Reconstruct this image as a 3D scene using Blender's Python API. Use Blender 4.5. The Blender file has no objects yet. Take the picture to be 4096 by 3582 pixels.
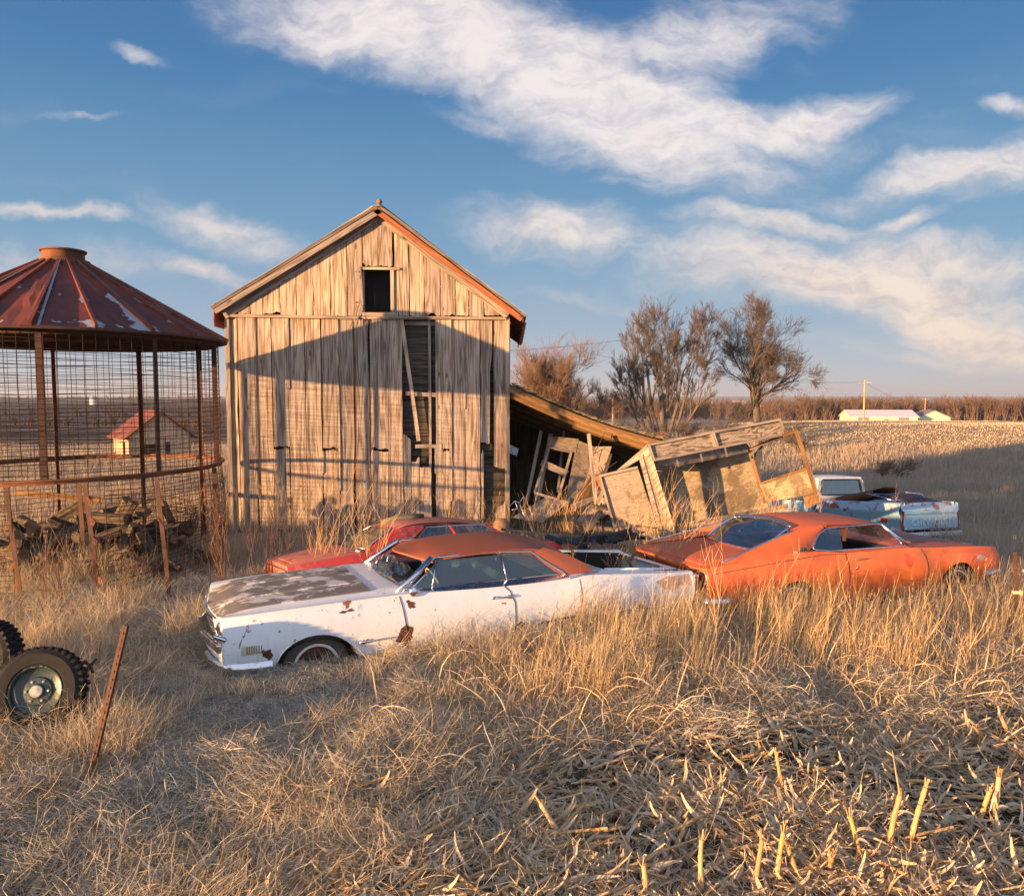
import bpy, math, random
import numpy as np
from mathutils import Vector, Matrix, noise
PI = math.pi
rad = math.radians
SC = bpy.context.scene
COL = SC.collection

# ------------------------------------------------------------------ camera
F, CX, CY, CH = 1500.0, 1024.5, 896.0, 2.65      # focal length and centre of the photograph at 2049 x 1792
PITCH = math.atan(104 / F)
cam = bpy.data.objects.new('camera', bpy.data.cameras.new('camera'))
COL.objects.link(cam)
cam.location = (0, 0, CH)
cam.rotation_euler = (PI / 2 - PITCH, 0, 0)
cam.data.sensor_width = 36
cam.data.lens = 36 * F / 2049
cam.data.clip_end = 20000
SC.camera = cam

# ------------------------------------------------------------------ sun and exposure
SUN = Vector((0.785, 0.62, -0.084)).normalized()   # the way the light travels
EL = math.asin(-SUN.z)
sl = bpy.data.lights.new('sun', 'SUN')
sl.energy = 4.7
sl.angle = rad(0.6)
sl.color = (1.0, 0.56, 0.24)
so = bpy.data.objects.new('sun', sl)
COL.objects.link(so)
so.rotation_euler = SUN.to_track_quat('-Z', 'Y').to_euler()
SC.view_settings.view_transform = 'Standard'
SC.view_settings.look = 'None'
SC.view_settings.gamma = 1
SC.view_settings.exposure = 1.55

# ------------------------------------------------------------------ node helpers
class NT:
    def __init__(s, tree): s.t = tree; s.n = tree.nodes; s.l = tree.links
    def new(s, typ, **kw):
        n = s.n.new(typ)
        for k, v in kw.items(): setattr(n, k, v)
        return n
    def put(s, sock, v):
        if isinstance(v, bpy.types.NodeSocket): s.l.new(v, sock)
        elif isinstance(v, (tuple, list)) and len(v) == 3 and sock.type == 'RGBA': sock.default_value = (*v, 1)
        else: sock.default_value = v
    def m(s, op, a, b=0.0, c=0.0):
        n = s.new('ShaderNodeMath', operation=op); s.put(n.inputs[0], a)
        s.put(n.inputs[1], b); s.put(n.inputs[2], c)
        return n.outputs[0]
    def vm(s, op, a, b=(0, 0, 0)):
        n = s.new('ShaderNodeVectorMath', operation=op); s.put(n.inputs[0], a)
        if op == 'SCALE': s.put(n.inputs[3], b)
        else: s.put(n.inputs[1], b)
        return n.outputs[1] if op in ('LENGTH', 'DOT_PRODUCT') else n.outputs[0]
    def mix(s, f, a, b, typ='MIX'):
        n = s.new('ShaderNodeMix', data_type='RGBA', blend_type=typ)
        s.put(n.inputs[0], f); s.put(n.inputs[6], a); s.put(n.inputs[7], b)
        return n.outputs[2]
    def step(s, x, lo, hi, a=0.0, b=1.0, smooth=True):
        n = s.new('ShaderNodeMapRange')
        if smooth: n.interpolation_type = 'SMOOTHSTEP'
        for i, v in enumerate((x, lo, hi, a, b)): s.put(n.inputs[i], v)
        return n.outputs[0]
    def noise(s, vec, scale=5, detail=4, rough=0.55, dist=0.0):
        n = s.new('ShaderNodeTexNoise'); s.put(n.inputs['Vector'], vec)
        n.inputs['Scale'].default_value = scale; n.inputs['Detail'].default_value = detail
        n.inputs['Roughness'].default_value = rough; n.inputs['Distortion'].default_value = dist
        return n.outputs[0]
    def map(s, vec, loc=(0, 0, 0), rot=(0, 0, 0), sc=(1, 1, 1)):
        n = s.new('ShaderNodeMapping'); s.put(n.inputs[0], vec)
        n.inputs[1].default_value = loc; n.inputs[2].default_value = rot; n.inputs[3].default_value = sc
        return n.outputs[0]
    def ramp(s, f, stops):
        n = s.new('ShaderNodeValToRGB'); s.put(n.inputs[0], f)
        e = n.color_ramp.elements
        while len(e) < len(stops): e.new(0.5)
        for i, (p, c) in enumerate(stops):
            e[i].position = p; e[i].color = (*c, 1)
        return n.outputs[0]
    def comb(s, x, y, z):
        n = s.new('ShaderNodeCombineXYZ'); s.put(n.inputs[0], x); s.put(n.inputs[1], y); s.put(n.inputs[2], z)
        return n.outputs[0]
    def sep(s, v):
        n = s.new('ShaderNodeSeparateXYZ'); s.put(n.inputs[0], v); return n.outputs
    def attr(s, name):
        n = s.new('ShaderNodeAttribute', attribute_name=name); return n.outputs['Vector']
    def bump(s, h, strength=0.3, dist=0.01):
        n = s.new('ShaderNodeBump'); s.put(n.inputs['Height'], h)
        n.inputs['Strength'].default_value = strength; n.inputs['Distance'].default_value = dist
        return n.outputs[0]

# ------------------------------------------------------------------ sky: colours by direction, thin clouds far away
W = bpy.data.worlds.new('World'); SC.world = W; W.use_nodes = True
t = NT(W.node_tree); t.n.clear()
dirv = t.new('ShaderNodeTexCoord').outputs['Generated']
dx, dy, dz = t.sep(dirv)
sky = t.new('ShaderNodeTexSky', sky_type='NISHITA')
sky.sun_disc = False
sky.sun_elevation = EL
sky.sun_rotation = math.atan2(-SUN.x, -SUN.y)
el = t.m('ARCSINE', dz)
grad = t.ramp(t.step(el, 0.0, 0.75, smooth=False), [
    (0.0, (.48, .49, .53)), (.04, (.40, .46, .54)), (.12, (.27, .38, .52)), (.26, (.145, .30, .47)), (.50, (.048, .178, .38)), (.72, (.026, .108, .29)), (1, (.025, .09, .26))])
base = t.mix(0.12, grad, t.mix(1.0, sky.outputs[0], (.12, .12, .12), 'MULTIPLY'))
fwd = t.m('MAXIMUM', dy, 0.05)
u = t.m('DIVIDE', dx, fwd); v = t.m('DIVIDE', dz, fwd)
p = t.comb(u, v, 0)
def ray(px, py):
    c, s = math.cos(PITCH), math.sin(PITCH)
    a = (px - CX) / F; b = -(py - CY) / F
    return Vector((a, c + b * s, -s + b * c))
def P(px, py, Y):                                  # the world point at depth Y seen at that spot of the photograph
    d = ray(px, py); return Vector((0, 0, CH)) + d * (Y / d.y)
wn = t.new('ShaderNodeTexNoise'); t.put(wn.inputs['Vector'], p); wn.inputs['Scale'].default_value = 4.5
wn.inputs['Detail'].default_value = 5; wn.inputs['Roughness'].default_value = .6
warp = t.vm('SCALE', t.vm('SUBTRACT', wn.outputs['Color'], (.5, .5, .5)), 0.12)
q = t.vm('ADD', p, warp)
dens = None
# cloud banks: centre and half axes in photo pixels, tilt (degrees), weight
for (cx, cy, rx, ry, ang, wt) in [
    (900, 75, 440, 90, -9, 1.25), (1180, 190, 420, 115, -22, 1.25), (1400, 75, 240, 75, 12, .8), (1420, 250, 300, 60, -8, 1.1), (1640, 232, 160, 52, 8, 1.05), (1290, 300, 150, 34, 8, .55), (1000, 245, 160, 34, -14, .5),
    (1130, 470, 200, 62, -4, .82), (1290, 365, 150, 14, -2, .45), (1560, 450, 230, 26, -4, .85), (1810, 445, 75, 18, 14, .7),
    (1700, 560, 460, 78, -7, 1.0), (1900, 640, 330, 58, -16, 1.0), (1850, 520, 300, 50, -6, .8), (1890, 350, 260, 44, 15, .9), (2010, 330, 160, 60, 14, .9), (2010, 212, 70, 20, 0, .7),
    (480, 470, 200, 42, -14, .72), (90, 430, 190, 17, -5, .75), (420, 540, 150, 26, -14, .5), (290, 100, 62, 15, -30, .6), (170, 250, 130, 12, 3, .35),
    (100, 520, 260, 45, -4, .35), (1960, 720, 300, 25, -6, .5), (1160, 590, 200, 20, -6, .3)]:
    d = ray(cx, cy); d /= d.y
    mp = t.map(t.vm('SUBTRACT', q, (d.x, d.z, 0)), rot=(0, 0, -rad(ang)))
    sc = t.vm('MULTIPLY', mp, (F / rx, F / ry, 0))
    r = t.vm('LENGTH', sc)
    e = t.m('MULTIPLY', t.step(r, 1.6, 0.0), wt)
    dens = e if dens is None else t.m('MAXIMUM', dens, e)
fib = t.noise(t.map(q, rot=(0, 0, rad(17)), sc=(2.6, 8.5, 1)), 1.5, 9, .62, .1)
fine = t.noise(t.map(q, rot=(0, 0, rad(-12)), sc=(5, 11, 1)), 3.0, 9, .68, .15)
tex = t.m('ADD', t.m('MULTIPLY', t.m('SUBTRACT', fib, .5), 1.1), t.m('MULTIPLY', t.m('SUBTRACT', fine, .5), .5))
al = t.step(t.m('ADD', dens, tex), 0.02, 1.10)
al = t.m('MULTIPLY', al, t.step(dens, 0.0, 0.22))
veil = t.m('MULTIPLY', t.step(t.noise(t.map(q, sc=(1.2, 5, 1)), 2.0, 6, .6, .4), .52, .85), t.step(dz, .02, .2, .45, .16))
al = t.m('MAXIMUM', al, veil)
al = t.m('MULTIPLY', al, t.step(dy, 0.05, 0.3))
back = t.m('MULTIPLY', t.step(t.noise(t.map(dirv, sc=(1, 1, 4)), 1.8, 6, .6), .5, .8), t.step(dy, .2, 0.0, 0, .6))
al = t.m('MAXIMUM', al, back)
ccol = t.mix(t.step(fine, .28, .62), (.58, .54, .57), (.82, .74, .70))
ccol = t.mix(t.step(el, .03, .35), t.mix(1.0, ccol, (1.0, .88, .74), 'MULTIPLY'), ccol)
col = t.mix(t.m('MULTIPLY', al, .86), base, ccol)
# the side of the sky the low sun stands in glows warm
sd = t.vm('DOT_PRODUCT', dirv, tuple(-SUN))
glow = t.m('MULTIPLY', t.step(sd, .3, 1.0), t.step(el, .7, 0.0))
col = t.mix(t.m('MULTIPLY', glow, .8), col, (1.5, 1.25, 1.05))
col = t.mix(t.m('MULTIPLY', t.step(dy, .05, -.6), .75), col, (.72, .80, 1.0))  # brightened sky behind the camera, added as fill for camera-facing surfaces
col = t.mix(t.step(dz, -.004, -.03), col, (.10, .085, .075))
bg = t.new('ShaderNodeBackground'); t.put(bg.inputs[0], col); bg.inputs[1].default_value = 0.43
t.l.new(bg.outputs[0], t.new('ShaderNodeOutputWorld').inputs[0])

# ------------------------------------------------------------------ object helpers
def tag(o, label=None, cat=None, group=None, kind=None):
    if label: o['label'] = label
    if cat: o['category'] = cat
    if group: o['group'] = group
    if kind: o['kind'] = kind
    return o
def empty(name, loc=(0, 0, 0), label=None, cat=None, group=None, mat=None):
    o = bpy.data.objects.new(name, None); COL.objects.link(o)
    if mat is not None: o.matrix_world = mat
    else: o.location = loc
    o.empty_display_size = .2
    return tag(o, label, cat, group)
class MB:
    """collects shapes; build() links them as one mesh object. gc = (along grain, across, random)"""
    def __init__(s): s.v = []; s.f = []; s.g = []; s.r = random.random() * 9
    def add(s, vs, fs, gs=None, rnd=None):
        o = len(s.v); r = random.random() * 9 if rnd is None else rnd
        s.v += [tuple(x) for x in vs]
        s.f += [tuple(o + i for i in f) for f in fs]
        s.g += [(*g[:2], r) for g in gs] if gs else [(x[0], x[1] + x[2], r) for x in vs]
    def quadbox(s, c, rnd=None, gs=None):          # 8 corners: bottom 4, top 4
        s.add(c, [(0, 3, 2, 1), (4, 5, 6, 7), (0, 1, 5, 4), (1, 2, 6, 5), (2, 3, 7, 6), (3, 0, 4, 7)], gs, rnd)
    def box(s, lo, hi, M=None, along=0):
        c = [(x, y, z) for z in (lo[2], hi[2]) for x, y in ((lo[0], lo[1]), (hi[0], lo[1]), (hi[0], hi[1]), (lo[0], hi[1]))]
        gs = [(q[along], q[(along + 1) % 3] + q[(along + 2) % 3]) for q in c]
        if M is not None: c = [tuple(M @ Vector(q)) for q in c]
        s.quadbox(c, gs=gs)
    def beam(s, a, b, w, t, up=(0, 0, 1), warp=0.0, n=1, rnd=None, wend=None):
        """plank from a to b, w wide (across up x dir), t thick along up"""
        a = Vector(a); b = Vector(b); d = b - a; L = d.length; d = d / L
        up = Vector(up); sd = d.cross(up)
        if sd.length < 1e-4: sd = d.cross(Vector((1, 0, 0)))
        sd.normalize(); up = sd.cross(d).normalized()
        vs = []; gs = []; fs = []
        off = Vector((0, 0, 0))
        for i in range(n + 1):
            k = i / n; p_ = a + d * L * k + off
            ww = w if wend is None else w + (wend - w) * k
            for (p1, p2) in ((-.5, -.5), (.5, -.5), (.5, .5), (-.5, .5)):
                vs.append(p_ + sd * ww * p1 + up * t * p2); gs.append((L * k, ww * p1 + t * p2))
            off = off + (sd * random.uniform(-1, 1) + up * random.uniform(-1, 1)) * warp
        for i in range(n):
            o = i * 4
            for j in range(4): fs.append((o + j, o + (j + 1) % 4, o + 4 + (j + 1) % 4, o + 4 + j))
        fs += [(3, 2, 1, 0), (n * 4, n * 4 + 1, n * 4 + 2, n * 4 + 3)]
        s.add(vs, fs, gs, rnd)
    def tube(s, pts, r, n=6, cap=True, rnd=None, closed=False):
        pts = [Vector(q) for q in pts]; m_ = len(pts)
        rs = r if isinstance(r, (list, tuple)) else [r] * m_
        vs = []; gs = []; fs = []; L = 0; prev = None
        for i, q in enumerate(pts):
            if closed: d = pts[(i + 1) % m_] - pts[i - 1]
            else: d = pts[min(i + 1, m_ - 1)] - pts[max(i - 1, 0)]
            d = d.normalized() if d.length > 1e-9 else Vector((0, 0, 1))
            if prev is None:
                x = d.orthogonal().normalized()
            else:
                x = prev - d * prev.dot(d)
                x = x.normalized() if x.length > 1e-6 else d.orthogonal().normalized()
            prev = x; y = d.cross(x)
            if i: L += (pts[i] - pts[i - 1]).length
            for j in range(n):
                a = 2 * PI * j / n
                vs.append(q + (x * math.cos(a) + y * math.sin(a)) * rs[i]); gs.append((L, a * rs[i]))
        for i in range(m_ if closed else m_ - 1):
            o = i * n; o2 = ((i + 1) % m_) * n
            for j in range(n): fs.append((o + j, o + (j + 1) % n, o2 + (j + 1) % n, o2 + j))
        if cap and not closed:
            fs.append(tuple(range(n - 1, -1, -1))); fs.append(tuple((m_ - 1) * n + j for j in range(n)))
        s.add(vs, fs, gs, rnd)
    def grid(s, rows, flip=False, rnd=None, closed=False):
        n = len(rows[0]); vs = [q for r_ in rows for q in r_]; fs = []
        for i in range(len(rows) - 1):
            for j in range(n - (0 if closed else 1)):
                f = (i * n + j, i * n + (j + 1) % n, (i + 1) * n + (j + 1) % n, (i + 1) * n + j)
                fs.append(f[::-1] if flip else f)
        s.add(vs, fs, None, rnd)
    def lathe(s, prof, M=None, n=32, rnd=None):    # profile (radius, height) turned about z
        rows = []
        for r_, h in prof:
            row = [Vector((r_ * math.cos(2 * PI * j / n), r_ * math.sin(2 * PI * j / n), h)) for j in range(n)]
            if M is not None: row = [M @ q for q in row]
            rows.append(row)
        s.grid(rows, rnd=rnd, closed=True)
    def poly(s, pts, th=None, nrm=None, rnd=None):
        pts = [Vector(q) for q in pts]; n = len(pts)
        if th is None: s.add(pts, [tuple(range(n))], None, rnd); return
        if nrm is None:
            nrm = Vector((0, 0, 0))
            for i in range(n): nrm += pts[i].cross(pts[(i + 1) % n])
            nrm.normalize()
        nrm = Vector(nrm) * th
        fs = [tuple(range(n)), tuple(range(2 * n - 1, n - 1, -1))] + [(i, i + n, (i + 1) % n + n, (i + 1) % n) for i in range(n)]
        e = (pts[1] - pts[0]).normalized(); e2 = e.cross(nrm).normalized()
        gs = [(q.dot(e), q.dot(e2)) for q in pts] * 2
        s.add(pts + [q + nrm for q in pts], fs, gs, rnd)
    def build(s, name, mat=None, parent=None, smooth=False, auto=None, sub=0, solid=0, bevel=0):
        me = bpy.data.meshes.new(name); me.from_pydata(s.v, [], s.f)
        me.validate(); me.update()
        if len(s.g) == len(me.vertices):
            a = me.attributes.new('gc', 'FLOAT_VECTOR', 'POINT')
            a.data.foreach_set('vector', np.array(s.g, dtype=np.float32).ravel())
        for m_ in (mat if isinstance(mat, (list, tuple)) else [mat]):
            if m_: me.materials.append(m_)
        o = bpy.data.objects.new(name, me); COL.objects.link(o)
        if parent is not None: o.parent = parent
        if smooth:
            me.polygons.foreach_set('use_smooth', [True] * len(me.polygons))
            if auto: me.set_sharp_from_angle(angle=rad(auto))
        if bevel:
            b = o.modifiers.new('bevel', 'BEVEL'); b.width = bevel; b.segments = 2; b.limit_method = 'ANGLE'
        if solid:
            b = o.modifiers.new('solid', 'SOLIDIFY'); b.thickness = solid; b.offset = -1
        if sub:
            b = o.modifiers.new('sub', 'SUBSURF'); b.levels = sub; b.render_levels = sub
        return o

def fast_mesh(name, V, Fq, G, mat, parent=None, nper=4):
    """numpy mesh: V (n,3), Fq (m,nper), G (n,3) as gc"""
    me = bpy.data.meshes.new(name)
    me.vertices.add(len(V)); me.vertices.foreach_set('co', np.asarray(V, np.float32).ravel())
    me.loops.add(Fq.size); me.loops.foreach_set('vertex_index', np.asarray(Fq, np.int32).ravel())
    me.polygons.add(len(Fq)); me.polygons.foreach_set('loop_start', np.arange(0, Fq.size, nper, dtype=np.int32))
    a = me.attributes.new('gc', 'FLOAT_VECTOR', 'POINT'); a.data.foreach_set('vector', np.asarray(G, np.float32).ravel())
    me.materials.append(mat); me.update(calc_edges=True)
    o = bpy.data.objects.new(name, me); COL.objects.link(o)
    if parent is not None: o.parent = parent
    return o

# ------------------------------------------------------------------ materials
def newmat(name):
    m = bpy.data.materials.new(name); m.use_nodes = True
    t = NT(m.node_tree); b = t.n['Principled BSDF']
    return m, t, b
def objc(t): return t.new('ShaderNodeTexCoord').outputs['Object']
def plain(name, c, rough=.6, metal=0.0, var=.25, scale=8, bump=0.0):
    m, t, b = newmat(name); oc = objc(t)
    n = t.noise(oc, scale, 6, .65)
    t.put(b.inputs['Base Color'], t.mix(t.step(n, .3, .7), tuple(x * (1 - var) for x in c), tuple(min(1, x * (1 + var)) for x in c)))
    t.put(b.inputs['Roughness'], rough); b.inputs['Metallic'].default_value = metal
    if bump: t.put(b.inputs['Normal'], t.bump(n, bump, .01))
    return m
def wood(name, pale=(.42, .33, .25), dark=(.14, .105, .08), brown=(.30, .17, .08), red=0.0, contrast=1.0, rough=.85, bump=.5):
    m, t, b = newmat(name); g = t.attr('gc'); gx, gy, gr = t.sep(g)
    off = t.m('MULTIPLY', gr, 7.3)
    gv = t.comb(t.m('ADD', gx, off), gy, gr)
    fine = t.noise(t.map(gv, sc=(1.3, 60, 1)), 1.0, 6, .7, .6)
    wavy = t.noise(t.map(gv, sc=(.9, 16, 1)), 1.0, 4, .6, 1.2)
    blot = t.noise(t.map(gv, sc=(1.2, 4, 1)), 1.3, 5, .6)
    rings = t.m('PINGPONG', t.m('MULTIPLY', t.noise(t.map(gv, sc=(.35, 5, 1)), 1, 2, .5), 9), .5)
    f = t.m('ADD', t.m('MULTIPLY', fine, .5), t.m('ADD', t.m('MULTIPLY', wavy, .35), t.m('MULTIPLY', rings, .3)))
    c = t.mix(t.step(f, .50 - .16 / contrast, .50 + .13 / contrast), dark, pale)
    c = t.mix(t.step(blot, .52, .75, 0, .55), c, brown)
    pb = t.m('FRACT', t.m('MULTIPLY', gr, 3.77))
    c = t.mix(1.0, c, t.ramp(pb, [(0, (.72, .72, .74)), (.5, (1, .98, .95)), (1, (1.18, 1.08, .98))]), 'MULTIPLY')
    # knots and nail stains
    vo = t.new('ShaderNodeTexVoronoi'); t.put(vo.inputs['Vector'], t.map(gv, sc=(1.6, 4.5, 1))); vo.inputs['Scale'].default_value = 1
    c = t.mix(t.step(vo.outputs['Distance'], .13, .05, 0, .8), c, (.07, .045, .03))
    if red:
        n2 = t.noise(t.map(gv, sc=(.5, 9, 1)), 1.5, 4, .6)
        c = t.mix(t.m('MULTIPLY', t.step(n2, .48, .6), red), c, (.42, .10, .035))
    t.put(b.inputs['Base Color'], c); b.inputs['Roughness'].default_value = rough
    t.put(b.inputs['Normal'], t.bump(f, bump, .012))
    b.inputs['Specular IOR Level'].default_value = .2
    return m
def paint(name, base, under=(.20, .17, .15), rust=(.16, .055, .025), fade=(.8, .75, .7), under_at=.62, rust_at=.66, chips=.62, rough=.42, soft=.035, low=0.0, scale=1.0, tint=None, coat=.15):
    """old car paint: faded patches, primer showing, rust blooms and chips"""
    m, t, b = newmat(name); oc = objc(t)
    n1 = t.noise(oc, 1.4 * scale, 8, .62, .3); n2 = t.noise(t.map(oc, loc=(3, 5, 1)), 2.6 * scale, 9, .66, .2); n3 = t.noise(t.map(oc, loc=(7, 1, 2)), 26 * scale, 5, .7)
    n4 = t.noise(t.map(oc, loc=(9, 2, 2)), 5 * scale, 8, .7)
    c = t.mix(t.step(n4, .3, .75, 0, .35), base, fade)
    if tint: c = t.mix(t.step(n1, .35, .62), c, tint)
    c = t.mix(t.step(t.m('ADD', n2, t.m('MULTIPLY', t.m('SUBTRACT', n3, .5), .10)), under_at, under_at + soft, 0, .88), c, under)
    rz = t.step(n1, rust_at, rust_at + .02)
    spots = t.m('MULTIPLY', t.step(n3, chips, chips + .03), t.step(n4, .50, .60))
    rm = t.m('MAXIMUM', rz, spots)
    if low:
        gz = t.sep(oc)[2]; st = t.noise(t.map(oc, sc=(9, 9, .9)), 1.0, 6, .7)
        rm = t.m('MAXIMUM', rm, t.step(t.m('ADD', n4, t.m('MULTIPLY', t.m('SUBTRACT', .45, gz), 1.3)), .70, .74))
        c = t.mix(t.m('MULTIPLY', t.step(st, .50, .68), t.step(gz, .85, .35, .05, low)), c, (.34, .22, .14))
    rc = t.mix(t.step(n3, .35, .65), rust, tuple(min(1, x * 2.1) for x in rust))
    c = t.mix(rm, c, rc)
    t.put(b.inputs['Base Color'], c)
    t.put(b.inputs['Roughness'], t.m('ADD', t.m('MULTIPLY', rm, .4), t.m('ADD', rough, t.m('MULTIPLY', t.m('SUBTRACT', n4, .5), .3))))
    b.inputs['Coat Weight'].default_value = coat; b.inputs['Coat Roughness'].default_value = .25
    t.put(b.inputs['Normal'], t.bump(t.m('ADD', n1, t.m('MULTIPLY', n3, .05)), .22, .04))
    return m
def rusty(name, c1=(.22, .07, .03), c2=(.09, .035, .02), c3=None, rough=.8, scale=3.0, metal=.1):
    m, t, b = newmat(name); oc = objc(t)
    n = t.noise(oc, scale, 8, .65, .3); n2 = t.noise(t.map(oc, loc=(4, 4, 1)), scale * 9, 5, .7)
    c = t.mix(t.step(n, .35, .65), c1, c2)
    c = t.mix(t.step(n2, .45, .75, 0, .5), c, tuple(x * .55 for x in c1))
    if c3: c = t.mix(t.step(n, .62, .66), c, c3)
    t.put(b.inputs['Base Color'], c); b.inputs['Roughness'].default_value = rough; b.inputs['Metallic'].default_value = metal
    t.put(b.inputs['Normal'], t.bump(n2, .3, .006))
    return m
def glassmat(name, tint=(.30, .48, .52), refl=.10, dirt=.14):
    m = bpy.data.materials.new(name); m.use_nodes = True; t = NT(m.node_tree); t.n.clear()
    tr = t.new('ShaderNodeBsdfTransparent'); tr.inputs[0].default_value = (*tint, 1)
    gl = t.new('ShaderNodeBsdfGlossy'); gl.inputs[0].default_value = (.8, .88, .92, 1); gl.inputs[1].default_value = .07
    df = t.new('ShaderNodeBsdfDiffuse'); df.inputs[0].default_value = (.12, .15, .15, 1)
    lw = t.new('ShaderNodeLayerWeight'); lw.inputs[0].default_value = .35
    f = t.m('ADD', t.m('MULTIPLY', lw.outputs['Facing'], .55), refl)
    m1 = t.new('ShaderNodeMixShader'); t.put(m1.inputs[0], f); t.l.new(tr.outputs[0], m1.inputs[1]); t.l.new(gl.outputs[0], m1.inputs[2])
    n = t.noise(t.map(objc(t), sc=(1, 1, 2.2)), 3.2, 8, .7, .6)
    m2 = t.new('ShaderNodeMixShader'); t.put(m2.inputs[0], t.step(n, .42, .8, .04, dirt)); t.l.new(m1.outputs[0], m2.inputs[1]); t.l.new(df.outputs[0], m2.inputs[2])
    t.l.new(m2.outputs[0], t.new('ShaderNodeOutputMaterial').inputs[0])
    return m
def leafmat(name, stops, trans=.3, rough=.7):
    """dry plant matter; gc.z is a random number per blade, gc.x runs from root (0) to tip (1)"""
    m = bpy.data.materials.new(name); m.use_nodes = True; t = NT(m.node_tree); t.n.clear()
    gx, gy, gr = t.sep(t.attr('gc'))
    c = t.ramp(t.m('FRACT', gr), stops)
    d = t.new('ShaderNodeBsdfDiffuse'); t.put(d.inputs[0], c)
    tl = t.new('ShaderNodeBsdfTranslucent'); t.put(tl.inputs[0], c)
    mx = t.new('ShaderNodeMixShader'); mx.inputs[0].default_value = trans
    t.l.new(d.outputs[0], mx.inputs[1]); t.l.new(tl.outputs[0], mx.inputs[2])
    t.l.new(mx.outputs[0], t.new('ShaderNodeOutputMaterial').inputs[0])
    return m

M_chrome = newmat('old_chrome')[0]
_t = NT(M_chrome.node_tree); _b = _t.n['Principled BSDF']; _b.inputs['Metallic'].default_value = 1
_n = _t.noise(objc(_t), 14, 7, .7)
_t.put(_b.inputs['Base Color'], _t.mix(_t.step(_n, .60, .68), (.66, .67, .70), (.30, .20, .13)))
_t.put(_b.inputs['Roughness'], _t.step(_n, .5, .72, .18, .55))
M_wood = wood('weathered_board', pale=(.50, .42, .34), dark=(.15, .115, .09), brown=(.36, .24, .14), red=.08, contrast=1.15, bump=.8)
M_woodgrey = wood('grey_trim_board', pale=(.42, .36, .31), dark=(.15, .12, .10), brown=(.26, .18, .12))
M_woodred = wood('red_stained_board', pale=(.36, .15, .075), dark=(.17, .055, .03), brown=(.40, .11, .04), red=.8)
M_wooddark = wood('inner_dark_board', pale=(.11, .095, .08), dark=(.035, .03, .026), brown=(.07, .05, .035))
M_woodgold = wood('golden_rafter', pale=(.30, .18, .08), dark=(.11, .06, .03), brown=(.26, .14, .05))
def ply(name, pale, dark, stain, figure=.5, at=.55):
    m, t, b = newmat(name); gx, gy, gr = t.sep(t.attr('gc')); gv = t.comb(t.m('ADD', gx, gr), gy, gr)
    fine = t.noise(t.map(gv, sc=(3, 45, 1)), 1.5, 5, .7); sw = t.noise(t.map(gv, sc=(.7, 3.2, 1)), 1.2, 3, .5, .8)
    fig = t.step(t.m('SINE', t.m('MULTIPLY', sw, 70)), .1, .9); bl = t.noise(gv, 2.1, 9, .68, .3); mo = t.noise(gv, 14, 6, .75)
    c = t.mix(t.step(fine, .3, .7, 0, .55), pale, dark); c = t.mix(t.m('MULTIPLY', fig, figure), c, dark)
    c = t.mix(t.step(bl, at, at + .1, 0, .8), c, stain); c = t.mix(t.step(mo, .5, .62, 0, .5), c, dark)
    t.put(b.inputs['Base Color'], c); b.inputs['Roughness'].default_value = .85; b.inputs['Specular IOR Level'].default_value = .2
    t.put(b.inputs['Normal'], t.bump(t.m('ADD', fine, t.m('ADD', fig, mo)), .35, .008)); return m
M_ply = ply('grained_plywood', (.38, .31, .24), (.18, .14, .105), (.16, .115, .085), .45)
M_plyfig = ply('figured_plywood', (.42, .35, .28), (.10, .075, .06), (.15, .11, .085), .9, .62)
M_plygold = ply('lichened_plywood', (.46, .37, .24), (.21, .16, .10), (.13, .095, .06), .35, .47)
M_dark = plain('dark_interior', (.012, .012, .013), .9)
M_black = plain('black_rubber', (.012, .012, .013), .7, bump=.2, scale=20); M_black.node_tree.nodes['Principled BSDF'].inputs['Specular IOR Level'].default_value = .25
M_rubber = plain('dusty_tyre_rubber', (.055, .048, .042), .8, bump=.2, scale=30)
M_rust = rusty('rusted_steel', (.11, .048, .027), (.06, .03, .021))
M_rustor = rusty('orange_rusted_angle', (.22, .08, .032), (.09, .037, .02))
# ------------------------------------------------------------------ the lie of the land
YS = [-4000, 0, 8, 12, 15, 21, 40, 60, 70, 110, 180, 250, 600, 3000, 9000]
TS = [-1.2, -.65, -.4, 0, .25, .42, .7, 1.3]
ZT = [
    [0, 0, 0, 0, -.1, -.3, -1.1, -1.7, -1.9, -3, -3.4, -3.6, -4, -6, -10],
    [0, 0, 0, 0, -.1, -.3, -1.1, -1.7, -1.9, -3, -3.4, -3.6, -4, -6, -10],
    [0, 0, 0, 0, -.1, -.3, -1.1, -1.7, -1.9, -3, -3.4, -3.6, -4, -6, -10],
    [0, 0, -.05, -.15, -.2, -.5, -1.1, -.9, -.9, -2.2, -3.8, -5, -6, -7, -10],
    [0, 0, -.1, -.3, -.5, -1, -1.3, -.35, -.15, -1.5, -3.8, -5, -6, -7, -10],
    [0, 0, -.15, -.4, -.7, -1.3, -1.6, -.35, .02, -1.0, -3.4, -5, -6, -7, -10],
    [0, 0, -.15, -.4, -.7, -1.4, -1.8, -.6, -.10, -1.0, -3.9, -5, -6, -7, -10],
    [0, 0, -.15, -.4, -.7, -1.4, -1.8, -.7, -.3, -1.2, -3.9, -5, -6, -7, -10]]
ZT = np.array(ZT); YS = np.array(YS, float); TS = np.array(TS, float)
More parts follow.
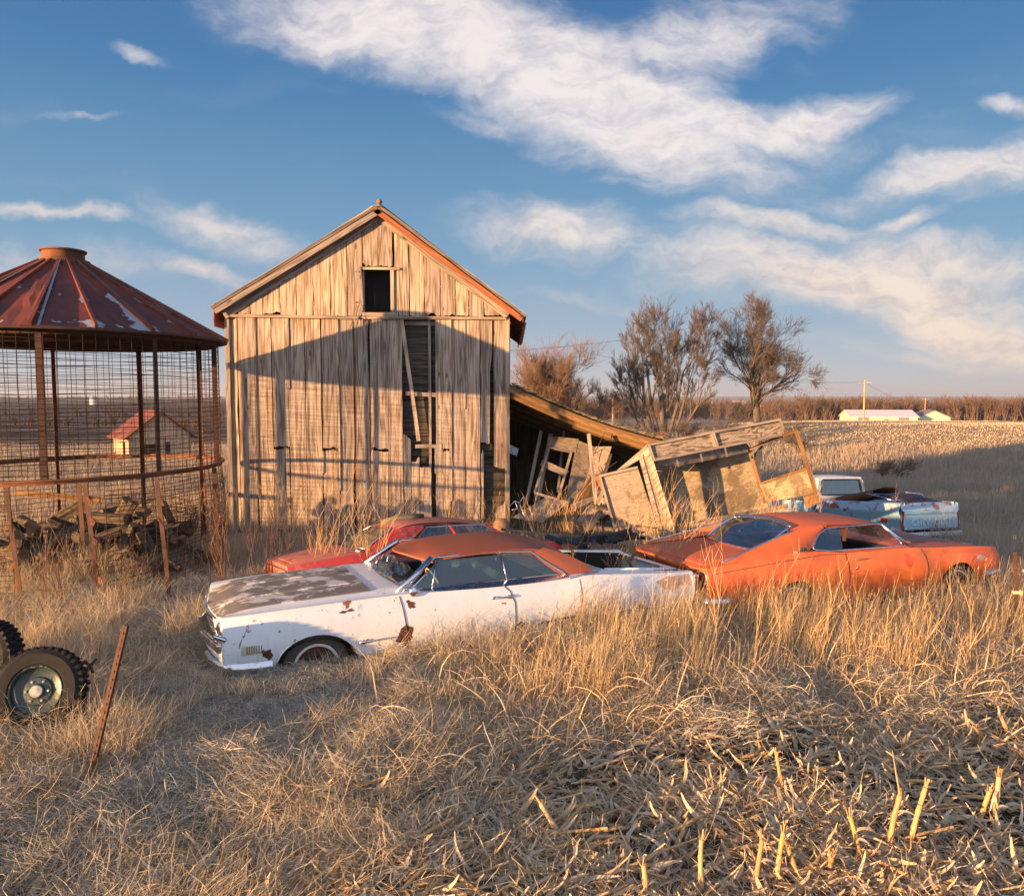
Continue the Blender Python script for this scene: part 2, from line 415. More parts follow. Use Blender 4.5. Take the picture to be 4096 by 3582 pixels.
def gh(x, y):
    x = np.asarray(x, float); y = np.asarray(y, float)
    tt = np.clip(x / np.maximum(y, 8), TS[0], TS[-1])
    i = np.clip(np.searchsorted(TS, tt) - 1, 0, len(TS) - 2); j = np.clip(np.searchsorted(YS, y) - 1, 0, len(YS) - 2)
    a = np.clip((tt - TS[i]) / (TS[i + 1] - TS[i]), 0, 1); b = np.clip((y - YS[j]) / (YS[j + 1] - YS[j]), 0, 1)
    a = a * a * (3 - 2 * a); b2 = b * b * (3 - 2 * b); b = np.where((YS[j] >= 60), b2 * .6 + b * .4, b)
    z = (ZT[i, j] * (1 - a) + ZT[i + 1, j] * a) * (1 - b) + (ZT[i, j + 1] * (1 - a) + ZT[i + 1, j + 1] * a) * b
    k = np.exp(-np.maximum(y, 0) / 40)
    z = z + k * .035 * (np.sin(x * 2.1 + y * .7) + np.sin(y * 3.3 - x * 1.2 + 1) * .7 + np.sin(x * 5.1 + 2) * np.sin(y * 4.3) * .6)
    return z + .16 * np.sin(x * .035 + 1.3) * np.clip((y - 60) / 100, 0, 1) * np.clip(y / 120, 0, 4)
def G1(x, y): return float(gh(x, y))

az = np.concatenate([np.linspace(-PI, -.75, 24)[:-1], np.linspace(-.75, .75, 230), np.linspace(.75, PI, 24)[1:]])
rr = np.concatenate([[0], np.geomspace(.6, 14000, 230)])
A_, R_ = np.meshgrid(az, rr)
X_ = R_ * np.sin(A_); Y_ = R_ * np.cos(A_)
V_ = np.stack([X_, Y_, gh(X_, Y_)], -1).reshape(-1, 3)
na = len(az); ii, jj = np.meshgrid(np.arange(len(rr) - 1), np.arange(na - 1), indexing='ij')
Q_ = np.stack([ii * na + jj, ii * na + jj + 1, (ii + 1) * na + jj + 1, (ii + 1) * na + jj], -1).reshape(-1, 4)[:, ::-1]
m, t, b = newmat('field_soil_and_thatch')
oc = objc(t); ox, oy, oz = t.sep(oc)
n1 = t.noise(oc, .35, 7, .6); n2 = t.noise(oc, 6, 8, .7); n3 = t.noise(t.map(oc, sc=(.012, .11, 1)), 1.0, 7, .62, .3); n4 = t.noise(oc, 34, 4, .7)
near = t.mix(t.step(n2, .40, .62), (.04, .030, .024), (.13, .095, .065))
near = t.mix(t.step(n4, .5, .68, 0, .5), near, (.26, .20, .14))
thatch = t.mix(t.step(n2, .35, .62), (.13, .11, .085), (.36, .30, .22))
thatch = t.mix(t.step(n4, .45, .65, 0, .6), thatch, (.50, .42, .31))
edge = t.m('SUBTRACT', t.m('ADD', oy, t.m('MULTIPLY', n1, 1.2)), t.m('ADD', 5.9, t.m('MULTIPLY', ox, .42)))
near = t.mix(t.m('MAXIMUM', t.step(edge, -.3, .3), t.step(t.m('ADD', ox, n1), -.6, -1.6)), near, thatch)
tan_ = t.mix(t.step(n2, .35, .65), (.30, .235, .17), (.50, .40, .29))
crop = t.mix(t.step(t.noise(oc, 1.6, 9, .75), .4, .62), (.34, .225, .125), (.62, .45, .27))
rows = t.m('SINE', t.m('MULTIPLY', t.m('ADD', ox, t.m('MULTIPLY', oy, .35)), 8))
crop = t.mix(t.step(rows, 0, 1, 0, .25), crop, (.19, .12, .07))
dkf = t.mix(t.step(n3, .46, .60), (.050, .042, .040), (.23, .16, .11))
far = t.mix(t.step(t.m('DIVIDE', ox, oy), -.06, .0), dkf, tan_)
c = t.mix(t.step(t.m('ADD', oy, t.m('MULTIPLY', n1, 5)), 8, 14), near, tan_)
c = t.mix(t.step(t.m('ADD', oy, t.m('MULTIPLY', n1, 10)), 56, 62), c, far)
hz = t.m('MULTIPLY', t.step(t.m('ADD', oy, t.m('ADD', t.m('MULTIPLY', n1, 7), t.m('MULTIPLY', ox, -.10))), 46, 49), t.step(t.m('DIVIDE', ox, oy), .33, .36))
c = t.mix(hz, c, crop)
t.put(b.inputs['Base Color'], c); b.inputs['Roughness'].default_value = .95; b.inputs['Specular IOR Level'].default_value = .1
t.put(b.inputs['Normal'], t.bump(t.m('ADD', n2, t.m('MULTIPLY', n4, .5)), .9, .06))
M_ground = m
o = fast_mesh('ground', V_, Q_, np.zeros_like(V_), m); o['kind'] = 'structure'
o.data.polygons.foreach_set('use_smooth', [True] * len(o.data.polygons))

def road(name, pts, w, mat):
    rows = []
    for i in range(len(pts) - 1):
        a = Vector(pts[i]); b_ = Vector(pts[i + 1]); n = max(2, int((b_ - a).length / 3))
        for k in range(n): rows.append(a.lerp(b_, k / n))
    rows.append(Vector(pts[-1]))
    R2 = []
    for i, q in enumerate(rows):
        d = (rows[min(i + 1, len(rows) - 1)] - rows[max(0, i - 1)]).normalized(); s = Vector((-d.y, d.x))
        R2.append([(q.x + s.x * w * k, q.y + s.y * w * k, G1(q.x + s.x * w * k, q.y + s.y * w * k) + .07) for k in (-.5, -.2, .2, .5)])
    mb = MB(); mb.grid(R2, flip=True); o = mb.build(name, mat); o['kind'] = 'structure'; return o
M_gravel = plain('pale_gravel', (.34, .31, .30), .95, var=.2, scale=1.5)
road('gravel_road', [(-110, 66), (-40, 66), (-19, 65), (-8, 62)], 5.0, M_gravel)
road('country_road', [(24, 112), (44, 118), (60, 140), (90, 165)], 6, M_gravel)

# ------------------------------------------------------------------ grass
rng = np.random.default_rng(7)
M_straw = leafmat('dry_straw', [(0, (.40, .32, .22)), (.3, (.66, .54, .36)), (.6, (.78, .65, .44)), (.85, (.52, .41, .28)), (1, (.22, .16, .11))], .35)
M_gold = leafmat('golden_stalk', [(0, (.46, .33, .18)), (.4, (.66, .49, .27)), (.75, (.73, .57, .34)), (1, (.36, .25, .14))], .35)
M_grey = leafmat('grey_matted_grass', [(0, (.40, .36, .29)), (.3, (.66, .60, .49)), (.62, (.80, .72, .57)), (.9, (.48, .41, .31)), (1, (.15, .15, .09))], .4)
M_husk = leafmat('bleached_corn_husk', [(0, (.50, .41, .29)), (.4, (.80, .68, .50)), (.7, (.76, .58, .35)), (1, (.32, .23, .15))], .3)
M_field = leafmat('field_grass', [(0, (.36, .30, .24)), (.5, (.54, .44, .33)), (1, (.42, .33, .25))], .35)
M_twig = plain('reddish_twig', (.24, .135, .075), .8, var=.3, scale=3)
M_twiglit = plain('sunlit_twig', (.50, .32, .16), .8, var=.3, scale=3)  # paler warm copy of the twig, low sunlight put into its colour

BLOCK = []                                           # footprints kept free of grass: (centre x, y, yaw, half length, half width)
def blocked(x, y, grow=0.0):
    k = np.zeros(len(x), bool)
    for cx, cy, yaw, hl, hw in BLOCK:
        a = (x - cx) * math.cos(yaw) + (y - cy) * math.sin(yaw); b_ = -(x - cx) * math.sin(yaw) + (y - cy) * math.cos(yaw)
        k |= (np.abs(a) < hl + grow) & (np.abs(b_) < hw + grow)
    return k
def vnoise(x, y, s, seed=0):                        # smooth value noise for clumps
    r = np.random.default_rng(seed).random((64, 64))
    u_ = x * s + 17.3; v_ = y * s + 5.1; i = np.floor(u_).astype(int); j = np.floor(v_).astype(int); a = u_ - i; b_ = v_ - j
    a = a * a * (3 - 2 * a); b_ = b_ * b_ * (3 - 2 * b_); i %= 64; j %= 64; i1 = (i + 1) % 64; j1 = (j + 1) % 64
    return (r[i, j] * (1 - a) + r[i1, j] * a) * (1 - b_) + (r[i, j1] * (1 - a) + r[i1, j1] * a) * b_
def scatter(n, y0, y1, x0=-1.0, x1=1.0, marg=.6, p=1.0):
    """points in the wedge x/y in (x0, x1) plus a margin, denser towards y0 when p > 0"""
    uu = rng.random(n); y = (y0 ** (2 - p) + uu * (y1 ** (2 - p) - y0 ** (2 - p))) ** (1 / (2 - p))
    x = rng.uniform(x0, x1, n) * y + rng.uniform(-marg, marg, n)
    return x, y
def blades(name, mat, x, y, h, w, lean, curl, dirx=None, nseg=3, rnd=None, z0=0.0, droop=1.0, label=None, cat='grass', kind='stuff', parent=None, twist=None):
    """ribbons: root at x, y; length h; initial lean from the vertical (rad); curl adds lean along the blade"""
    n = len(x)
    a = rng.uniform(0, 2 * PI, n) if dirx is None else dirx
    roll = rng.uniform(0, PI, n) if twist is None else twist
    z = gh(x, y) - .02 + z0
    pos = np.stack([x, y, z], 1); V = np.empty((n, nseg + 1, 2, 3)); G = np.empty((n, nseg + 1, 2, 3))
    th = lean.copy(); az_ = a.copy(); r_ = rng.random(n) if rnd is None else rnd
    cr, sr = np.cos(roll), np.sin(roll)
    for k in range(nseg + 1):
        ww = w * (1 - (k / nseg) ** 1.5 * .8) * .5
        hx, hy = -np.sin(az_), np.cos(az_); st_, ct_ = np.sin(th), np.cos(th)
        off = np.stack([hx * cr - ct_ * np.cos(az_) * sr, hy * cr - ct_ * np.sin(az_) * sr, st_ * sr], 1) * np.broadcast_to(ww, n)[:, None]
        V[:, k, 0] = pos - off; V[:, k, 1] = pos + off
        G[:, k, :, 0] = k / nseg; G[:, k, 0, 1] = 0; G[:, k, 1, 1] = 1; G[:, k, :, 2] = r_[:, None]
        st = h / nseg
        pos = pos + np.stack([np.sin(th) * np.cos(az_) * st, np.sin(th) * np.sin(az_) * st, np.cos(th) * st], 1)
        th = th + curl / nseg; az_ = az_ + rng.normal(0, .25, n) * droop
        if k: pos[:, 2] = np.maximum(pos[:, 2], z + .015 + rng.random(n) * .03)
    b0 = (np.arange(n) * (nseg + 1) * 2)[:, None, None]
    k0 = (np.arange(nseg) * 2)[None, :, None]; q = np.array([0, 1, 3, 2])[None, None, :]
    Fq = (b0 + k0 + q).reshape(-1, 4)
    global TIPS
    TIPS = (V[:, -1, 0] + V[:, -1, 1]) / 2
    o = fast_mesh(name, V.reshape(-1, 3), Fq, G.reshape(-1, 3), mat, parent)
    if parent is None: tag(o, label, cat, None, kind)
    return o
# ------------------------------------------------------------------ the old barn
random.seed(5)
YB = 15.0
def bx(px, py=850, Y=YB): return P(px, py, Y).x
def bz(py, Y=YB, px=740): return P(px, py, Y).z
barn = empty('barn', (-2.9, YB, G1(-2.9, 15)), 'weathered grey plank barn with a steep gable and a small dark loft opening', 'barn')
BO = barn.location.copy()
def bb(mb, name, mat, par=barn, **k):
    o = mb.build(name, mat, par, **k); o.matrix_parent_inverse = Matrix.Translation(-BO) if par is barn else Matrix.Identity(4); return o
XL, XR = bx(455), bx(1018)
ZE = bz(630)
ZP = bz(437)                                        # top of the wall under the ridge
PX = bx(757, 440)
def gable(x): return ZE + (ZP - ZE) * (1 - abs(x - PX) / ((XR - PX) if x > PX else (PX - XL)))
def plank(mb, x0, x1, z0, z1a, z1b, Y, jag=.03, jagtop=0, lean=0.0, th=.026, rnd=None, notch=None, cup=0):
    """upright board with ragged ends: front face follows a strip of columns"""
    n = 5; r = random.random() * 9 if rnd is None else rnd; m_ = 7
    ys = [Y + cup * math.sin(PI * i / n) for i in range(n + 1)]
    bot = [z0 + random.uniform(0, jag) * (1 + (random.random() < .2) * 1.6) for _ in range(n + 1)]; top = [z1a + (z1b - z1a) * i / n - random.uniform(0, jagtop) for i in range(n + 1)]
    wl = [random.uniform(-.006, .006) for _ in range(m_ + 1)]; wr = [random.uniform(-.006, .006) for _ in range(m_ + 1)]
    vs = []; gs = []; fs = []
    for side in (0, 1):
        for j in range(m_ + 1):
            k = j / m_
            for i in range(n + 1):
                zz = bot[i] + (top[i] - bot[i]) * k; xx = x0 + (x1 - x0) * i / n + lean * (zz - z0)
                if i == 0: xx += wl[j]
                if i == n: xx += wr[j]
                if notch and side >= 0:
                    for (s_, za, zb_, d_) in notch:
                        if za < zz < zb_:
                            if s_ < 0 and i == 0: xx += d_
                            if s_ > 0 and i == n: xx -= d_
                vs.append((xx, ys[i] + side * th, zz)); gs.append((zz, xx - x0))
    w = n + 1; B = (m_ + 1) * w
    for j in range(m_):
        for i in range(n):
            a = j * w + i; fs.append((a, a + 1, a + w + 1, a + w)); fs.append((B + a, B + a + w, B + a + w + 1, B + a + 1))
        a = j * w; fs.append((a, a + w, B + a + w, B + a)); a += n; fs.append((a, B + a, B + a + w, a + w))
    for i in range(n):
        fs.append((i, B + i, B + i + 1, i + 1)); a = m_ * w + i; fs.append((a, a + 1, B + a + 1, B + a))
    mb.add(vs, fs, gs, r)
edges = [140, 195, 280, 360, 443, 525, 605, 690, 765, 843, 935, 1005, 1165, 1240, 1310, 1385, 1450, 1530]
ex = [bx(400 + .4046 * e) for e in edges]
zb = bz(1062); zt = bz(634)
low = MB()
R2 = lambda y: bz((750 + y * .8094) / 2)             # region pixel row to height
for i in range(len(ex) - 1):
    if i == 11: continue
    x0, x1 = ex[i] + random.uniform(.004, .02), ex[i + 1] - random.uniform(.004, .02)
    Y = YB + random.uniform(-.012, .012); nt = []
    if i == 0: nt = [(1, R2(1190), R2(960), .03)]
    if i == 8: nt = [(-1, R2(1560), R2(700), .035), (1, R2(800), R2(700), .03)]
    if i == 7: nt = [(1, R2(1600), R2(1300), .03)]
    if i == 15: nt = [(1, R2(1300), R2(830), .05)]
    if i == 14: nt = [(1, R2(1250), R2(1200), .06)]
    zlow = zb - .12 + random.uniform(0, .1)
    if i == 15:                                      # short rotten board, broken off low
        plank(low, x0, x1 - .01, R2(1290), zt + .0, zt, Y, .12, .02, notch=nt); plank(low, x0, x0 + .06, zlow, R2(1300), R2(1290), Y, .05, .1); continue
    if i == 16:
        plank(low, x0, x1, R2(1390), zt, zt, Y, .05, .02, notch=nt); plank(low, x0 + .03, x1, zlow, R2(1600), R2(1500), Y, .05, .12); continue
    if i in (3, 6, 9, 12):                           # boards patched in two lengths
        zc = R2(1290) + random.uniform(-.03, .03)
        plank(low, x0, x1, zc, zt, zt, Y, .03, .015, notch=nt, cup=random.uniform(-.006, .01)); plank(low, x0 - .004, x1 - .01, zlow, zc - .01, zc - .005, Y - .004, .06, .04); continue
    plank(low, x0, x1, zlow, zt, zt, Y, .08, .015, notch=nt, cup=random.uniform(-.008, .012))
# broken boards at the foot of the gap
gx0, gx1 = ex[11], ex[12]
plank(low, gx0, gx0 + .15, zb - .1, R2(1215), R2(1240), YB, .05, .04)
plank(low, gx0 + .16, gx0 + .32, zb - .1, R2(1355), R2(1330), YB, .05, .06)
plank(low, gx0 + .33, gx0 + .55, zb - .1, R2(1375), R2(1380), YB + .005, .05, .05)
plank(low, gx1 - .02, gx1 + .14, R2(1420), R2(1270), R2(1262), YB - .02, .05, .03)
# narrow battens and split slivers over some seams
for k, (px, a, b_) in enumerate([(283, 640, 1540), (445, 640, 1000), (607, 1300, 1420), (688, 650, 1500), (852, 1290, 1640), (938, 645, 1640), (1188, 1260, 1400), (1240, 645, 1560), (1312, 650, 1100)]):
    xx = bx(400 + .4046 * px); w = random.uniform(.02, .05)
    plank(low, xx - w / 2, xx + w / 2, R2(b_), R2(a), R2(a), YB - .022, .05, .03, th=.018)
# upper gable boards, hung over the lower ones
eu = [190, 250, 312, 398, 480, 562, 648, 730, 808, 885, 965, 1037, 1110, 1190, 1262, 1330, 1405, 1480]
ux = [bx(400 + .4046 * e, 600) for e in eu]
wx0, wx1, wz0, wz1 = bx(728, 580), bx(781, 580), bz(626), bz(541)
for i in range(len(ux) - 1):
    x0, x1 = ux[i] + random.uniform(.002, .012), ux[i + 1] - random.uniform(.002, .012); Y = YB - .034 + random.uniform(-.008, .008)
    z0 = bz(634) + random.uniform(-.015, .015)
    if x1 > wx0 and x0 < wx1:
        ov = [(x0, min(x1, wx0 - .0))] if x0 < wx0 - .03 else []
        if x1 > wx1 + .1: ov.append((wx1 + .1, x1))
        for a, b_ in ov:
            if b_ - a > .03: plank(low, a, b_, z0, gable(a) + .03, gable(b_) + .03, Y, .03)
        a, b_ = max(x0, wx0 - .05), min(x1, wx1 + .05)
        if b_ - a > .03: plank(low, a, b_, wz1 + .05, gable(a) + .03, gable(b_) + .03, Y, .05)
        continue
    if i == 2: z0 += .06
    plank(low, x0, x1, z0, gable(x0) + .03, gable(x1) + .03, Y, .03, cup=random.uniform(-.006, .008))
bb(low, 'front_wall', M_wood)
# ledge rotted along the change of boards
led = MB()
led.beam((XL + .1, YB - .05, bz(632)), (XR - .05, YB - .05, bz(637)), .05, .035, up=(0, 1, .5), warp=.006, n=14)
led.beam((bx(735), YB - .07, bz(629)), (bx(800), YB - .07, bz(632)), .06, .05, up=(0, 1, .2), warp=.006, n=4)
bb(led, 'ledge', M_woodgrey)
# inner lining of dark horizontal boards seen through the gaps
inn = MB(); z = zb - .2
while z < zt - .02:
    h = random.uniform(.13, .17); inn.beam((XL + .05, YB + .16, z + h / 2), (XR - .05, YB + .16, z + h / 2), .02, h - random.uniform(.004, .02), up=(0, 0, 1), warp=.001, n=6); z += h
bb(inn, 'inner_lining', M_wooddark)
st = MB()
for px in (860, 712): st.beam((bx(px), YB + .10, zb), (bx(px), YB + .10, zt), .05, .09, up=(0, 1, 0))
st.beam((bx(811), YB + .08, bz(787)), (bx(872), YB + .08, bz(790)), .03, .08, up=(0, 0, 1)); st.beam((bx(830), YB + .05, bz(893)), (bx(873), YB + .05, bz(893)), .03, .07, up=(0, 0, 1), warp=.004, n=4)
st.beam((bx(807), YB + .1, zt - .12), (bx(874), YB + .1, zt - .12), .04, .08)
bb(st, 'studs', M_woodgrey)
br = MB(); br.beam((bx(806), YB - .03, bz(640)), (bx(838), YB - .05, bz(882)), .075, .022, up=(0, 1, 0), warp=.004, n=5); bb(br, 'loose_diagonal_board', M_wood)
pt = MB(); pt.beam((bx(712), YB + .06, zb), (bx(712), YB + .06, bz(650)), .05, .05, up=(0, 1, 0)); bb(pt, 'inner_post', M_woodgold)
# the loft window
win = empty('window', (0, 0, 0)); win.parent = barn; win.matrix_parent_inverse = Matrix.Translation(-BO)
w = MB(); w.beam((wx0 - .03, YB - .06, wz1 + .03), (wx1 + .2, YB - .06, wz1 + .02), .05, .055, up=(0, 1, 0), warp=.004, n=4); w.build('lintel', M_wood, win)
w = MB(); w.beam((wx0 - .02, YB - .06, wz0 - .03), (wx1 + .12, YB - .06, wz0 - .03), .06, .04, up=(0, 1, 0), warp=.004, n=4); w.build('sill', M_wood, win)
for xq, yq, wq in ((wx1 + .05, YB - .05, .07), (wx0 - .02, YB + .02, .06), (wx1 + .15, YB + .01, .03)):
    w = MB(); w.beam((xq, yq, wz0), (xq, yq, wz1), wq, .05, up=(0, 1, 0)); w.build('frame_board', M_wood, win)
w = MB(); w.box((wx0 - .1, YB + .35, wz0 - .1), (wx1 + .3, YB + .37, wz1 + .1)); w.build('loft_shade_sheet', M_dark, win)  # near-black sheet, the loft's inner shade put into its colour
w = MB()
w.beam((bx(724), YB - .10, bz(536)), (bx(729), YB - .13, bz(612)), .09, .03, up=(0, 1, 0), warp=.006, n=5)
bb(w, 'hanging_shutter_board', M_woodgrey)
w = MB()
for q in range(5):
    w.beam((bx(727 + q), YB - .12, bz(600)), (bx(711 + random.uniform(-3, 3)), YB - .15, bz(655 + random.uniform(-8, 12))), .022, .008, up=(0, 1, 0), warp=.018, n=6, wend=.008)
bb(w, 'torn_strip', M_woodgrey)
for a_, b_, cz in ((bx(726), bx(718), bz(546)), (bx(727), bx(717), bz(607))): w = MB(); w.beam((a_, YB - .12, cz), (b_, YB - .09, cz + .01), .03, .012, up=(0, 1, 0)); bb(w, 'rusty_hinge', M_rust)
# side and back walls
DB = 6.2
for name, X in (('side_wall', XL), ('side_wall', XR)):
    s = MB(); y = YB + .02
    while y < YB + DB:
        w_ = random.uniform(.2, .3)
        s.beam((X, y + w_ / 2, zb - .2), (X, y + w_ / 2, ZE + .02), .025, w_ - .012, up=(0, 1, 0)); y += w_
    bb(s, name, M_wood)
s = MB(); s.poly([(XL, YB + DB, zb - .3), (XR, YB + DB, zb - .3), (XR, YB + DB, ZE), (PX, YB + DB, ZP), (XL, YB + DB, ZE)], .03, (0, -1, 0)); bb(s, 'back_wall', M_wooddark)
for X in (XL + .05, XR - .03): s = MB(); s.beam((X, YB - .03, zb - .05), (X, YB - .03, zt - .02), .09, .03, up=(0, 1, 0), warp=.004, n=8); bb(s, 'corner_board', M_woodgrey)
# roof: boarding, rafters at the verge, corrugated edge, red stained soffit
YF = YB - .20
pkF = P(757, 412, YF); lF = P(423, 616, YF); rF = P(1052, 632, YF)
def slab(a, b_, y0, y1, th, name, mat, dz=0.0):
    mb = MB(); a = Vector(a); b_ = Vector(b_); n = Vector((-(b_ - a).z, 0, (b_ - a).x)).normalized(); n = n if n.z > 0 else -n
    a = a + n * dz; b_ = b_ + n * dz
    c = []
    for off in (-th, 0):
        for q, yy in ((a, y0), (b_, y0), (b_, y1), (a, y1)): c.append((q.x + n.x * off, yy, q.z + n.z * off))
    L = (b_ - a).length; mb.quadbox(c, gs=[(0, 0), (L, 0), (L, 5), (0, 5)] * 2)
    return mb, name, mat
roof = empty('roof'); roof.parent = barn; roof.matrix_parent_inverse = Matrix.Translation(-BO)
for (a, b_) in ((lF, pkF), (rF, pkF)):
    mb, nm, mt = slab(a, b_, YF, YB + DB + .3, .03, 'roof_boards', M_woodred, -.05)
    mb.build('roof_boards', mt, roof)
    # shingle courses: ragged stack of thin edges along the verge
    for k in range(3):
        mb, nm, mt = slab(a, b_, YF - .02 - .012 * k, YB + DB + .3, .012, 's', None, -.012 + .019 * k)
        mb.build('shingle_layer', M_woodgrey, roof)
    d = (pkF - a); n = Vector((-d.z, 0, d.x)).normalized(); n = n if n.z > 0 else -n
    mb = MB()                                        # barge board
    q0 = Vector((a.x, YF - .02, a.z)) - n * .10; q1 = Vector((pkF.x, YF - .02, pkF.z)) - n * .10
    mb.beam(q0 + d.normalized() * .02, q1, .025, .10, up=n); mb.build('barge_board', M_woodgrey if a is lF else M_woodred, roof)
    mb = MB()                                        # frieze board against the wall under the soffit
    e0 = Vector((XL if a is lF else XR, YB - .055, ZE + .0)); e1 = Vector((PX, YB - .055, ZP + .06))
    mb.beam(e0, e1, .03, .20, up=n, warp=.003, n=8); mb.build('frieze_board', M_woodgrey, roof)
    mb = MB(); e0 = e0 + n * .14; e1 = e1 + n * .14
    mb.beam(e0 + Vector((0, -.03, 0)), e1 + Vector((0, -.03, 0)), .05, .11, up=n, warp=.003, n=8); mb.build('rafter', M_woodred if a is rF else M_woodgrey, roof)
    mb = MB()
    for k in range(12):
        yy = YB + .4 + k * .5; mb.beam((a.x, yy, a.z - .13), (pkF.x, yy, pkF.z - .13), .04, .10, up=(0, 0, 1))
    mb.build('rafter_row', M_woodred, roof)
for X, S in ((lF.x + .03, 1), (rF.x - .04, -1)):     # hanging eave boards
    mb = MB(); mb.beam((X, YF + .02, ZE + .02 - .1), (X + .06 * S, YB + DB, ZE - .2), .02, .32 if S > 0 else .12, up=(0, 0, 1)); mb.build('eave_board', M_woodred, roof)
mb = MB(); mb.lathe([(0.0, .055), (.035, .045), (.055, .02), (.06, 0), (.045, -.03), (.02, -.05), (.025, -.09)], Matrix.Translation(P(759, 404, YB - .3)), 16)
mb.build('ridge_ball', plain('grey_ridge_ball', (.2, .15, .12), .8), roof, True)
mb = MB(); mb.beam((pkF.x, YF - .05, pkF.z + .0), (pkF.x, YB + DB + .3, pkF.z + .0), .16, .03, up=(0, 0, 1)); mb.build('ridge_cap', M_woodgrey, roof)
BLOCK.append(((XL + XR) / 2, YB + DB / 2, 0, (XR - XL) / 2, DB / 2))

# ------------------------------------------------------------------ collapsed lean-to on the right of the barn
random.seed(11)
lean = empty('lean_to', (1.5, 15.2, G1(1.5, 15.2)), 'collapsed lean-to shed sagging against the right wall of the barn', 'shed'); LO = lean.location.copy()
def lb(mb, name, mat, **k):
    o = mb.build(name, mat, lean, **k); o.matrix_parent_inverse = Matrix.Translation(-LO); return o
A = P(1020, 768, 14.95); B = P(1345, 884, 14.5); Bf = P(1345, 884, 14.5)
Cb = Vector((A.x, 20.5, A.z - .75)); Db = Vector((B.x + .5, 20.0, B.z - .70))
def rp(u_, v_):                                      # u down the slope, v to the back; sagging
    q = A.lerp(B, u_).lerp(Cb.lerp(Db, u_), v_); q.z -= .11 * math.sin(PI * u_) * (1 - .4 * v_); return q
mb = MB()
for j in range(26):
    v0 = j / 26
    mb.grid([[rp(i / 14, v0) , rp(i / 14, v0 + .036)] for i in range(15)], flip=False)
for s_ in (0, .028):
    mb.grid([[rp(i / 14, j / 6) + Vector((0, 0, -s_)) for j in range(7)] for i in range(15)])
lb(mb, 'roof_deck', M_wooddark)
mb = MB()                                            # cedar shingles, lifted along the front edge
for j in range(2):
    for i in range(60):
        u_ = (i + random.random() * .5) / 60; v_ = -.01 + j * .02 + random.random() * .03
        q = rp(u_, v_); q2 = rp(min(1, u_ + .035), v_ + .0)
        mb.beam(q + Vector((0, random.uniform(-.05, .05), .015 + random.random() * .02)), q2 + Vector((random.uniform(-.02, .05), random.uniform(-.05, .05), .04 + random.random() * .03)), random.uniform(.08, .16), .008, up=(.3, 0, 1))
for j in range(8):
    for i in range(40):
        u_ = (i + random.random() * .5) / 40; v_ = .05 + j * .11
        q = rp(u_, v_); q2 = rp(min(1, u_ + .04), v_); mb.beam(q + Vector((0, 0, .02)), q2 + Vector((0, 0, .05)), .5, .008, up=(.3, 0, 1))
lb(mb, 'shingles', wood('mossy_shingle', pale=(.32, .28, .20), dark=(.10, .09, .07), brown=(.30, .22, .08)))
def poly_beam(fn, v_, w_, th, dz, u0=0, u1=1):
    mb = MB(); n = 10
    for i in range(n):
        a = fn(u0 + (u1 - u0) * i / n, v_); b_ = fn(u0 + (u1 - u0) * (i + 1) / n, v_)
        mb.beam(a + Vector((0, 0, -dz)), b_ + Vector((.01, 0, -dz)), th, w_, up=(0, 0, 1), rnd=3.3 + v_)
    return mb
lb(poly_beam(rp, -.012, .13, .05, .10), 'front_rafter', M_woodgold)
lb(poly_beam(rp, .018, .10, .04, .20, .0, .95), 'second_rafter', M_woodgold)
for k in range(7): lb(poly_beam(rp, .1 + k * .13, .15, .05, .12), 'rafter', M_woodgold)
mb = MB()                                            # dark back boarding
y = 0
for i in range(16):
    x0 = -.05 + i * .25; q = rp(min(1, max(0, (x0 - A.x) / (B.x - A.x))), .98)
    mb.beam((x0 + .12, 20.2, -1.4), (x0 + .12, 20.2, q.z + .1), .252, .02, up=(0, 1, 0))
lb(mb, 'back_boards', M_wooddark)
BLOCK.append((1.6, 17.6, 0, 1.7, 2.6))
# things stacked inside the lean-to
def loose(name, label, cat, mb, mat, group=None, **k):
    o = mb.build(name, mat, None, **k)
    c = sum((Vector(q) for q in mb.v), Vector()) / len(mb.v); z0 = min(q[2] for q in mb.v); c.z = z0
    o.data.transform(Matrix.Translation(-c)); o.location = c
    return tag(o, label, cat, group)
for i, (a, b_, w_, lbx) in enumerate([((1075, 1005), (1102, 868), .09, 'left upright stud leaning in the dark of the lean-to'), ((1052, 1010), (1083, 862), .07, 'grey stud close to the barn wall inside the lean-to'), ((1116, 985), (1128, 862), .05, 'thin stud beside the leaning panel with a window')]):
    mb = MB(); mb.beam(P(*a, 15.6), P(*b_, 16.2), w_, .05, up=(0, 1, 0), warp=.004, n=3); loose('stud', lbx, 'timber', mb, M_woodgrey, 'studs leaning inside the lean-to')
pan = empty('leaning_panel', P(1170, 1010, 15.3), 'plywood panel with a framed window hole leaning inside the lean-to', 'panel'); PO = pan.location.copy()
pts = [P(1158, 868, 15.7), P(1212, 893, 15.6), P(1170, 1030, 15.2), P(1118, 1010, 15.2)]
def pb(mb, name, mat, par=pan, off=PO):
    o = mb.build(name, mat, par); o.matrix_parent_inverse = Matrix.Translation(-off); return o
mb = MB(); mb.poly([P(1155, 880, 15.7), P(1225, 908, 15.6), P(1190, 1030, 15.25), P(1130, 1008, 15.25)], .02); pb(mb, 'plywood', M_ply)
mb = MB(); mb.poly([P(1098, 872, 15.8), P(1158, 878, 15.7), P(1152, 905, 15.6), P(1095, 893, 15.7)], .02); pb(mb, 'upper_board', M_ply)
mb = MB(); fr = [P(1098, 895, 15.66), P(1143, 904, 15.62), P(1116, 1000, 15.3), P(1070, 985, 15.3)]
for i in range(4): mb.beam(fr[i], fr[(i + 1) % 4], .05, .03, up=(0, 1, 0))
pb(mb, 'window_frame', M_woodgrey)
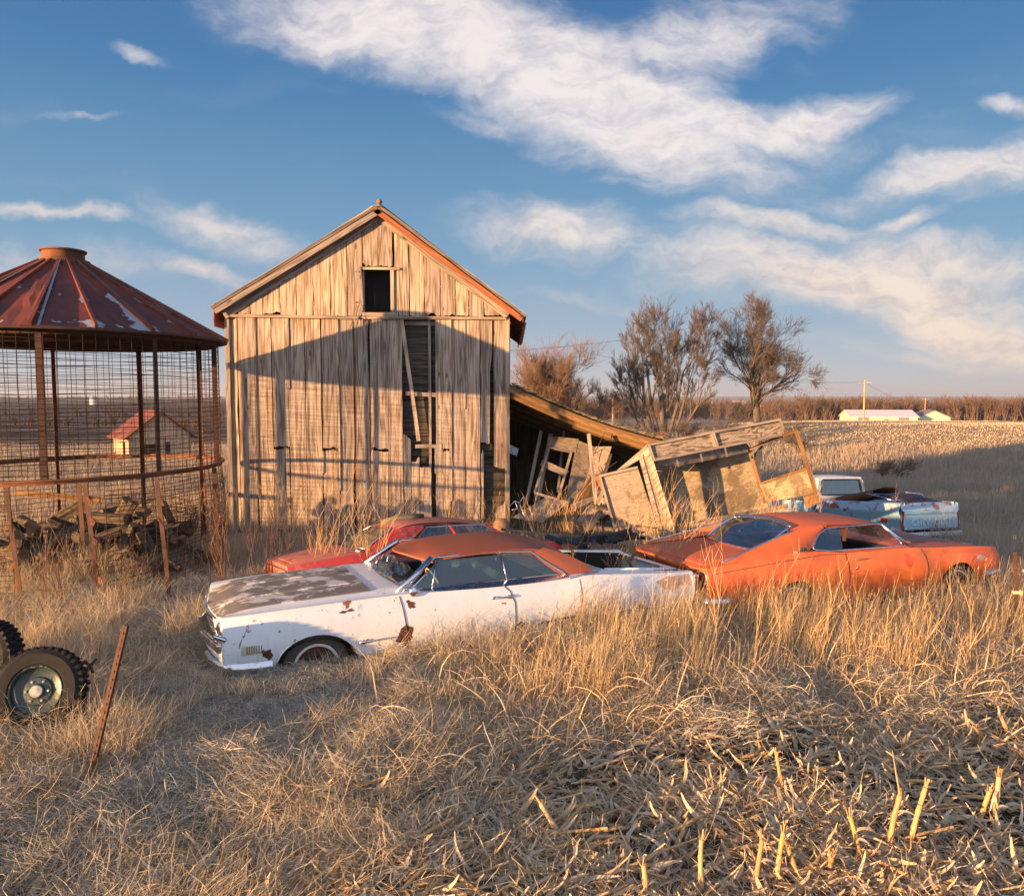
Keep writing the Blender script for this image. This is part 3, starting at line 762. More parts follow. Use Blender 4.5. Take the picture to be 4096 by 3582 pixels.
mb = MB(); mb.beam(P(1083, 925, 15.6), P(1135, 948, 15.5), .14, .02, up=(0, 1, 0)); pb(mb, 'cross_board', M_ply)
mb = MB(); mb.poly([P(1192, 893, 15.0), P(1224, 893, 14.95), P(1186, 1008, 14.7), P(1160, 1000, 14.7)], .02); loose('plywood_sheet', 'sunlit strip of plywood leaning beside the window panel', 'plywood sheet', mb, M_ply)
mb = MB(); mb.poly([P(1090, 995, 14.9), P(1140, 1003, 14.9), P(1085, 1045, 14.6), P(1025, 1035, 14.6)], .02); loose('dark_board', 'wide grey board lying slanted by the barn corner', 'board', mb, M_ply)
for i, (a, b_, w_, lbx, mt) in enumerate([
    ((1178, 868), (1195, 1045), .07, 'tall thin post with a pointed top standing in the wreckage', M_woodgrey),
    ((1232, 968), (1160, 1060), .28, 'wide plank slanting up to the right in the wreckage', M_woodgrey),
    ((1190, 958), (1130, 1055), .22, 'broad golden plank fallen below the window panel', M_woodgold),
    ((1255, 950), (1175, 1062), .10, 'narrow plank leaning behind the wide slanting one', M_wood),
    ((1150, 1052), (1275, 1068), .14, 'plank lying flat at the foot of the wreckage', M_woodgrey),
    ((1205, 1000), (1290, 1075), .09, 'plank fallen towards the plywood box', M_wood)]):
    mb = MB(); mb.beam(P(*a, 14.3 - .08 * i), P(*b_, 13.7 - .1 * i), w_, .03, up=(0, 1, .2), warp=.01, n=4); loose('fallen_plank', lbx, 'plank', mb, mt, 'planks fallen from the lean-to')
for i in range(20):
    mb = MB(); a = P(random.uniform(1120, 1290), random.uniform(990, 1060), random.uniform(13.2, 14.6)); an = random.uniform(-1.2, 1.4); L = random.uniform(.4, 1.1)
    mb.beam(a, a + Vector((math.cos(an) * L, random.gauss(0, .3), math.sin(an) * L * .6)), random.uniform(.05, .16), .022, up=(.2, 1, random.uniform(-.5, .5)), warp=.012, n=4, wend=random.uniform(.02, .1)); loose('splintered_board', 'short splintered grey board in the heap at the mouth of the lean-to', 'board', mb, random.choice([M_woodgrey, M_woodgrey, M_wood, M_wooddark]), 'splintered boards heaped at the lean-to')
mb = MB()
for i in range(14):
    a = P(1185 + random.uniform(-20, 25), 930 + random.uniform(-20, 60), 14.5 + random.random()); mb.beam(a, a + Vector((random.gauss(0, .25), random.gauss(0, .1), random.gauss(.1, .3))), .012, .008, warp=.03, n=3)
tag(mb.build('splinters', M_rustor), 'jumble of orange splinters and thin laths caught in the wreckage', 'splinters', None, 'stuff')

# ------------------------------------------------------------------ the tipped plywood box (a truck bed cap)
box = empty('plywood_camper_box', P(1450, 1040, 13.4), 'tipped over plywood camper box with a louvred strip, leaning in the weeds', 'camper box'); XO = box.location.copy()
def xb(mb, name, mat): return pb(mb, name, mat, box, XO)
def D6(x, y): return ((2000 + .6589 * x) / 2, (1650 + .6589 * y) / 2)
def Q(x, y, Y): return P(*D6(x, y), Y)
mb = MB(); mb.poly([Q(905, 192, 12.9), Q(1703, 42, 13.4), Q(1728, 132, 13.4), Q(935, 290, 12.9)], .03); xb(mb, 'fascia', M_plyfig)
mb = MB()
for a, b_ in (((900, 195), (1705, 42)), ((935, 288), (1730, 132)), ((1287, 125), (1318, 215)), ((1700, 45), (1730, 132)), ((905, 195), (935, 290))):
    mb.beam(Q(*a, 12.86 + (a[0] - 900) * .0006), Q(*b_, 12.86 + (b_[0] - 900) * .0006), .045 if a[0] != 1287 else .09, .035, up=(0, 1, 0))
xb(mb, 'fascia_trim', M_woodgrey)
mb = MB(); mb.box((0, 0, 0), (.001, .001, .001)); 
mb = MB()                                            # louvred aluminium strip
for k in range(6):
    f = k / 5; mb.beam(Q(930 + 6 * k, 292 + 11 * k, 13.15), Q(1500 + 6 * k, 187 + 9 * k, 13.6), .03, .012, up=(0, 1, .6))
for (a, b_) in (((1072, 268), (1085, 330)), ((1218, 240), (1230, 300)), ((1368, 213), (1380, 270))): mb.beam(Q(*a, 13.12), Q(*b_, 13.14), .03, .02, up=(0, 1, 0))
xb(mb, 'louvre_strip', plain('dull_aluminium', (.38, .36, .34), .45, .7))
mb = MB(); mb.poly([Q(935, 345, 13.9), Q(1515, 225, 14.2), Q(1620, 545, 13.9), Q(1660, 640, 13.8), Q(1050, 740, 13.6)], .02, (0, 1, 0)); xb(mb, 'inner_panel', M_plygold)
mb = MB(); mb.poly([Q(940, 350, 13.15), Q(1500, 235, 13.6), Q(1515, 232, 14.2), Q(935, 352, 13.9)], .02); xb(mb, 'shelf', M_ply)
mb = MB(); mb.poly([Q(612, 388, 13.3), Q(838, 335, 13.2), Q(900, 520, 13.1), Q(985, 790, 12.95), Q(725, 800, 13.1)], .03, (0, 1, 0)); xb(mb, 'left_wing', M_ply)
mb = MB(); mb.beam(Q(605, 385, 13.27), Q(838, 332, 13.17), .04, .05, up=(0, 1, 0)); mb.beam(Q(608, 385, 13.27), Q(725, 800, 13.05), .035, .05, up=(0, 1, 0)); xb(mb, 'wing_trim', M_woodgrey)
mb = MB(); mb.poly([Q(580, 400, 13.35), Q(600, 385, 13.3), Q(650, 530, 13.25), Q(632, 495, 13.3)], .02, (0, 1, 0)); xb(mb, 'orange_edge', M_woodred)
mb = MB(); mb.poly([Q(845, 270, 13.0), Q(868, 262, 13.0), Q(1000, 760, 12.75), Q(975, 765, 12.75)], .03, (0, 1, 0))
mb.poly([Q(905, 200, 12.95), Q(868, 240, 13.0), Q(900, 300, 12.95), Q(1045, 790, 12.7), Q(1085, 780, 12.7), Q(935, 300, 12.9)], .03, (0, 1, 0)); xb(mb, 'corner_post', M_wood)
mb = MB(); mb.poly([Q(868, 262, 13.02), Q(900, 250, 13.0), Q(1040, 760, 12.78), Q(1000, 762, 12.77)], .02, (0, 1, 0)); xb(mb, 'corner_panel', M_ply)
mb = MB(); mb.poly([Q(903, 192, 12.98), Q(715, 352, 13.5), Q(735, 358, 13.5), Q(870, 275, 13.05)], .03); xb(mb, 'top_edge', M_woodgrey)
mb = MB()                                            # open frame on the right
fr = [(1515, 232), (1800, 110), (1940, 540), (1612, 548)]
mb.beam(Q(1800, 108, 12.9), Q(1940, 545, 12.7), .06, .05, up=(0, 1, 0)); mb.beam(Q(1720, 140, 13.2), Q(1803, 108, 12.9), .05, .04, up=(0, 1, 0))
mb.beam(Q(1515, 230, 13.7), Q(1612, 548, 13.3), .05, .05, up=(0, 1, 0)); mb.beam(Q(1500, 232, 13.6), Q(1725, 135, 13.4), .04, .06, up=(0, 1, 0))
mb.beam(Q(1612, 548, 13.3), Q(1940, 540 - 65, 12.75), .05, .05, up=(0, 1, 0)) if 0 else None
mb.beam(Q(1580, 432, 13.35), Q(1880, 330, 12.85), .03, .04, up=(0, 1, 0))
xb(mb, 'end_frame', M_woodgold)
mb = MB(); mb.poly([Q(1580, 432, 13.36), Q(1880, 332, 12.86), Q(1938, 490, 12.76), Q(1612, 545, 13.3)], .02, (0, 1, 0)); xb(mb, 'lower_panel', M_plygold)
mb = MB(); mb.poly([Q(1845, 505, 12.8), Q(1930, 480, 12.72), Q(1942, 545, 12.7), Q(1862, 585, 12.75)], .03, (0, 1, 0)); xb(mb, 'foot_block', M_woodgold)
mb = MB(); mb.poly([Q(1545, 250, 13.7), Q(1600, 190, 13.65), Q(1575, 330, 13.5), Q(1600, 360, 13.45), Q(1580, 400, 13.45), Q(1560, 330, 13.55)], .01, (0, 1, 0)); xb(mb, 'torn_lining', plain('dark_cloth', (.03, .035, .05), .9))
mb = MB()
for k in range(3): mb.beam(Q(1045, 690 + k * 14, 13.0), Q(1750, 560 + k * 12, 13.1), .03, .03, up=(0, 1, .3))
xb(mb, 'lower_rail', M_woodgrey)
BLOCK.append((3.6, 13.4, 0, 1.7, .4))
# ------------------------------------------------------------------ the wire corn crib
random.seed(3)
CC = Vector((-6.66, 11.3, 0)); RB = 2.06; ZM = 1.56; ZEV = 3.52
crib = empty('wire_corn_crib', (CC.x, CC.y, G1(CC.x, CC.y)), 'round wire mesh corn crib with a rusty red conical steel roof', 'corn crib'); KO = crib.location.copy()
def kb(mb, name, mat, **k):
    o = mb.build(name, mat, crib, **k); o.matrix_parent_inverse = Matrix.Translation(-KO); return o
def cp(a, r, z): return Vector((CC.x + r * math.sin(a), CC.y - r * math.cos(a), z))     # a = 0 faces the camera side, grows to the right
def ang_of(px, r, Y0=None):
    best = None
    for k in range(-180, 180):
        q = cp(rad(k), r, 1.6); s = CX + F * q.x / (q.y * math.cos(PITCH))
        if abs(k) < 110 and (best is None or abs(s - px) < best[0]): best = (abs(s - px), rad(k))
    return best[1]
M_wire = plain('rusty_wire', (.055, .032, .024), .8, .2, scale=6)
M_roof = rusty('rusted_roof_sheet', (.25, .068, .036), (.13, .042, .028), None, .55, 2.2, .25)
# roof: twelve flat sheets between standing ribs, some with bright galvanised patches
m, t, b = newmat('rust_and_zinc_sheet'); oc = objc(t); gx, gy, gr = t.sep(t.attr('gc'))
n1 = t.noise(t.map(oc, sc=(1, 1, 1)), 1.3, 8, .65, .4); n2 = t.noise(oc, 9, 5, .7)
rc = t.mix(t.step(n1, .35, .65), (.20, .052, .030), (.10, .034, .024))
zn = t.step(t.m('ADD', n1, t.m('MULTIPLY', t.m('SUBTRACT', t.step(t.m('ABSOLUTE', gy), .5, 1.0), .5), .10)), .56, .585)
t.put(b.inputs['Base Color'], t.mix(zn, t.mix(t.step(n2, .5, .7, 0, .5), rc, (.10, .035, .025)), (.40, .42, .45)))
t.put(b.inputs['Roughness'], t.mix(zn, (.6, .6, .6), (.4, .4, .4))); b.inputs['Metallic'].default_value = .15
t.put(b.inputs['Normal'], t.bump(n1, .3, .03)); M_sheet = m
NS = 20; RE = 2.23; RC = .30; ZC = 4.62
rf = MB()
for i in range(NS):
    a0 = 2 * PI * i / NS + .05; a1 = a0 + 2 * PI / NS
    rows = []
    for k in range(9):
        f = k / 8; r = RC + (RE - RC) * f; z = ZC + (ZEV - .02 - ZC) * f
        row = []
        for j in range(7):
            g = j / 6; a = a0 + (a1 - a0) * g; row.append(cp(a, r * (1 - .012 * math.sin(PI * g)), z - .02 * math.sin(PI * g) * f + random.gauss(0, .006)))
        rows.append(row)
    n0 = len(rf.v); rf.grid(rows)
    for q in range(n0, len(rf.v)): k = (q - n0) // 7; j = (q - n0) % 7; rf.g[q] = (k / 8, j / 3 - 1, i * .37)
kb(rf, 'roof_sheets', M_sheet)
rb = MB()
for i in range(NS):
    a = 2 * PI * i / NS + .05
    rb.beam(cp(a, RC - .02, ZC + .025), cp(a, RE + .03, ZEV + .005), .035, .05, up=(0, 0, 1), rnd=i)
kb(rb, 'roof_rib', M_roof)
sm = MB()
for i in range(NS):
    a = 2 * PI * i / NS + .12; 
    if i % 2: sm.beam(cp(a - .035, RC + .05, ZC + .008), cp(a - .035, RE, ZEV - .012), .03, .008, up=(0, 0, 1))
kb(sm, 'zinc_seam', plain('bare_zinc', (.42, .42, .44), .4, .5))
cap = MB(); T = Matrix.Translation(Vector((CC.x, CC.y, 0)))
cap.lathe([(RC + .06, ZC - .03), (RC + .05, ZC + .03), (.285, ZC + .04), (.28, ZC + .15), (.31, ZC + .155), (.31, ZC + .18), (.0, ZC + .195)], T, 32)
kb(cap, 'roof_cap', M_rustor, smooth=True, auto=30)
ev = MB(); ev.tube([cp(2 * PI * i / 60, RE, ZEV - .03) for i in range(60)], .022, 6, closed=True)
ev.lathe([(RB + .03, ZEV - .10), (RB + .035, ZEV - .02)], T, 60)
ev.lathe([(RB + .02, ZEV - .02), (RB + .015, ZEV - .10)], T, 60)
kb(ev, 'eave_band', M_rust)
lin = MB(); lin.lathe([(.3, ZC - .06), (RE - .03, ZEV - .05)], T, 40); kb(lin, 'roof_underside', plain('dark_rust_underside', (.05, .025, .018), .8))
# posts: above and below the middle ring
PA = [ang_of(p_, RB) for p_ in (82, 311, 430)]
up_ang = [PA[0], PA[1], PA[2]]
step = (PA[1] - PA[0])
angs = [PA[0] - step * k for k in (1, 2)] + PA + [PA[2] + .66 * k for k in range(1, 6)]
def lpost(a, z0, z1, r0, r1, w_, name, mat, rnd=0, dx=0.0):
    mb = MB(); q0 = cp(a, r0, z0); q1 = cp(a, r1, z1); tg = Vector((math.cos(a), math.sin(a), 0)); nr = Vector((math.sin(a), -math.cos(a), 0))
    mb.beam(q0 + tg * dx, q1, w_, .008, up=nr); mb.beam(q0 + tg * (dx + w_ / 2) - nr * .03, q1 + tg * w_ / 2 - nr * .03, .008, .06, up=nr)
    return kb(mb, name, mat)
for i, a in enumerate(angs):
    w_ = .075 if abs(a - PA[0]) < .01 else .06
    lpost(a, ZM, ZEV, RB + .03, RB + .03, w_, 'upper_post', M_rust if i < 6 else M_rustor)
for k, a in enumerate(angs[:0]): pass
# lower posts, splayed where the crib has sagged
def lowpost(px0, py0, px1, py1, Y0, Y1, w_, name='lower_post', mat=None, clips=0):
    mb = MB(); a = P(px0, py0, Y0); b_ = P(px1, py1, Y1); nr = Vector((.1, -1, 0)).normalized()
    mb.beam(a, b_, w_, .01, up=nr); sd = (b_ - a).cross(nr).normalized()
    mb.beam(a + sd * w_ / 2 - nr * .03, b_ + sd * w_ / 2 - nr * .03, .01, .06, up=nr)
    o = kb(mb, name, mat or M_rust)
    if clips:
        for k in range(clips):
            mb = MB()
            q = a.lerp(b_, (k + .6) / (clips + .2)); s = -sd if clips == 7 else sd
            s = sd if px0 < 100 else -sd
            mb.poly([q, q + s * .075 * 1 + Vector((0, 0, -.09)), q + s * .065 + Vector((0, -.02, -.14)), q + Vector((0, 0, -.10))], .008, nr)
            kb(mb, 'door_clip', M_rustor)
lowpost(12, 975, 50, 1262, 9.26, 9.2, .055, clips=7)
lowpost(170, 968, 206, 1248, 9.26, 9.2, .055, clips=7)
lowpost(158, 968, 168, 1100, 9.28, 9.26, .05)
lowpost(313, 955, 340, 1195, 9.55, 9.6, .05)
lowpost(429, 935, 436, 1110, 10.9, 11.0, .06)
lowpost(-120, 975, -110, 1250, 9.0, 9.0, .06)
for k in range(1, 6):
    a = PA[2] + .66 * k; lpost(a, -.1, ZM, RB + .03, RB + .03, .05, 'lower_post', M_rustor)
# middle ring: angle iron
rg = MB(); N = 72
ringz = lambda a: ZM + .03 * math.sin(a - .3)
rg.tube([cp(2 * PI * i / N, RB + .04, ringz(2 * PI * i / N)) for i in range(N)], .036, 4, closed=True)
rg.tube([cp(2 * PI * i / N, RB + .09, ringz(2 * PI * i / N) + .03) for i in range(N)], .018, 4, closed=True)
kb(rg, 'middle_ring', M_rustor)
# wire mesh, drawn by hand: crowded hoops, uprights
def mesh_part(z0, z1, a0, a1, nh, nv, sag=.0, rough_=.006, name='wire_mesh', bulge=0.0):
    mb = MB()
    for k in range(nh):
        z = z0 + (z1 - z0) * (k + random.uniform(-.18, .18)) / max(1, nh - 1); ph = random.uniform(0, 6)
        n = max(6, int((a1 - a0) / .09)); pts = []
        for i in range(n + 1):
            a = a0 + (a1 - a0) * i / n; f = (z - z0) / (z1 - z0)
            pts.append(cp(a, RB + .045 + bulge * math.sin(PI * f) + random.gauss(0, rough_ * .4), z + rough_ * math.sin(a * 5 + ph) - sag * math.sin(a * 2.2 + 1) * (1 - f)))
        mb.tube(pts, .0048, 3, cap=False)
    for k in range(nv + 1):
        a = a0 + (a1 - a0) * k / nv; pts = []
        for i in range(9):
            f = i / 8; pts.append(cp(a + random.gauss(0, .0012), RB + .048 + bulge * math.sin(PI * f), z0 + (z1 - z0) * f - sag * math.sin(a * 2.2 + 1) * (1 - f)))
        mb.tube(pts, .0048, 3, cap=False)
    return kb(mb, name, M_wire)
mesh_part(ZM + .03, ZEV - .02, 0, 2 * PI, 31, 92, rough_=.016)
aD0 = ang_of(190, RB); aD1 = ang_of(20, RB)
mesh_part(.0, ZM, aD0 + .02, aD0 + .02 + 2.0, 27, 27, sag=.10, rough_=.02, bulge=.05)
mesh_part(.0, ZM, aD0 + 2.02, 2 * PI + aD1 - .02, 20, 44, sag=.0, rough_=.01)
mb = MB(); 
for (a, b_) in (((95, 1103), (165, 1098)), ((60, 1180), (165, 1172)), ((55, 1215), (196, 1208)), ((95, 1040), (160, 1150))): mb.tube([P(*a, 8.8), P((a[0] + b_[0]) / 2, (a[1] + b_[1]) / 2 + 6, 8.8), P(*b_, 8.8)], .006, 5)
kb(mb, 'loose_wire', M_rustor)
mb = MB(); mb.beam(P(58, 1222, 8.7), P(190, 1218, 8.72), .05, .07, up=(0, 0, 1), warp=.008, n=6); kb(mb, 'sill_board', M_wood)
mb = MB(); mb.beam(P(30, 985, 12.9), P(200, 1000, 12.9), .03, .10, up=(0, 0, 1)); kb(mb, 'back_board', M_woodgold)
BLOCK.append((CC.x, CC.y, 0, .01, .01))

# logs and wire rolls heaped inside the crib
M_bark = wood('rotten_firewood', pale=(.17, .13, .095), dark=(.022, .018, .015), brown=(.12, .08, .045))
M_logend = wood('sawn_log_end', pale=(.26, .18, .10), dark=(.14, .09, .05), brown=(.3, .2, .1))
rn = random.Random(8)
for i in range(96):
    lay = i // 40
    x = CC.x + rn.uniform(-1.45, 1.7) * (1 - .25 * lay); y = CC.y + rn.uniform(-.7, 1.3); zz = .08 + lay * .26 + rn.uniform(0, .22)
    a = rn.uniform(-.9, .9); L = rn.uniform(.25, .6); r = rn.uniform(.05, .13); up_ = rn.gauss(0, .5)
    if i in (5, 11, 17): a, up_, zz = 0, 1.35, .45
    d = Vector((math.cos(a) * math.cos(up_), math.sin(a) * math.cos(up_), math.sin(up_))); c0 = Vector((x, y, zz + G1(x, y)))
    lg = empty('log', c0, ['short split log in the crib heap', 'rotten grey log in the crib heap', 'upright sawn log standing in the crib heap'][2 if i in (5, 11, 17) else i % 2], 'log', ['split logs heaped in the crib', 'rotten logs heaped in the crib', 'upright logs in the crib'][2 if i in (5, 11, 17) else i % 2])
    mb = MB(); sd = d.orthogonal().normalized(); s2 = d.cross(sd); rows = []; prof = [rn.uniform(.7, 1.15) for _ in range(9)]
    for j in range(6):
        f = j / 5 - .5; rows.append([d * f * L + (sd * math.cos(2 * PI * q / 9) + s2 * math.sin(2 * PI * q / 9)) * r * prof[q] * rn.uniform(.88, 1.06) for q in range(9)])
    mb.grid(rows, closed=True); 
    for q in range(len(mb.g)): mb.g[q] = ((q // 9) * L / 5, (q % 9) * r * .7, mb.g[q][2])
    mb.build('bark', M_bark, lg)
    for rw in (rows[0], rows[-1][::-1]): mb = MB(); mb.poly(rw); mb.build('cut_end', M_logend, lg)
def wire_roll(c, r, h, tilt, label, n=260, seed=1):
    rn = random.Random(seed); mb = MB(); M4 = Matrix.Translation(c) @ Matrix.Rotation(tilt, 4, 'X')
    for lap in range(16):
        zz = rn.uniform(-h / 2, h / 2); rr_ = r * rn.uniform(.88, 1.05); ph = rn.uniform(0, 6)
        mb.tube([M4 @ Vector((rr_ * math.cos(q * .26) * (1 + .03 * math.sin(q + ph)), rr_ * math.sin(q * .26), zz + .03 * math.sin(q * .8 + ph))) for q in range(24)], .0035, 3, closed=True)
    for q in range(46):
        a = 2 * PI * q / 46; mb.tube([M4 @ Vector((r * math.cos(a), r * math.sin(a), -h / 2)), M4 @ Vector((r * 1.02 * math.cos(a + .03), r * 1.02 * math.sin(a + .03), h / 2))], .003, 3)
    loose('wire_roll', label, 'wire roll', mb, M_wire)
wire_roll(P(160, 1075, 11.6), .42, .35, .05, 'rusty roll of woven wire standing among the logs', seed=3)
wire_roll(P(300, 1050, 12.0), .70, .30, .35, 'wide rusty heap of coiled wire at the back of the crib', seed=5)
# ------------------------------------------------------------------ cars, built in their own axes: x rearwards from the nose, y to the car's right, z up
def pose(x, y, z, yaw, pitch, roll, s=1.0):
    return Matrix.Translation((x, y, z)) @ Matrix.Rotation(yaw, 4, 'Z') @ Matrix.Rotation(pitch, 4, 'Y') @ Matrix.Rotation(roll, 4, 'X') @ Matrix.Scale(s, 4)
def crv(tab):
    xs = [a for a, _ in tab]; ys = [b_ for _, b_ in tab]
    def f(x):
        if x <= xs[0]: return ys[0]
        if x >= xs[-1]: return ys[-1]
        i = max(j for j in range(len(xs)) if xs[j] <= x); i = min(i, len(xs) - 2)
        h = xs[i + 1] - xs[i]; k = (x - xs[i]) / h
        m0 = (ys[i + 1] - ys[i - 1]) / (xs[i + 1] - xs[i - 1]) if i > 0 else (ys[1] - ys[0]) / h
        m1 = (ys[i + 2] - ys[i]) / (xs[i + 2] - xs[i]) if i + 2 < len(xs) else (ys[i + 1] - ys[i]) / h
        return (2 * k ** 3 - 3 * k * k + 1) * ys[i] + (k ** 3 - 2 * k * k + k) * h * m0 + (3 * k * k - 2 * k ** 3) * ys[i + 1] + (k ** 3 - k * k) * h * m1
    return f
def lin(tab):
    return lambda x: float(np.interp(x, [a for a, _ in tab], [b_ for _, b_ in tab]))
M_glass = glassmat('dusty_teal_glass')
M_glassclear = glassmat('hazy_glass', (.55, .58, .50), .14, .35)
M_seat = plain('teal_vinyl', (.035, .075, .09), .5, var=.4, scale=6, bump=.2)
M_seatblk = plain('dark_vinyl', (.03, .03, .035), .5, var=.4)
M_under = plain('near_black_underside', (.02, .017, .015), .9)  # even near-black for floor pans, wheel wells, boot and frame rails
M_white_tyre = plain('whitewall_band', (.55, .52, .48), .7)
M_redlens = plain('red_lens', (.35, .02, .015), .25, var=.2)
M_blacktrim = plain('black_trim', (.02, .02, .022), .5)
M_hub = rusty('rusty_wheel_disc', (.12, .05, .03), (.05, .03, .025), None, .6, 8, .4)
def wheel(par, x, y, z, r, out, white=(.62, .68), disc=None):
    """tyre standing in the arch; out = +1 or -1 is the outward side"""
    M4 = Matrix.Translation((x, y, z)) @ Matrix.Rotation(-out * PI / 2, 4, 'X')
    w = .10
    e = empty('wheel'); e.parent = par
    mb = MB(); mb.lathe([(r * .60, -w), (r * .80, -w * 1.05), (r * .94, -w * .9), (r, -w * .6), (r, w * .6), (r * .94, w * .9), (r * .80, w * 1.05), (r * .60, w * .95)], M4, 40); mb.build('tyre', M_rubber, e, True, 45)
    mb = MB(); mb.lathe([(r * white[0], w * 1.0), (r * (white[0] + white[1]) / 2, w * 1.06), (r * white[1], w * 1.05)], M4, 40); mb.build('whitewall', M_white_tyre, e, True)
    mb = MB(); mb.lathe([(r * .62, w * .95), (r * .58, w * .8), (r * .55, w * .5), (r * .3, w * .55), (r * .28, w * .85), (.0, w * .9)], M4, 32); mb.build('rim', disc or M_hub, e, True, 35)
    return e
def car(S):
    """S: dict of tables. Returns root empty"""
    root = empty('car', mat=S['M'], label=S['label'], cat='car'); L = S['L']
    zsh, wsh, wmx, zlo = crv(S['zsh']), crv(S['wsh']), crv(S['wmax']), lin(S['zlo'])
    arches = S['arches']                              # (x centre, z centre, radius, flatness)
    def low(x):
        z = zlo(x)
        for xc, zc, r, fl in arches:
            if abs(x - xc) < r: z = max(z, zc + fl * math.sqrt(max(0, r * r - (x - xc) ** 2)))
        return z
    xs = set(np.linspace(0, L, 60))
    for xc, zc, r, fl in arches:
        for k in range(21):
            xs.add(xc - r * math.cos(PI * k / 20) * .9999)
        xs.add(xc - r - .002); xs.add(xc + r + .002)
    for q in S.get('stations', []): xs.add(q)
    xs = sorted(xs)
    prof = crv(S['prof'])
    def sy(x, z):                                     # outer half width at a height
        t_ = (z - .2) / (zsh(x) - .2); y = wmx(x) * prof(t_)
        ts = max(0, (t_ - .86) / .14); return y * (1 - ts) + min(y, wsh(x)) * ts if t_ > .86 else y
    S['sy'] = sy
    K = 14
    wrec = S.get('dent', 0)
    for s in (-1, 1):
        mb = MB(); rows = []
        for x in xs:
            z0 = low(x); z1 = zsh(x); row = []
            for k in range(K + 1):
                f = k / K; z = z0 + (z1 - z0) * (1 - (1 - f) ** 1.15); y = sy(x, z)
                row.append((x, s * y, z))
            row.insert(0, (x, s * (sy(x, z0) - .035), z0 + .004))
            rows.append(row)
        mb.grid(rows, flip=(s > 0))
        mb.build('side_panel', S['mat'], root, True, 38)
    # upper surface between the shoulders: bonnet, cowl, deck
    zc, ff = crv(S['zc']), S['cross']
    def top(x, q):                                    # q from -1 to 1 across
        a = abs(q); return (x, q * wsh(x), zsh(x) + (zc(x) - zsh(x)) * ff(a))
    S['top'] = top
    qs = [-1, -.97, -.93, -.88, -.83, -.78, -.70, -.6, -.45, -.3, -.15, 0, .15, .3, .45, .6, .70, .78, .83, .88, .93, .97, 1]
    def topgrid(name, x0, x1, q0, q1, mat, dz=0.0, n=24, lip=0.0, par=root):
        qq = [q for q in qs if q0 < q < q1]; qq = [q0] + qq + [q1]; rows = []
        for i in range(n + 1):
            x = x0 + (x1 - x0) * i / n; rows.append([Vector(top(x, q)) + Vector((0, 0, dz)) for q in qq])
        if lip:
            rows = [[q + Vector((0, 0, -lip)) for q in rows[0]]] + rows + [[q + Vector((0, 0, -lip)) for q in rows[-1]]]
            rows = [[r_[0] + Vector((0, 0, -lip))] + r_ + [r_[-1] + Vector((0, 0, -lip))] for r_ in rows]
        mb = MB(); mb.grid(rows); return mb.build(name, mat, par, True, 40)
    S['topgrid'] = topgrid
    for (x0, x1, q0, q1) in S['decks']: topgrid('upper_body', x0, x1, q0, q1, S['topmat'])
    for (nm, x0, x1, q, mat) in S['lids']: topgrid(nm, x0, x1, -q, q, mat, .009, 26, .02)
    # nose and tail
    for nm, x in (('front_panel', 0.0), ('rear_panel', L)):
        d = S['endin'][0 if x == 0 else 1]; mb = MB(); rows = []
        for k in range(9):
            row = []
            for q in qs:
                a = top(x, q); zb_ = low(x); z = a[2] + (zb_ - a[2]) * k / 8; yy = q * (sy(x, z) if abs(q) == 1 else sy(x, z))
                row.append((x + d(k / 8, abs(q)), yy if k else a[1], z))
            rows.append(row)
        mb.grid(rows, flip=(x == 0)); mb.build(nm, S['endmat'], root, True, 40)
    # underside
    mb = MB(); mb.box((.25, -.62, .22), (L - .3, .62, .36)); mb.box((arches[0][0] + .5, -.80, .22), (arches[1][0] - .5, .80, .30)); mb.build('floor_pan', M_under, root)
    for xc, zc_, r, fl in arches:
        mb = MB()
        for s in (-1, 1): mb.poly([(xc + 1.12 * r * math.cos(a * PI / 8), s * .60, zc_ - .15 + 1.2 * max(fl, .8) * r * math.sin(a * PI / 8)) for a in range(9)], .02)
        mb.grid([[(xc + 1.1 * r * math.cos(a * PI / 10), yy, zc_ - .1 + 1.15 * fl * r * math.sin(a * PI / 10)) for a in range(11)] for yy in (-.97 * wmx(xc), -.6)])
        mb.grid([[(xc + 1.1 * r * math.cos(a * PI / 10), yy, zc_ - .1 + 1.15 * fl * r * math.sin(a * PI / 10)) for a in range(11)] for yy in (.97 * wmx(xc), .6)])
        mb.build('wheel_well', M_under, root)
    return root
def sideplane(S):
    yb, yt, zb_, zt_ = S['gy']                        # greenhouse half width at the belt and at the roof rail
    return lambda x, z, s: Vector((x, s * (yb + (yt - yb) * (z - zb_) / (zt_ - zb_)), z))
def outline(pts, n=6, r=.05):
    """round the corners of a closed polygon given as (x, z)"""
    out = []; N = len(pts)
    for i in range(N):
        p0, p1, p2 = Vector(pts[i - 1]), Vector(pts[i]), Vector(pts[(i + 1) % N])
        a = p1 + (p0 - p1).normalized() * min(r, (p0 - p1).length * .45); c = p1 + (p2 - p1).normalized() * min(r, (p2 - p1).length * .45)
        for k in range(n + 1):
            f = k / n; out.append((a * (1 - f) + p1 * f) * (1 - f) + (p1 * (1 - f) + c * f) * f)
    return out
def seam(root, S, pts, name='door_seam', s=-1, r=.006, mat=None):
    mb = MB(); P_ = []
    for (x0, z0), (x1, z1) in zip(pts[:-1], pts[1:]):
        for k in range(8): x = x0 + (x1 - x0) * k / 8; z = z0 + (z1 - z0) * k / 8; P_.append((x, s * (S['sy'](x, z) + .0005), z))
    x, z = pts[-1]; P_.append((x, s * (S['sy'](x, z) + .0005), z)); mb.tube(P_, r, 5); return mb.build(name, mat or M_blacktrim, root, True)
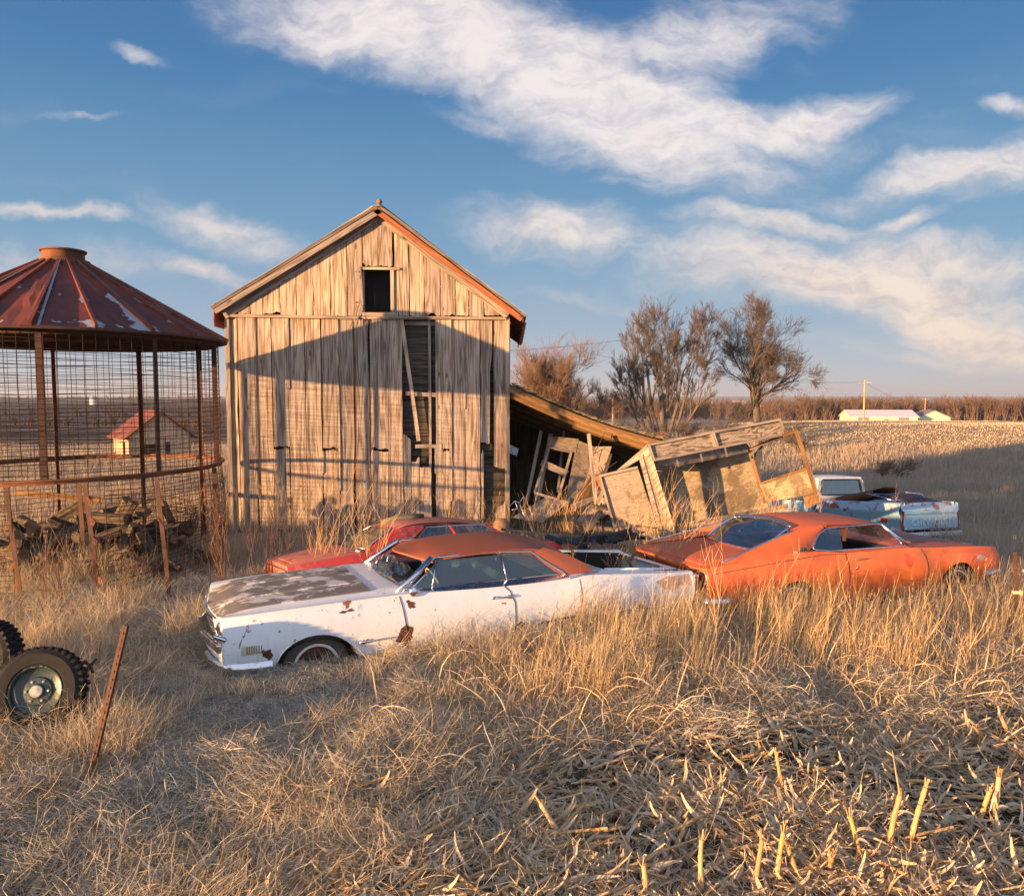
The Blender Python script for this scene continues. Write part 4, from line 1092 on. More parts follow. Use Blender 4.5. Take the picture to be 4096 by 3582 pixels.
def bench(root, x, z, w, mat, name='seat', back=.5, rake=.18, y0=0):
    mb = MB()
    n = 10; rows = []
    prof_ = [(x - .50, z - .10), (x - .52, z + .02), (x - .45, z + .08), (x - .1, z + .05), (x + .0, z + .08), (x + rake * .7, z + back * .85), (x + rake, z + back), (x + rake + .10, z + back - .02), (x + .14, z - .08)]
    for j in range(n + 1):
        y = y0 - w / 2 + w * j / n; e = 1 - .12 * (abs(j / n - .5) * 2) ** 6
        rows.append([(x + (a - x) * e, y, z + (b_ - z) * e) for a, b_ in prof_])
    mb.grid(rows); mb.poly(rows[0]); mb.poly(rows[-1][::-1]); return mb.build(name, mat, root, True, 50)

# ================= the white car
P_white = paint('faded_white_paint', (.74, .78, .80), under=(.62, .46, .34), rust=(.14, .045, .022), fade=(.70, .70, .68), under_at=.66, rust_at=.655, chips=.60, rough=.4, tint=(.68, .73, .77), low=.6)
P_hood = paint('worn_white_hood', (.62, .60, .57), under=(.13, .105, .09), rust=(.15, .055, .03), fade=(.34, .30, .27), under_at=.405, rust_at=.66, chips=.62, rough=.75, scale=1.4, soft=.09, coat=0)
M_vinyl = paint('rusted_brown_roof', (.27, .075, .035), under=(.20, .05, .028), rust=(.14, .045, .025), fade=(.33, .10, .045), under_at=.6, rust_at=.7, chips=.72, rough=.55, coat=0)
Mw = pose(-3.196, 7.762, -.39, .429, .009, -.026)
cross_w = lambda a: min(1, max(0, (.90 - a) / .16)) if a > .74 else 1.0 + .0 * a
W1 = dict(M=Mw, label='long white two-door car with a rusty brown roof and a patchy grey bonnet', L=5.62,
    zsh=[(0, .90), (.1, .905), (.5, .925), (1.2, .95), (1.85, .965), (2.4, .95), (3.1, .94), (3.7, .95), (4.1, .965), (4.6, .93), (5.2, .885), (5.62, .865)],
    wsh=[(0, .86), (.25, .90), (1, .925), (2, .93), (3.5, .94), (4.5, .93), (5.3, .90), (5.62, .87)],
    wmax=[(0, .93), (.15, .96), (.6, .99), (1.5, 1.0), (4, 1.0), (5, .985), (5.62, .93)],
    zc=[(0, .84), (.10, .875), (.3, .93), (.8, .965), (1.4, .99), (1.9, 1.0), (2.2, .97), (4.1, .97), (5.62, .84)],
    zlo=[(0, .46), (.15, .42), (.4, .38), (.5, .34), (1.4, .30), (3.6, .30), (4.7, .32), (5.1, .30), (5.5, .33), (5.62, .37)],
    prof=[(0, .93), (.15, .955), (.42, .985), (.55, 1.0), (.72, .992), (.9, .965), (1, .94)],
    arches=[(.945, .33, .41, .82), (4.23, .33, .39, .40)], cross=lambda a: 1.0 if a < .78 else max(0, 1 - ((a - .78) / .12)) if a < .90 else 0.0,
    decks=[(0, 2.05, -1, -.72), (0, 2.05, .72, 1), (1.55, 2.05, -.72, .72), (.02, .3, -.72, .72), (2.0, 3.6, -1, -.80), (2.0, 3.6, .80, 1), (3.6, 4.45, -1, 1), (4.4, 5.62, -1, -.74), (4.4, 5.62, .74, 1), (5.5, 5.62, -.75, .75)],
    lids=[('bonnet', .03, 1.55, .80, P_hood)], mat=P_white, topmat=P_white, endmat=P_white, stations=[1.85],
    endin=(lambda k, q: (.10 if .1 < k < .95 and q < .8 else 0), lambda k, q: (-.04 if .2 < k < .9 and q < .85 else 0)), gy=(.80, .63, .97, 1.26))
wc = car(W1); Sp = sideplane(W1); sy = W1['sy']
# raised crease lines along the bonnet
for q in (-.35, .35): mb = MB(); mb.tube([Vector(W1['top'](.12 + i * .14, q)) + Vector((0, 0, .010)) for i in range(11)], .012, 6); mb.build('bonnet_crease', P_hood, wc, True)
# trunk well
mb = MB(); mb.box((4.42, -.68, .42), (5.52, .68, .45)); mb.poly([(4.42, -.68, .44), (4.42, .68, .44), (4.3, .68, .93), (4.3, -.68, .93)], .01)
for s in (-1, 1): mb.poly([(4.4, s * .69, .44), (5.55, s * .67, .44), (5.55, s * .67, .86), (4.4, s * .70, .93)], .01)
mb.build('boot_well', M_under, wc)
for s in (-1, 1): mb = MB(); mb.tube([(4.45, s * .68, .955), (5.0, s * .665, .91), (5.5, s * .65, .865), (5.57, s * .5, .84)], .018, 6); mb.build('boot_gutter', P_white, wc, True)
for (yy, dx_) in ((-.35, 0), (.62, .05)): mb = MB(); mb.tube([(4.62 + dx_, yy, .60), (4.75 + dx_, yy, .78), (4.70 + dx_, yy, .92), (4.60 + dx_, yy, 1.02)], [.02, .025, .02, .012], 5); mb.build('boot_hinge', M_rustor, wc, True)
mb = MB(); mb.tube([(4.9, -.45, .55), (5.0, -.40, .75), (5.02, -.43, .86), (4.96, -.42, .96), (5.05, -.44, 1.06)], [.02, .03, .024, .03, .015], 5)
mb.build('boot_hinge', M_rustor, wc, True)
mb = MB(); rn = random.Random(4)
for i in range(34):
    a = Vector((rn.uniform(4.5, 5.4), rn.uniform(-.6, .6), rn.uniform(.46, .62))); d = Vector((rn.gauss(0, .2), rn.gauss(0, .2), rn.gauss(0, .06))); mb.tube([a, a + d * .5 + Vector((0, 0, .03)), a + d], rn.uniform(.006, .03), 6)
loosej = mb.build('boot_clutter', M_blacktrim, wc)
# greenhouse
roofz = crv([(2.15, 1.285), (2.4, 1.33), (3.0, 1.36), (3.5, 1.345), (3.85, 1.26), (4.12, 1.10)])
def roofgrid(nm, x0, x1, ye, zr, mat, fedge=lambda q: 0, redge=lambda q: 0, rail=.06, n=26, th=.02):
    mb = MB(); rows = []
    for i in range(n + 1):
        row = []
        for j in range(-12, 13):
            q = j / 12; f = i / n; x = (x0 + fedge(q)) * (1 - f) + (x1 + redge(q)) * f; y = ye(x) * math.sin(q * PI / 2 * .98) if 0 else ye(x) * q
            zz = zr(x) - rail * abs(q) ** 3.2 - (.012 * q * q); e = (i == 0) * .012 + (i == n) * .0
            row.append((x, y, zz - e))
        rows.append(row)
    mb.grid(rows); 
    mb.grid([[(a[0], a[1], a[2] - th) for a in r_] for r_ in rows], flip=True)
    for r_ in (rows[0], rows[-1]): mb.grid([r_, [(a[0], a[1], a[2] - th) for a in r_]])
    mb.grid([[r_[0] for r_ in rows], [(r_[0][0], r_[0][1], r_[0][2] - th) for r_ in rows]]); mb.grid([[r_[-1] for r_ in rows], [(r_[-1][0], r_[-1][1], r_[-1][2] - th) for r_ in rows]])
    return mb.build(nm, mat, wc if nm == 'roof' else nm, True, 40)
ye = crv([(2.1, .50), (2.25, .62), (2.6, .655), (3.4, .655), (3.8, .67), (4.15, .72)])
roofgrid('roof', 2.0, 4.13, ye, roofz, M_vinyl, lambda q: .27 * q * q, lambda q: .0)
# rear window and the broad roof quarters
for s in (-1, 1):
    mb = MB()
    fr = [(3.47, 1.225), (3.58, 1.12), (3.70, 1.02), (3.80, .965)]; rr_ = [(3.62, 1.285), (3.95, 1.17), (4.14, 1.06), (4.22, .975)]
    rows = []
    for i in range(4):
        a = Sp(*fr[i], s); b_ = Vector((rr_[i][0], s * (.665 + .15 * i / 3), rr_[i][1])); rows.append([a.lerp(b_, k / 5) + Vector((0, s * .015 * math.sin(PI * k / 5), 0)) for k in range(6)])
    mb.grid(rows)
    e = [Vector((x, s * ye(x), roofz(x) - .07)) for x in (3.4, 3.62, 3.8, 3.95, 4.13)]
    lowr = [rows[0][0], rows[0][3], Vector(rows[0][5]), rows[1][5], rows[2][5]]
    mb.grid([e, lowr]); mb.build('roof_quarter', M_vinyl, wc, True, 60)
mb = MB(); mb.grid([[(3.98, -.58, 1.13), (3.98, 0, 1.17), (3.98, .58, 1.13)], [(4.42, -.66, .955), (4.46, 0, .975), (4.42, .66, .955)]]); mb.build('rear_window', M_glass, wc, True)
for s in (-1, 1):
    # glass, bright frames, vent window
    mb = MB(); g1 = [(2.33, 1.235), (3.07, 1.235), (3.07, .985), (2.12, .975)]; mb.poly([Sp(x, z, s) for x, z in g1]); mb.build('door_glass', M_glass, wc)
    mb = MB(); g2 = [(3.10, 1.235), (3.45, 1.215), (3.75, .985), (3.10, .985)]; mb.poly([Sp(x, z, s) for x, z in g2]); mb.build('quarter_glass', M_glass, wc)
    mb = MB(); mb.poly([Sp(x, z, s) + Vector((0, s * .004, 0)) for x, z in [(2.27, 1.19), (2.20, .985), (1.97, .985)]]); mb.build('vent_glass', M_glass, wc)
    mb = MB(); fm = [Sp(x, z, s) + Vector((0, s * .012, 0)) for x, z in [(1.86, .955), (2.28, 1.265), (2.5, 1.27), (3.1, 1.265), (3.46, 1.245), (3.62, 1.12), (3.80, 1.005), (3.84, .96), (3.78, .945), (3.1, .95), (2.2, .955), (1.9, .955)]]
    mb.tube(fm, .012, 6, closed=True)
    mb.tube([Sp(3.085, z, s) + Vector((0, s * .008, 0)) for z in (.96, 1.25)], .011, 6)
    mb.tube([Sp(2.30, 1.24, s) + Vector((0, s * .01, 0)), Sp(2.20, .97, s) + Vector((0, s * .01, 0))], .010, 6)
    mb.tube([Sp(2.28, 1.20, s) + Vector((0, s * .01, 0)), Sp(1.95, .97, s) + Vector((0, s * .01, 0))], .008, 6)
    mb.build('window_trim', M_chrome, wc, True)
    mb = MB(); mb.tube([(1.80, s * .80, .95), (2.03, s * .74, 1.11), (2.24, s * .645, 1.27)], [.035, .03, .03], 8); mb.build('windscreen_pillar', M_chrome, wc, True)
    mb = MB(); mb.grid([[Vector((x, s * (sy(x, .945) - .0), .945)) for x in np.linspace(1.9, 3.85, 12)], [Sp(x, .975, s) for x in np.linspace(1.9, 3.85, 12)]]); mb.build('belt_moulding', M_chrome, wc, True)
    mb = MB(); mb.tube([(3.80, s * .95, .962), (4.0, s * .93, .975), (4.25, s * .86, .985)], .012, 6); mb.build('roof_trim', M_chrome, wc, True)
    mb = MB()                                         # door inner panel
    mb.poly([(1.9, s * .84, .45), (3.1, s * .84, .45), (3.1, s * .82, .94), (1.9, s * .82, .94)], .01); mb.poly([(3.1, s * .84, .45), (3.9, s * .84, .45), (3.9, s * .82, .94), (3.1, s * .82, .94)], .01)
    mb.box((2.2, s * .80 - .03, .68), (2.9, s * .80 + .03, .73)); mb.build('door_lining', M_seat, wc)
    # chrome moulding along the lower flank and arch lips
    mb = MB(); mb.tube([(x, s * (sy(x, z) + .004), z) for x, z in ((3.35, .45), (3.9, .50), (4.6, .515), (5.2, .505), (5.6, .50))], .013, 5)
    mb.build('flank_moulding', M_chrome, wc, True)
    mb = MB(); mb.tube([(x, s * (sy(x, .56) + .004), .535 + (x - 1.35) * .03) for x in (1.36, 1.5, 1.7)], .011, 5); mb.build('wing_moulding', M_chrome, wc, True)
    mb = MB(); mb.tube([(.945 - .412 * math.cos(a * PI / 16), s * (sy(.95, .5) + .002), .33 + .82 * .412 * math.sin(a * PI / 16)) for a in range(17)], .012, 6); mb.build('arch_trim', M_chrome, wc, True)
    mb = MB(); mb.tube([(2.86, s * (sy(2.9, .83) + .025), .835), (3.05, s * (sy(3, .83) + .025), .832)], .012, 6); mb.box((2.83, s * .97 - .02, .82), (2.87, s * .97 + .02, .85)); mb.box((3.02, s * .97 - .02, .81), (3.08, s * .97 + .02, .85)); mb.build('door_handle', M_chrome, wc, True)
    seam(wc, W1, [(1.80, .95), (1.83, .8), (1.86, .6), (1.875, .33)], s=s); seam(wc, W1, [(3.00, .94), (3.06, .88), (3.10, .76), (3.11, .5), (3.12, .33)], s=s); seam(wc, W1, [(3.95, .93), (3.96, .52)], s=s, r=.004)
    mb = MB(); mb.box((.17, s * .955 - .02, .545), (.47, s * .955 + .021, .635)); mb.build('cornering_lamp', plain('milky_lens', (.52, .44, .32), .35), wc, bevel=.008)
    mb = MB()
    for k in range(9): mb.box((.22 + k * .026, s * .976 - .004, .552), (.232 + k * .026, s * .976 + .006, .628))
    mb.build('lamp_ribs', M_chrome, wc)
    # bumpers
    mb = MB(); prof_b = [(-.02, .47), (-.055, .445), (-.06, .40), (-.055, .37), (-.045, .29), (.02, .22)]
    rows = []
    path = [(.00, .35), (.00, .62), (.03, .82), (.08, .94), (.16, .99), (.30, 1.0), (.50, 1.0)]
    for (xx, yy) in path:
        sc_ = 1 - .25 * (xx > .4); row = []
        for (o, z) in prof_b:
            if xx > .12: row.append((xx, s * (yy + .0 - o * .6 - .03), z))
            else: row.append((xx + o, s * yy, z))
        rows.append(row)
    mb.grid(rows); mb.build('bumper', M_chrome, wc, True, 50)
    mb = MB(); mb.beam((-.05, s * .30, .62), (-.02, s * .86, .60), .09, .05, up=(1, 0, 0)); mb.beam((-.09, s * .88, .74), (.02, s * .93, .70), .05, .05, up=(1, 0, 0)); mb.build('bumper_wing', M_chrome, wc, bevel=.015)
    # stacked headlights in the wing ends
    for z in (.78, .66):
        mb = MB(); mb.lathe([(.0, .01), (.05, .012), (.075, -.005), (.085, -.02)], Matrix.Translation((-.005, s * .79, z)) @ Matrix.Rotation(-PI / 2, 4, 'Y'), 20); mb.build('headlamp', M_chrome, wc, True)
    mb = MB(); mb.box((5.6, s * .80, .46), (5.66, s * .95, .84)); mb.build('tail_lamp', M_chrome, wc, bevel=.02)
# grille
mb = MB()
for k in range(8): mb.beam((.02, -.68, .52 + k * .035), (.02, .68, .52 + k * .035), .012, .012)
for k in range(37): mb.beam((.02, -.68 + k * .0378, .51), (.02, -.68 + k * .0378, .78), .010, .010, up=(1, 0, 0))
mb.build('grille', M_chrome, wc)
mb = MB(); mb.box((.09, -.7, .48), (.1, .7, .80)); mb.build('grille_backing', M_dark, wc)
mb = MB(); mb.beam((.0, -.70, .80), (.0, .70, .80), .05, .04, up=(1, 0, 0)); mb.build('grille_surround', P_white, wc, bevel=.01)
# cabin: fascia, wheel, seats, broken windscreen sagging over the cowl
mb = MB(); mb.box((1.95, -.80, .70), (2.2, .80, .93)); mb.build('dashboard', M_seat, wc, bevel=.04)
bench(wc, 2.98, .55, 1.5, M_seat, back=.44); bench(wc, 3.85, .55, 1.45, M_seat, back=.42)
mb = MB(); R_ = Matrix.Translation((2.36, -.42, .93)) @ Matrix.Rotation(rad(65), 4, 'Y'); mb.tube([R_ @ Vector((.19 * math.cos(a * PI / 14), .19 * math.sin(a * PI / 14), 0)) for a in range(28)], .012, 6, closed=True)
mb.tube([R_ @ Vector((0, -.18, 0)), R_ @ Vector((0, .18, 0))], .014, 6); mb.tube([(2.36, -.42, .93), (2.1, -.42, .80)], .03, 8); mb.build('steering_wheel', plain('cream_plastic', (.45, .33, .2), .5), wc, True)
mb = MB(); rn = random.Random(6)
rows = []
for i in range(9):
    row = []
    for j in range(11):
        y = -.30 + j * .095; x = 1.83 + i * .035 + .10 * (1 - (y / .75) ** 2) * 0 + .12 * abs(y) ** 2; row.append((x, y, 1.0 + .012 * i - .0 + rn.uniform(-.012, .02) + .04 * math.sin(i * .8 + j)))
    rows.append(row)
mb.grid(rows); mb.build('broken_windscreen', M_glassclear, wc)
mb = MB(); mb.grid([[(1.78 + .06 * abs(y) , y, .985 + .01 * math.cos(y)) for y in np.linspace(-.80, .80, 12)], [(1.84 + .08 * abs(y), y, 1.005) for y in np.linspace(-.78, .78, 12)]]); mb.build('windscreen_moulding', M_chrome, wc, True)
mb = MB(); mb.poly([(1.95, -.78, .97), (1.88, -.35, 1.02), (2.0, .1, 1.03), (2.25, .45, .99), (2.32, -.1, .96), (2.2, -.7, .93)], .02); mb.build('torn_dash_cover', plain('torn_felt', (.11, .10, .09), .9, bump=.4), wc)
mb = MB(); mb.tube([(2.30, -.05, 1.25), (2.31, -.06, 1.16), (2.33, -.08, 1.10)], [.01, .02, .012], 6); mb.box((2.28, -.16, 1.17), (2.31, .0, 1.22)); mb.build('mirror', M_chrome, wc)
mb = MB(); mb.tube([(1.98, -.9, .96), (1.98, -.92, 1.02), (1.98, -.93, 1.04)], .012, 6); mb.lathe([(.0, .02), (.05, .015), (.055, 0)], Matrix.Translation((1.96, -.945, .985)) @ Matrix.Rotation(PI / 2, 4, 'X'), 16); mb.build('door_mirror', M_chrome, wc, True)
wheel(wc, .945, -.83, .33, .35, -1, (.58, .66)); wheel(wc, .945, .83, .33, .35, 1); wheel(wc, 4.23, -.80, .28, .34, -1); wheel(wc, 4.23, .80, .28, .34, 1)
# the nose runs back towards its corners and leans forward at the top
for ch in wc.children_recursive:
    if ch.type == 'MESH' and 'tyre' not in ch.name:
        for vv in ch.data.vertices:
            c_ = vv.co
            if c_.x < .6:
                k9 = 1 - max(c_.x, -.1) / .6; c_.x += k9 * (.13 * min(1.1, abs(c_.y) / .93) ** 1.7 - .045 + .0 * max(0, min(1, (.88 - c_.z) / .5)) * (abs(c_.y) / .93) ** 2)
# dry leaves and torn lining caught behind the door glass
mb = MB()
for (cx_, cz_, w_, h_) in ((2.52, 1.18, .16, .10), (2.74, 1.17, .07, .13), (3.02, 1.2, .03, .08)):
    pts = []
    for k in range(14):
        a = 2 * PI * k / 14; r_ = 1 if k % 2 else .62; pts.append(Sp(cx_ + w_ * .5 * r_ * math.cos(a), cz_ + h_ * .5 * r_ * math.sin(a), -1) + Vector((0, .02 + .01 * (k % 3), 0)))
    mb.poly(pts)
mb.build('hanging_lining_scrap', plain('yellowed_scrap', (.55, .42, .20), .8), wc)
# rust scars that belong to this car
mb = MB()
def scar(pts, s=-1, root=wc, S=W1, mat=None, nm='rust_scar'):
    mb = MB(); c0 = Vector((sum(p_[0] for p_ in pts) / len(pts), sum(p_[1] for p_ in pts) / len(pts))); ring = []
    rn = random.Random(int(c0.x * 1000)); fine = []
    for i in range(len(pts)):
        a = Vector(pts[i]); b_ = Vector(pts[(i + 1) % len(pts)])
        for k in range(5): q = a.lerp(b_, k / 5); q = q + (q - c0).normalized() * rn.uniform(-.012, .010); fine.append(q)
    rings = []
    for f in (1, .66, .33): rings.append([Vector(((c0 + (q - c0) * f).x, s * (S['sy']((c0 + (q - c0) * f).x, (c0 + (q - c0) * f).y) + .0015), (c0 + (q - c0) * f).y)) for q in fine])
    mb.grid(rings, closed=True); mb.poly(rings[-1]); return mb.build(nm, mat or M_scar, root, True)
M_scar = rusty('dark_rust_scab', (.15, .05, .028), (.07, .028, .02), None, .85, 14, 0)
for pts in ([(1.78, .60), (1.85, .68), (1.93, .62), (1.92, .52), (1.88, .40), (1.80, .46), (1.74, .50)], [(1.86, .90), (1.90, .90), (1.96, .87), (1.95, .83), (1.90, .82), (1.88, .86)], [(1.36, .545), (1.42, .56), (1.50, .555), (1.50, .52), (1.42, .51), (1.37, .52)], [(2.94, .775), (2.99, .775), (2.99, .755), (2.94, .755)], [(3.12, .52), (3.18, .54), (3.25, .50), (3.2, .44), (3.13, .42)], [(.42, .57), (.5, .58), (.53, .52), (.5, .47), (.44, .50)], [(3.32, .49), (3.6, .52), (3.85, .53), (3.9, .50), (3.7, .48), (3.4, .46)], [(1.15, .86), (1.30, .885), (1.32, .86), (1.2, .845)]): scar(pts)
scar([(5.0, .80), (5.2, .845), (5.56, .84), (5.58, .70), (5.4, .72), (5.25, .66), (5.1, .72)], mat=plain('pink_primer', (.50, .35, .26), .7), nm='primer_patch')

# ================= the orange car
P_or = paint('faded_orange_paint', (.78, .175, .030), under=(.50, .16, .06), rust=(.20, .06, .03), fade=(.64, .25, .12), under_at=.63, rust_at=.69, chips=.63, rough=.48, tint=(.62, .125, .035), coat=.03, low=.35)
P_ortop = paint('chalky_orange_top', (.58, .13, .05), under=(.36, .12, .07), rust=(.16, .05, .03), fade=(.33, .12, .08), under_at=.62, rust_at=.72, chips=.7, rough=.6, coat=0, tint=(.64, .14, .045))
P_orhood = paint('weathered_maroon_hood', (.20, .06, .045), under=(.45, .42, .42), rust=(.22, .06, .03), fade=(.26, .09, .065), under_at=.60, rust_at=.66, chips=.66, rough=.6, coat=0)
Mo = pose(7.108, 12.077, -.477, 3.523, -.013, .021)
O1 = dict(M=Mo, label='bright orange fastback coupe deep in tall golden grass', L=5.36,
    zsh=[(0, .80), (.15, .83), (.7, .87), (1.5, .905), (2.0, .93), (2.6, .93), (3.1, .935), (3.6, .985), (4.1, .99), (4.6, .955), (5.1, .905), (5.36, .875)],
    wsh=[(0, .80), (.3, .86), (1, .89), (2, .90), (3.2, .90), (4, .905), (5, .89), (5.36, .86)],
    wmax=[(0, .88), (.2, .93), (.8, .97), (2, .98), (4.2, .99), (5, .96), (5.36, .92)],
    zc=[(0, .76), (.15, .80), (.6, .88), (1.5, .945), (1.9, .95), (2.2, .93), (4.0, .975), (4.4, .965), (5.1, .90), (5.36, .84)],
    zlo=[(0, .44), (.3, .36), (.5, .30), (1.5, .26), (3.6, .26), (4.6, .30), (5.1, .36), (5.36, .42)],
    prof=[(0, .90), (.15, .94), (.45, .985), (.62, 1.0), (.80, .98), (1, .93)],
    arches=[(.97, .33, .39, .86), (4.03, .33, .38, .80)], cross=lambda a: 1.0 if a < .7 else (1 - (a - .7) / .3) if a < 1 else 0,
    decks=[(0, 2.1, -1, 1), (2.0, 3.9, -1, -.78), (2.0, 3.9, .78, 1), (3.85, 5.36, -1, 1)], lids=[('bonnet', .12, 1.62, .74, P_orhood), ('boot_lid', 4.36, 5.26, .74, P_ortop)],
    mat=P_or, topmat=P_ortop, endmat=P_or, stations=[],
    endin=(lambda k, q: (.08 if .15 < k < .7 and q < .9 else 0), lambda k, q: (-.07 if .2 < k < .75 and q < .78 else 0) - .05 * k), gy=(.80, .60, .95, 1.26))
oc_ = car(O1); Sq = sideplane(O1); sy2 = O1['sy']
rz2 = crv([(2.05, 1.25), (2.4, 1.315), (2.9, 1.345), (3.4, 1.345), (3.8, 1.30), (4.0, 1.26)])
ye2 = crv([(2.0, .53), (2.2, .60), (2.6, .625), (3.3, .63), (4.0, .62)])
mb = MB(); rows = []
for i in range(27):
    row = []
    for j in range(-12, 13):
        q = j / 12; f = i / 26; x = (2.02 + .16 * q * q) * (1 - f) + (3.70 + .12 * q * q) * f
        row.append((x, ye2(x) * q, rz2(x) - .06 * abs(q) ** 3.2 - .01 * q * q))
    rows.append(row)
mb.grid(rows); mb.grid([[(a[0], a[1], a[2] - .03) for a in r_] for r_ in rows], flip=True); mb.build('roof', P_ortop, oc_, True, 40)
for s in (-1, 1):
    # long sail panel from roof to tail, outside and inside faces
    upper = [(3.3, .63, 1.285), (3.6, .635, 1.27), (3.80, .645, 1.235), (4.0, .66, 1.185), (4.3, .70, 1.115), (4.6, .75, 1.045), (4.9, .81, .975), (5.15, .865, .925)]
    lower = [(3.22, .605, 1.23), (3.45, .70, 1.10), (3.62, .78, .99), (3.8, .885, .985), (4.2, .90, .985), (4.55, .895, .96), (4.85, .885, .93), (5.15, .88, .905)]
    rows = [[Vector((a[0] + (b_[0] - a[0]) * k / 6, s * (a[1] + (b_[1] - a[1]) * k / 6 + .02 * math.sin(PI * k / 6)), a[2] + (b_[2] - a[2]) * k / 6)) for k in range(7)] for a, b_ in zip(upper, lower)]
    mb = MB(); mb.grid(rows)
    inner = [(3.3, .60, 1.27), (3.6, .60, 1.25), (3.78, .60, 1.20), (3.95, .61, 1.12), (4.15, .63, 1.02), (4.45, .68, .985), (4.85, .75, .94), (5.15, .84, .91)]
    mb.grid([[Vector((a[0], s * a[1], a[2])) for a in upper], [Vector((a[0], s * a[1], a[2])) for a in inner]])
    mb.grid([[Vector((x, s * ye2(x), rz2(x) - .07)) for x in (3.2, 3.4, 3.6, 3.8)], [Vector((a[0], s * a[1], a[2])) for a in ((3.2, .62, 1.25), (3.4, .635, 1.28), (3.6, .637, 1.27), (3.8, .645, 1.235))]])
    mb.build('sail_panel', P_or, oc_, True, 60)
    mb = MB(); mb.tube([Vector((a[0], s * a[1], a[2] + .008)) for a in upper[2:]], .012, 6); mb.build('sail_trim', M_chrome, oc_, True)
    wp = outline([(2.18, 1.25), (3.20, 1.235), (3.40, 1.16), (3.60, .99), (3.3, .955), (1.93, .945)], 5, .08)
    rear = [q for q in wp if q.x > 2.95]
    if s < 0 or True:
        gl = outline([(2.98, 1.235), (3.20, 1.23), (3.38, 1.16), (3.58, 1.0), (3.3, .96), (3.05, .958)], 4, .06); mb = MB(); mb.poly([Sq(q.x, q.y, s) for q in gl]); mb.build('quarter_glass', M_glass, oc_)
    mb = MB(); mb.tube([Sq(q.x, q.y, s) + Vector((0, s * .008, 0)) for q in wp], .013, 6, closed=True); mb.build('window_trim', M_chrome, oc_, True)
    mb = MB(); mb.tube([(1.85, s * .80, .945), (2.02, s * .71, 1.09), (2.17, s * .615, 1.245)], [.035, .03, .03], 8); mb.build('windscreen_pillar', M_chrome, oc_, True)
    mb = MB(); mb.grid([[Vector((x, s * sy2(x, .93), .93)) for x in np.linspace(1.9, 3.75, 12)], [Sq(x, .955, s) for x in np.linspace(1.9, 3.75, 12)]]); mb.build('belt_panel', P_or, oc_, True)
    mb = MB(); mb.poly([(1.95, s * .82, .42), (3.9, s * .82, .42), (3.9, s * .80, .95), (1.95, s * .80, .95)], .01); mb.build('door_lining', M_seatblk, oc_)
    seam(oc_, O1, [(1.70, .90), (1.66, .78), (1.63, .6), (1.62, .30)], s=s); seam(oc_, O1, [(3.12, .93), (3.14, .85), (3.12, .5), (3.05, .28)], s=s)
    seam(oc_, O1, [(3.12, .925), (3.6, .935), (4.2, .90), (4.9, .84), (5.3, .80)], 'coach_line', s, .004)
    mb = MB(); mb.tube([(2.82, s * (sy2(2.8, .84) + .022), .84), (3.02, s * (sy2(3, .84) + .022), .845)], .010, 6); mb.build('door_handle', M_chrome, oc_, True)
    mb = MB(); mb.lathe([(0, .008), (.018, .006), (.02, 0)], Matrix.Translation((2.98, s * (sy2(3, .74)), .73)) @ Matrix.Rotation(-s * PI / 2, 4, 'X'), 14); mb.build('door_lock', M_chrome, oc_, True)
    # tail lamp in its bright frame
    lp = outline([(s * .60, .80), (s * .84, .80), (s * .86, .55), (s * .64, .53)], 4, .05)
    mb = MB(); mb.tube([Vector((5.355 - .05 * (.85 - q.y), q.x, q.y)) for q in lp], .014, 6, closed=True)
    for k in (-1, 1): mb.tube([(5.33, s * (.72 + .0 * k), .66 + .045 * k), (5.33, s * .84, .66 + .045 * k)], .006, 5)
    mb.build('lamp_frame', M_chrome, oc_, True)
    mb = MB(); mb.poly([Vector((5.33 - .05 * (.85 - q.y), q.x, q.y)) for q in lp]); mb.build('lamp_recess', M_dark, oc_)
    mb = MB(); mb.box((5.30, min(s * .70, s * .82), .63), (5.345, max(s * .70, s * .82), .71)); mb.build('tail_lamp', M_chrome, oc_, bevel=.01)
    mb = MB(); mb.box((5.30, min(s * .66, s * .82), .55), (5.335, max(s * .66, s * .82), .60)); mb.build('red_lens', M_redlens, oc_, bevel=.006)
    # end of the rear bumper and front bumper
    mb = MB(); rows = []
    for (xx, yy) in ((5.42, 0), (5.42, .5), (5.38, .78), (5.28, .93), (5.08, .965)): rows.append([(xx + a, s * (yy + (a if xx < 5.3 else 0)), z) for a, z in ((0, .50), (.03, .47), (.03, .40), (-.02, .34))])
    mb.grid(rows); mb.build('bumper', M_chrome, oc_, True, 50)
    mb = MB(); rows = []
    for (xx, yy) in ((-.06, 0), (-.06, .5), (-.02, .76), (.06, .90), (.45, .965)): rows.append([(xx - a, s * (yy + (a if xx > .05 else 0)), z) for a, z in ((0, .50), (.03, .47), (.03, .40), (-.02, .34))])
    mb.grid(rows); mb.build('bumper', M_chrome, oc_, True, 50)
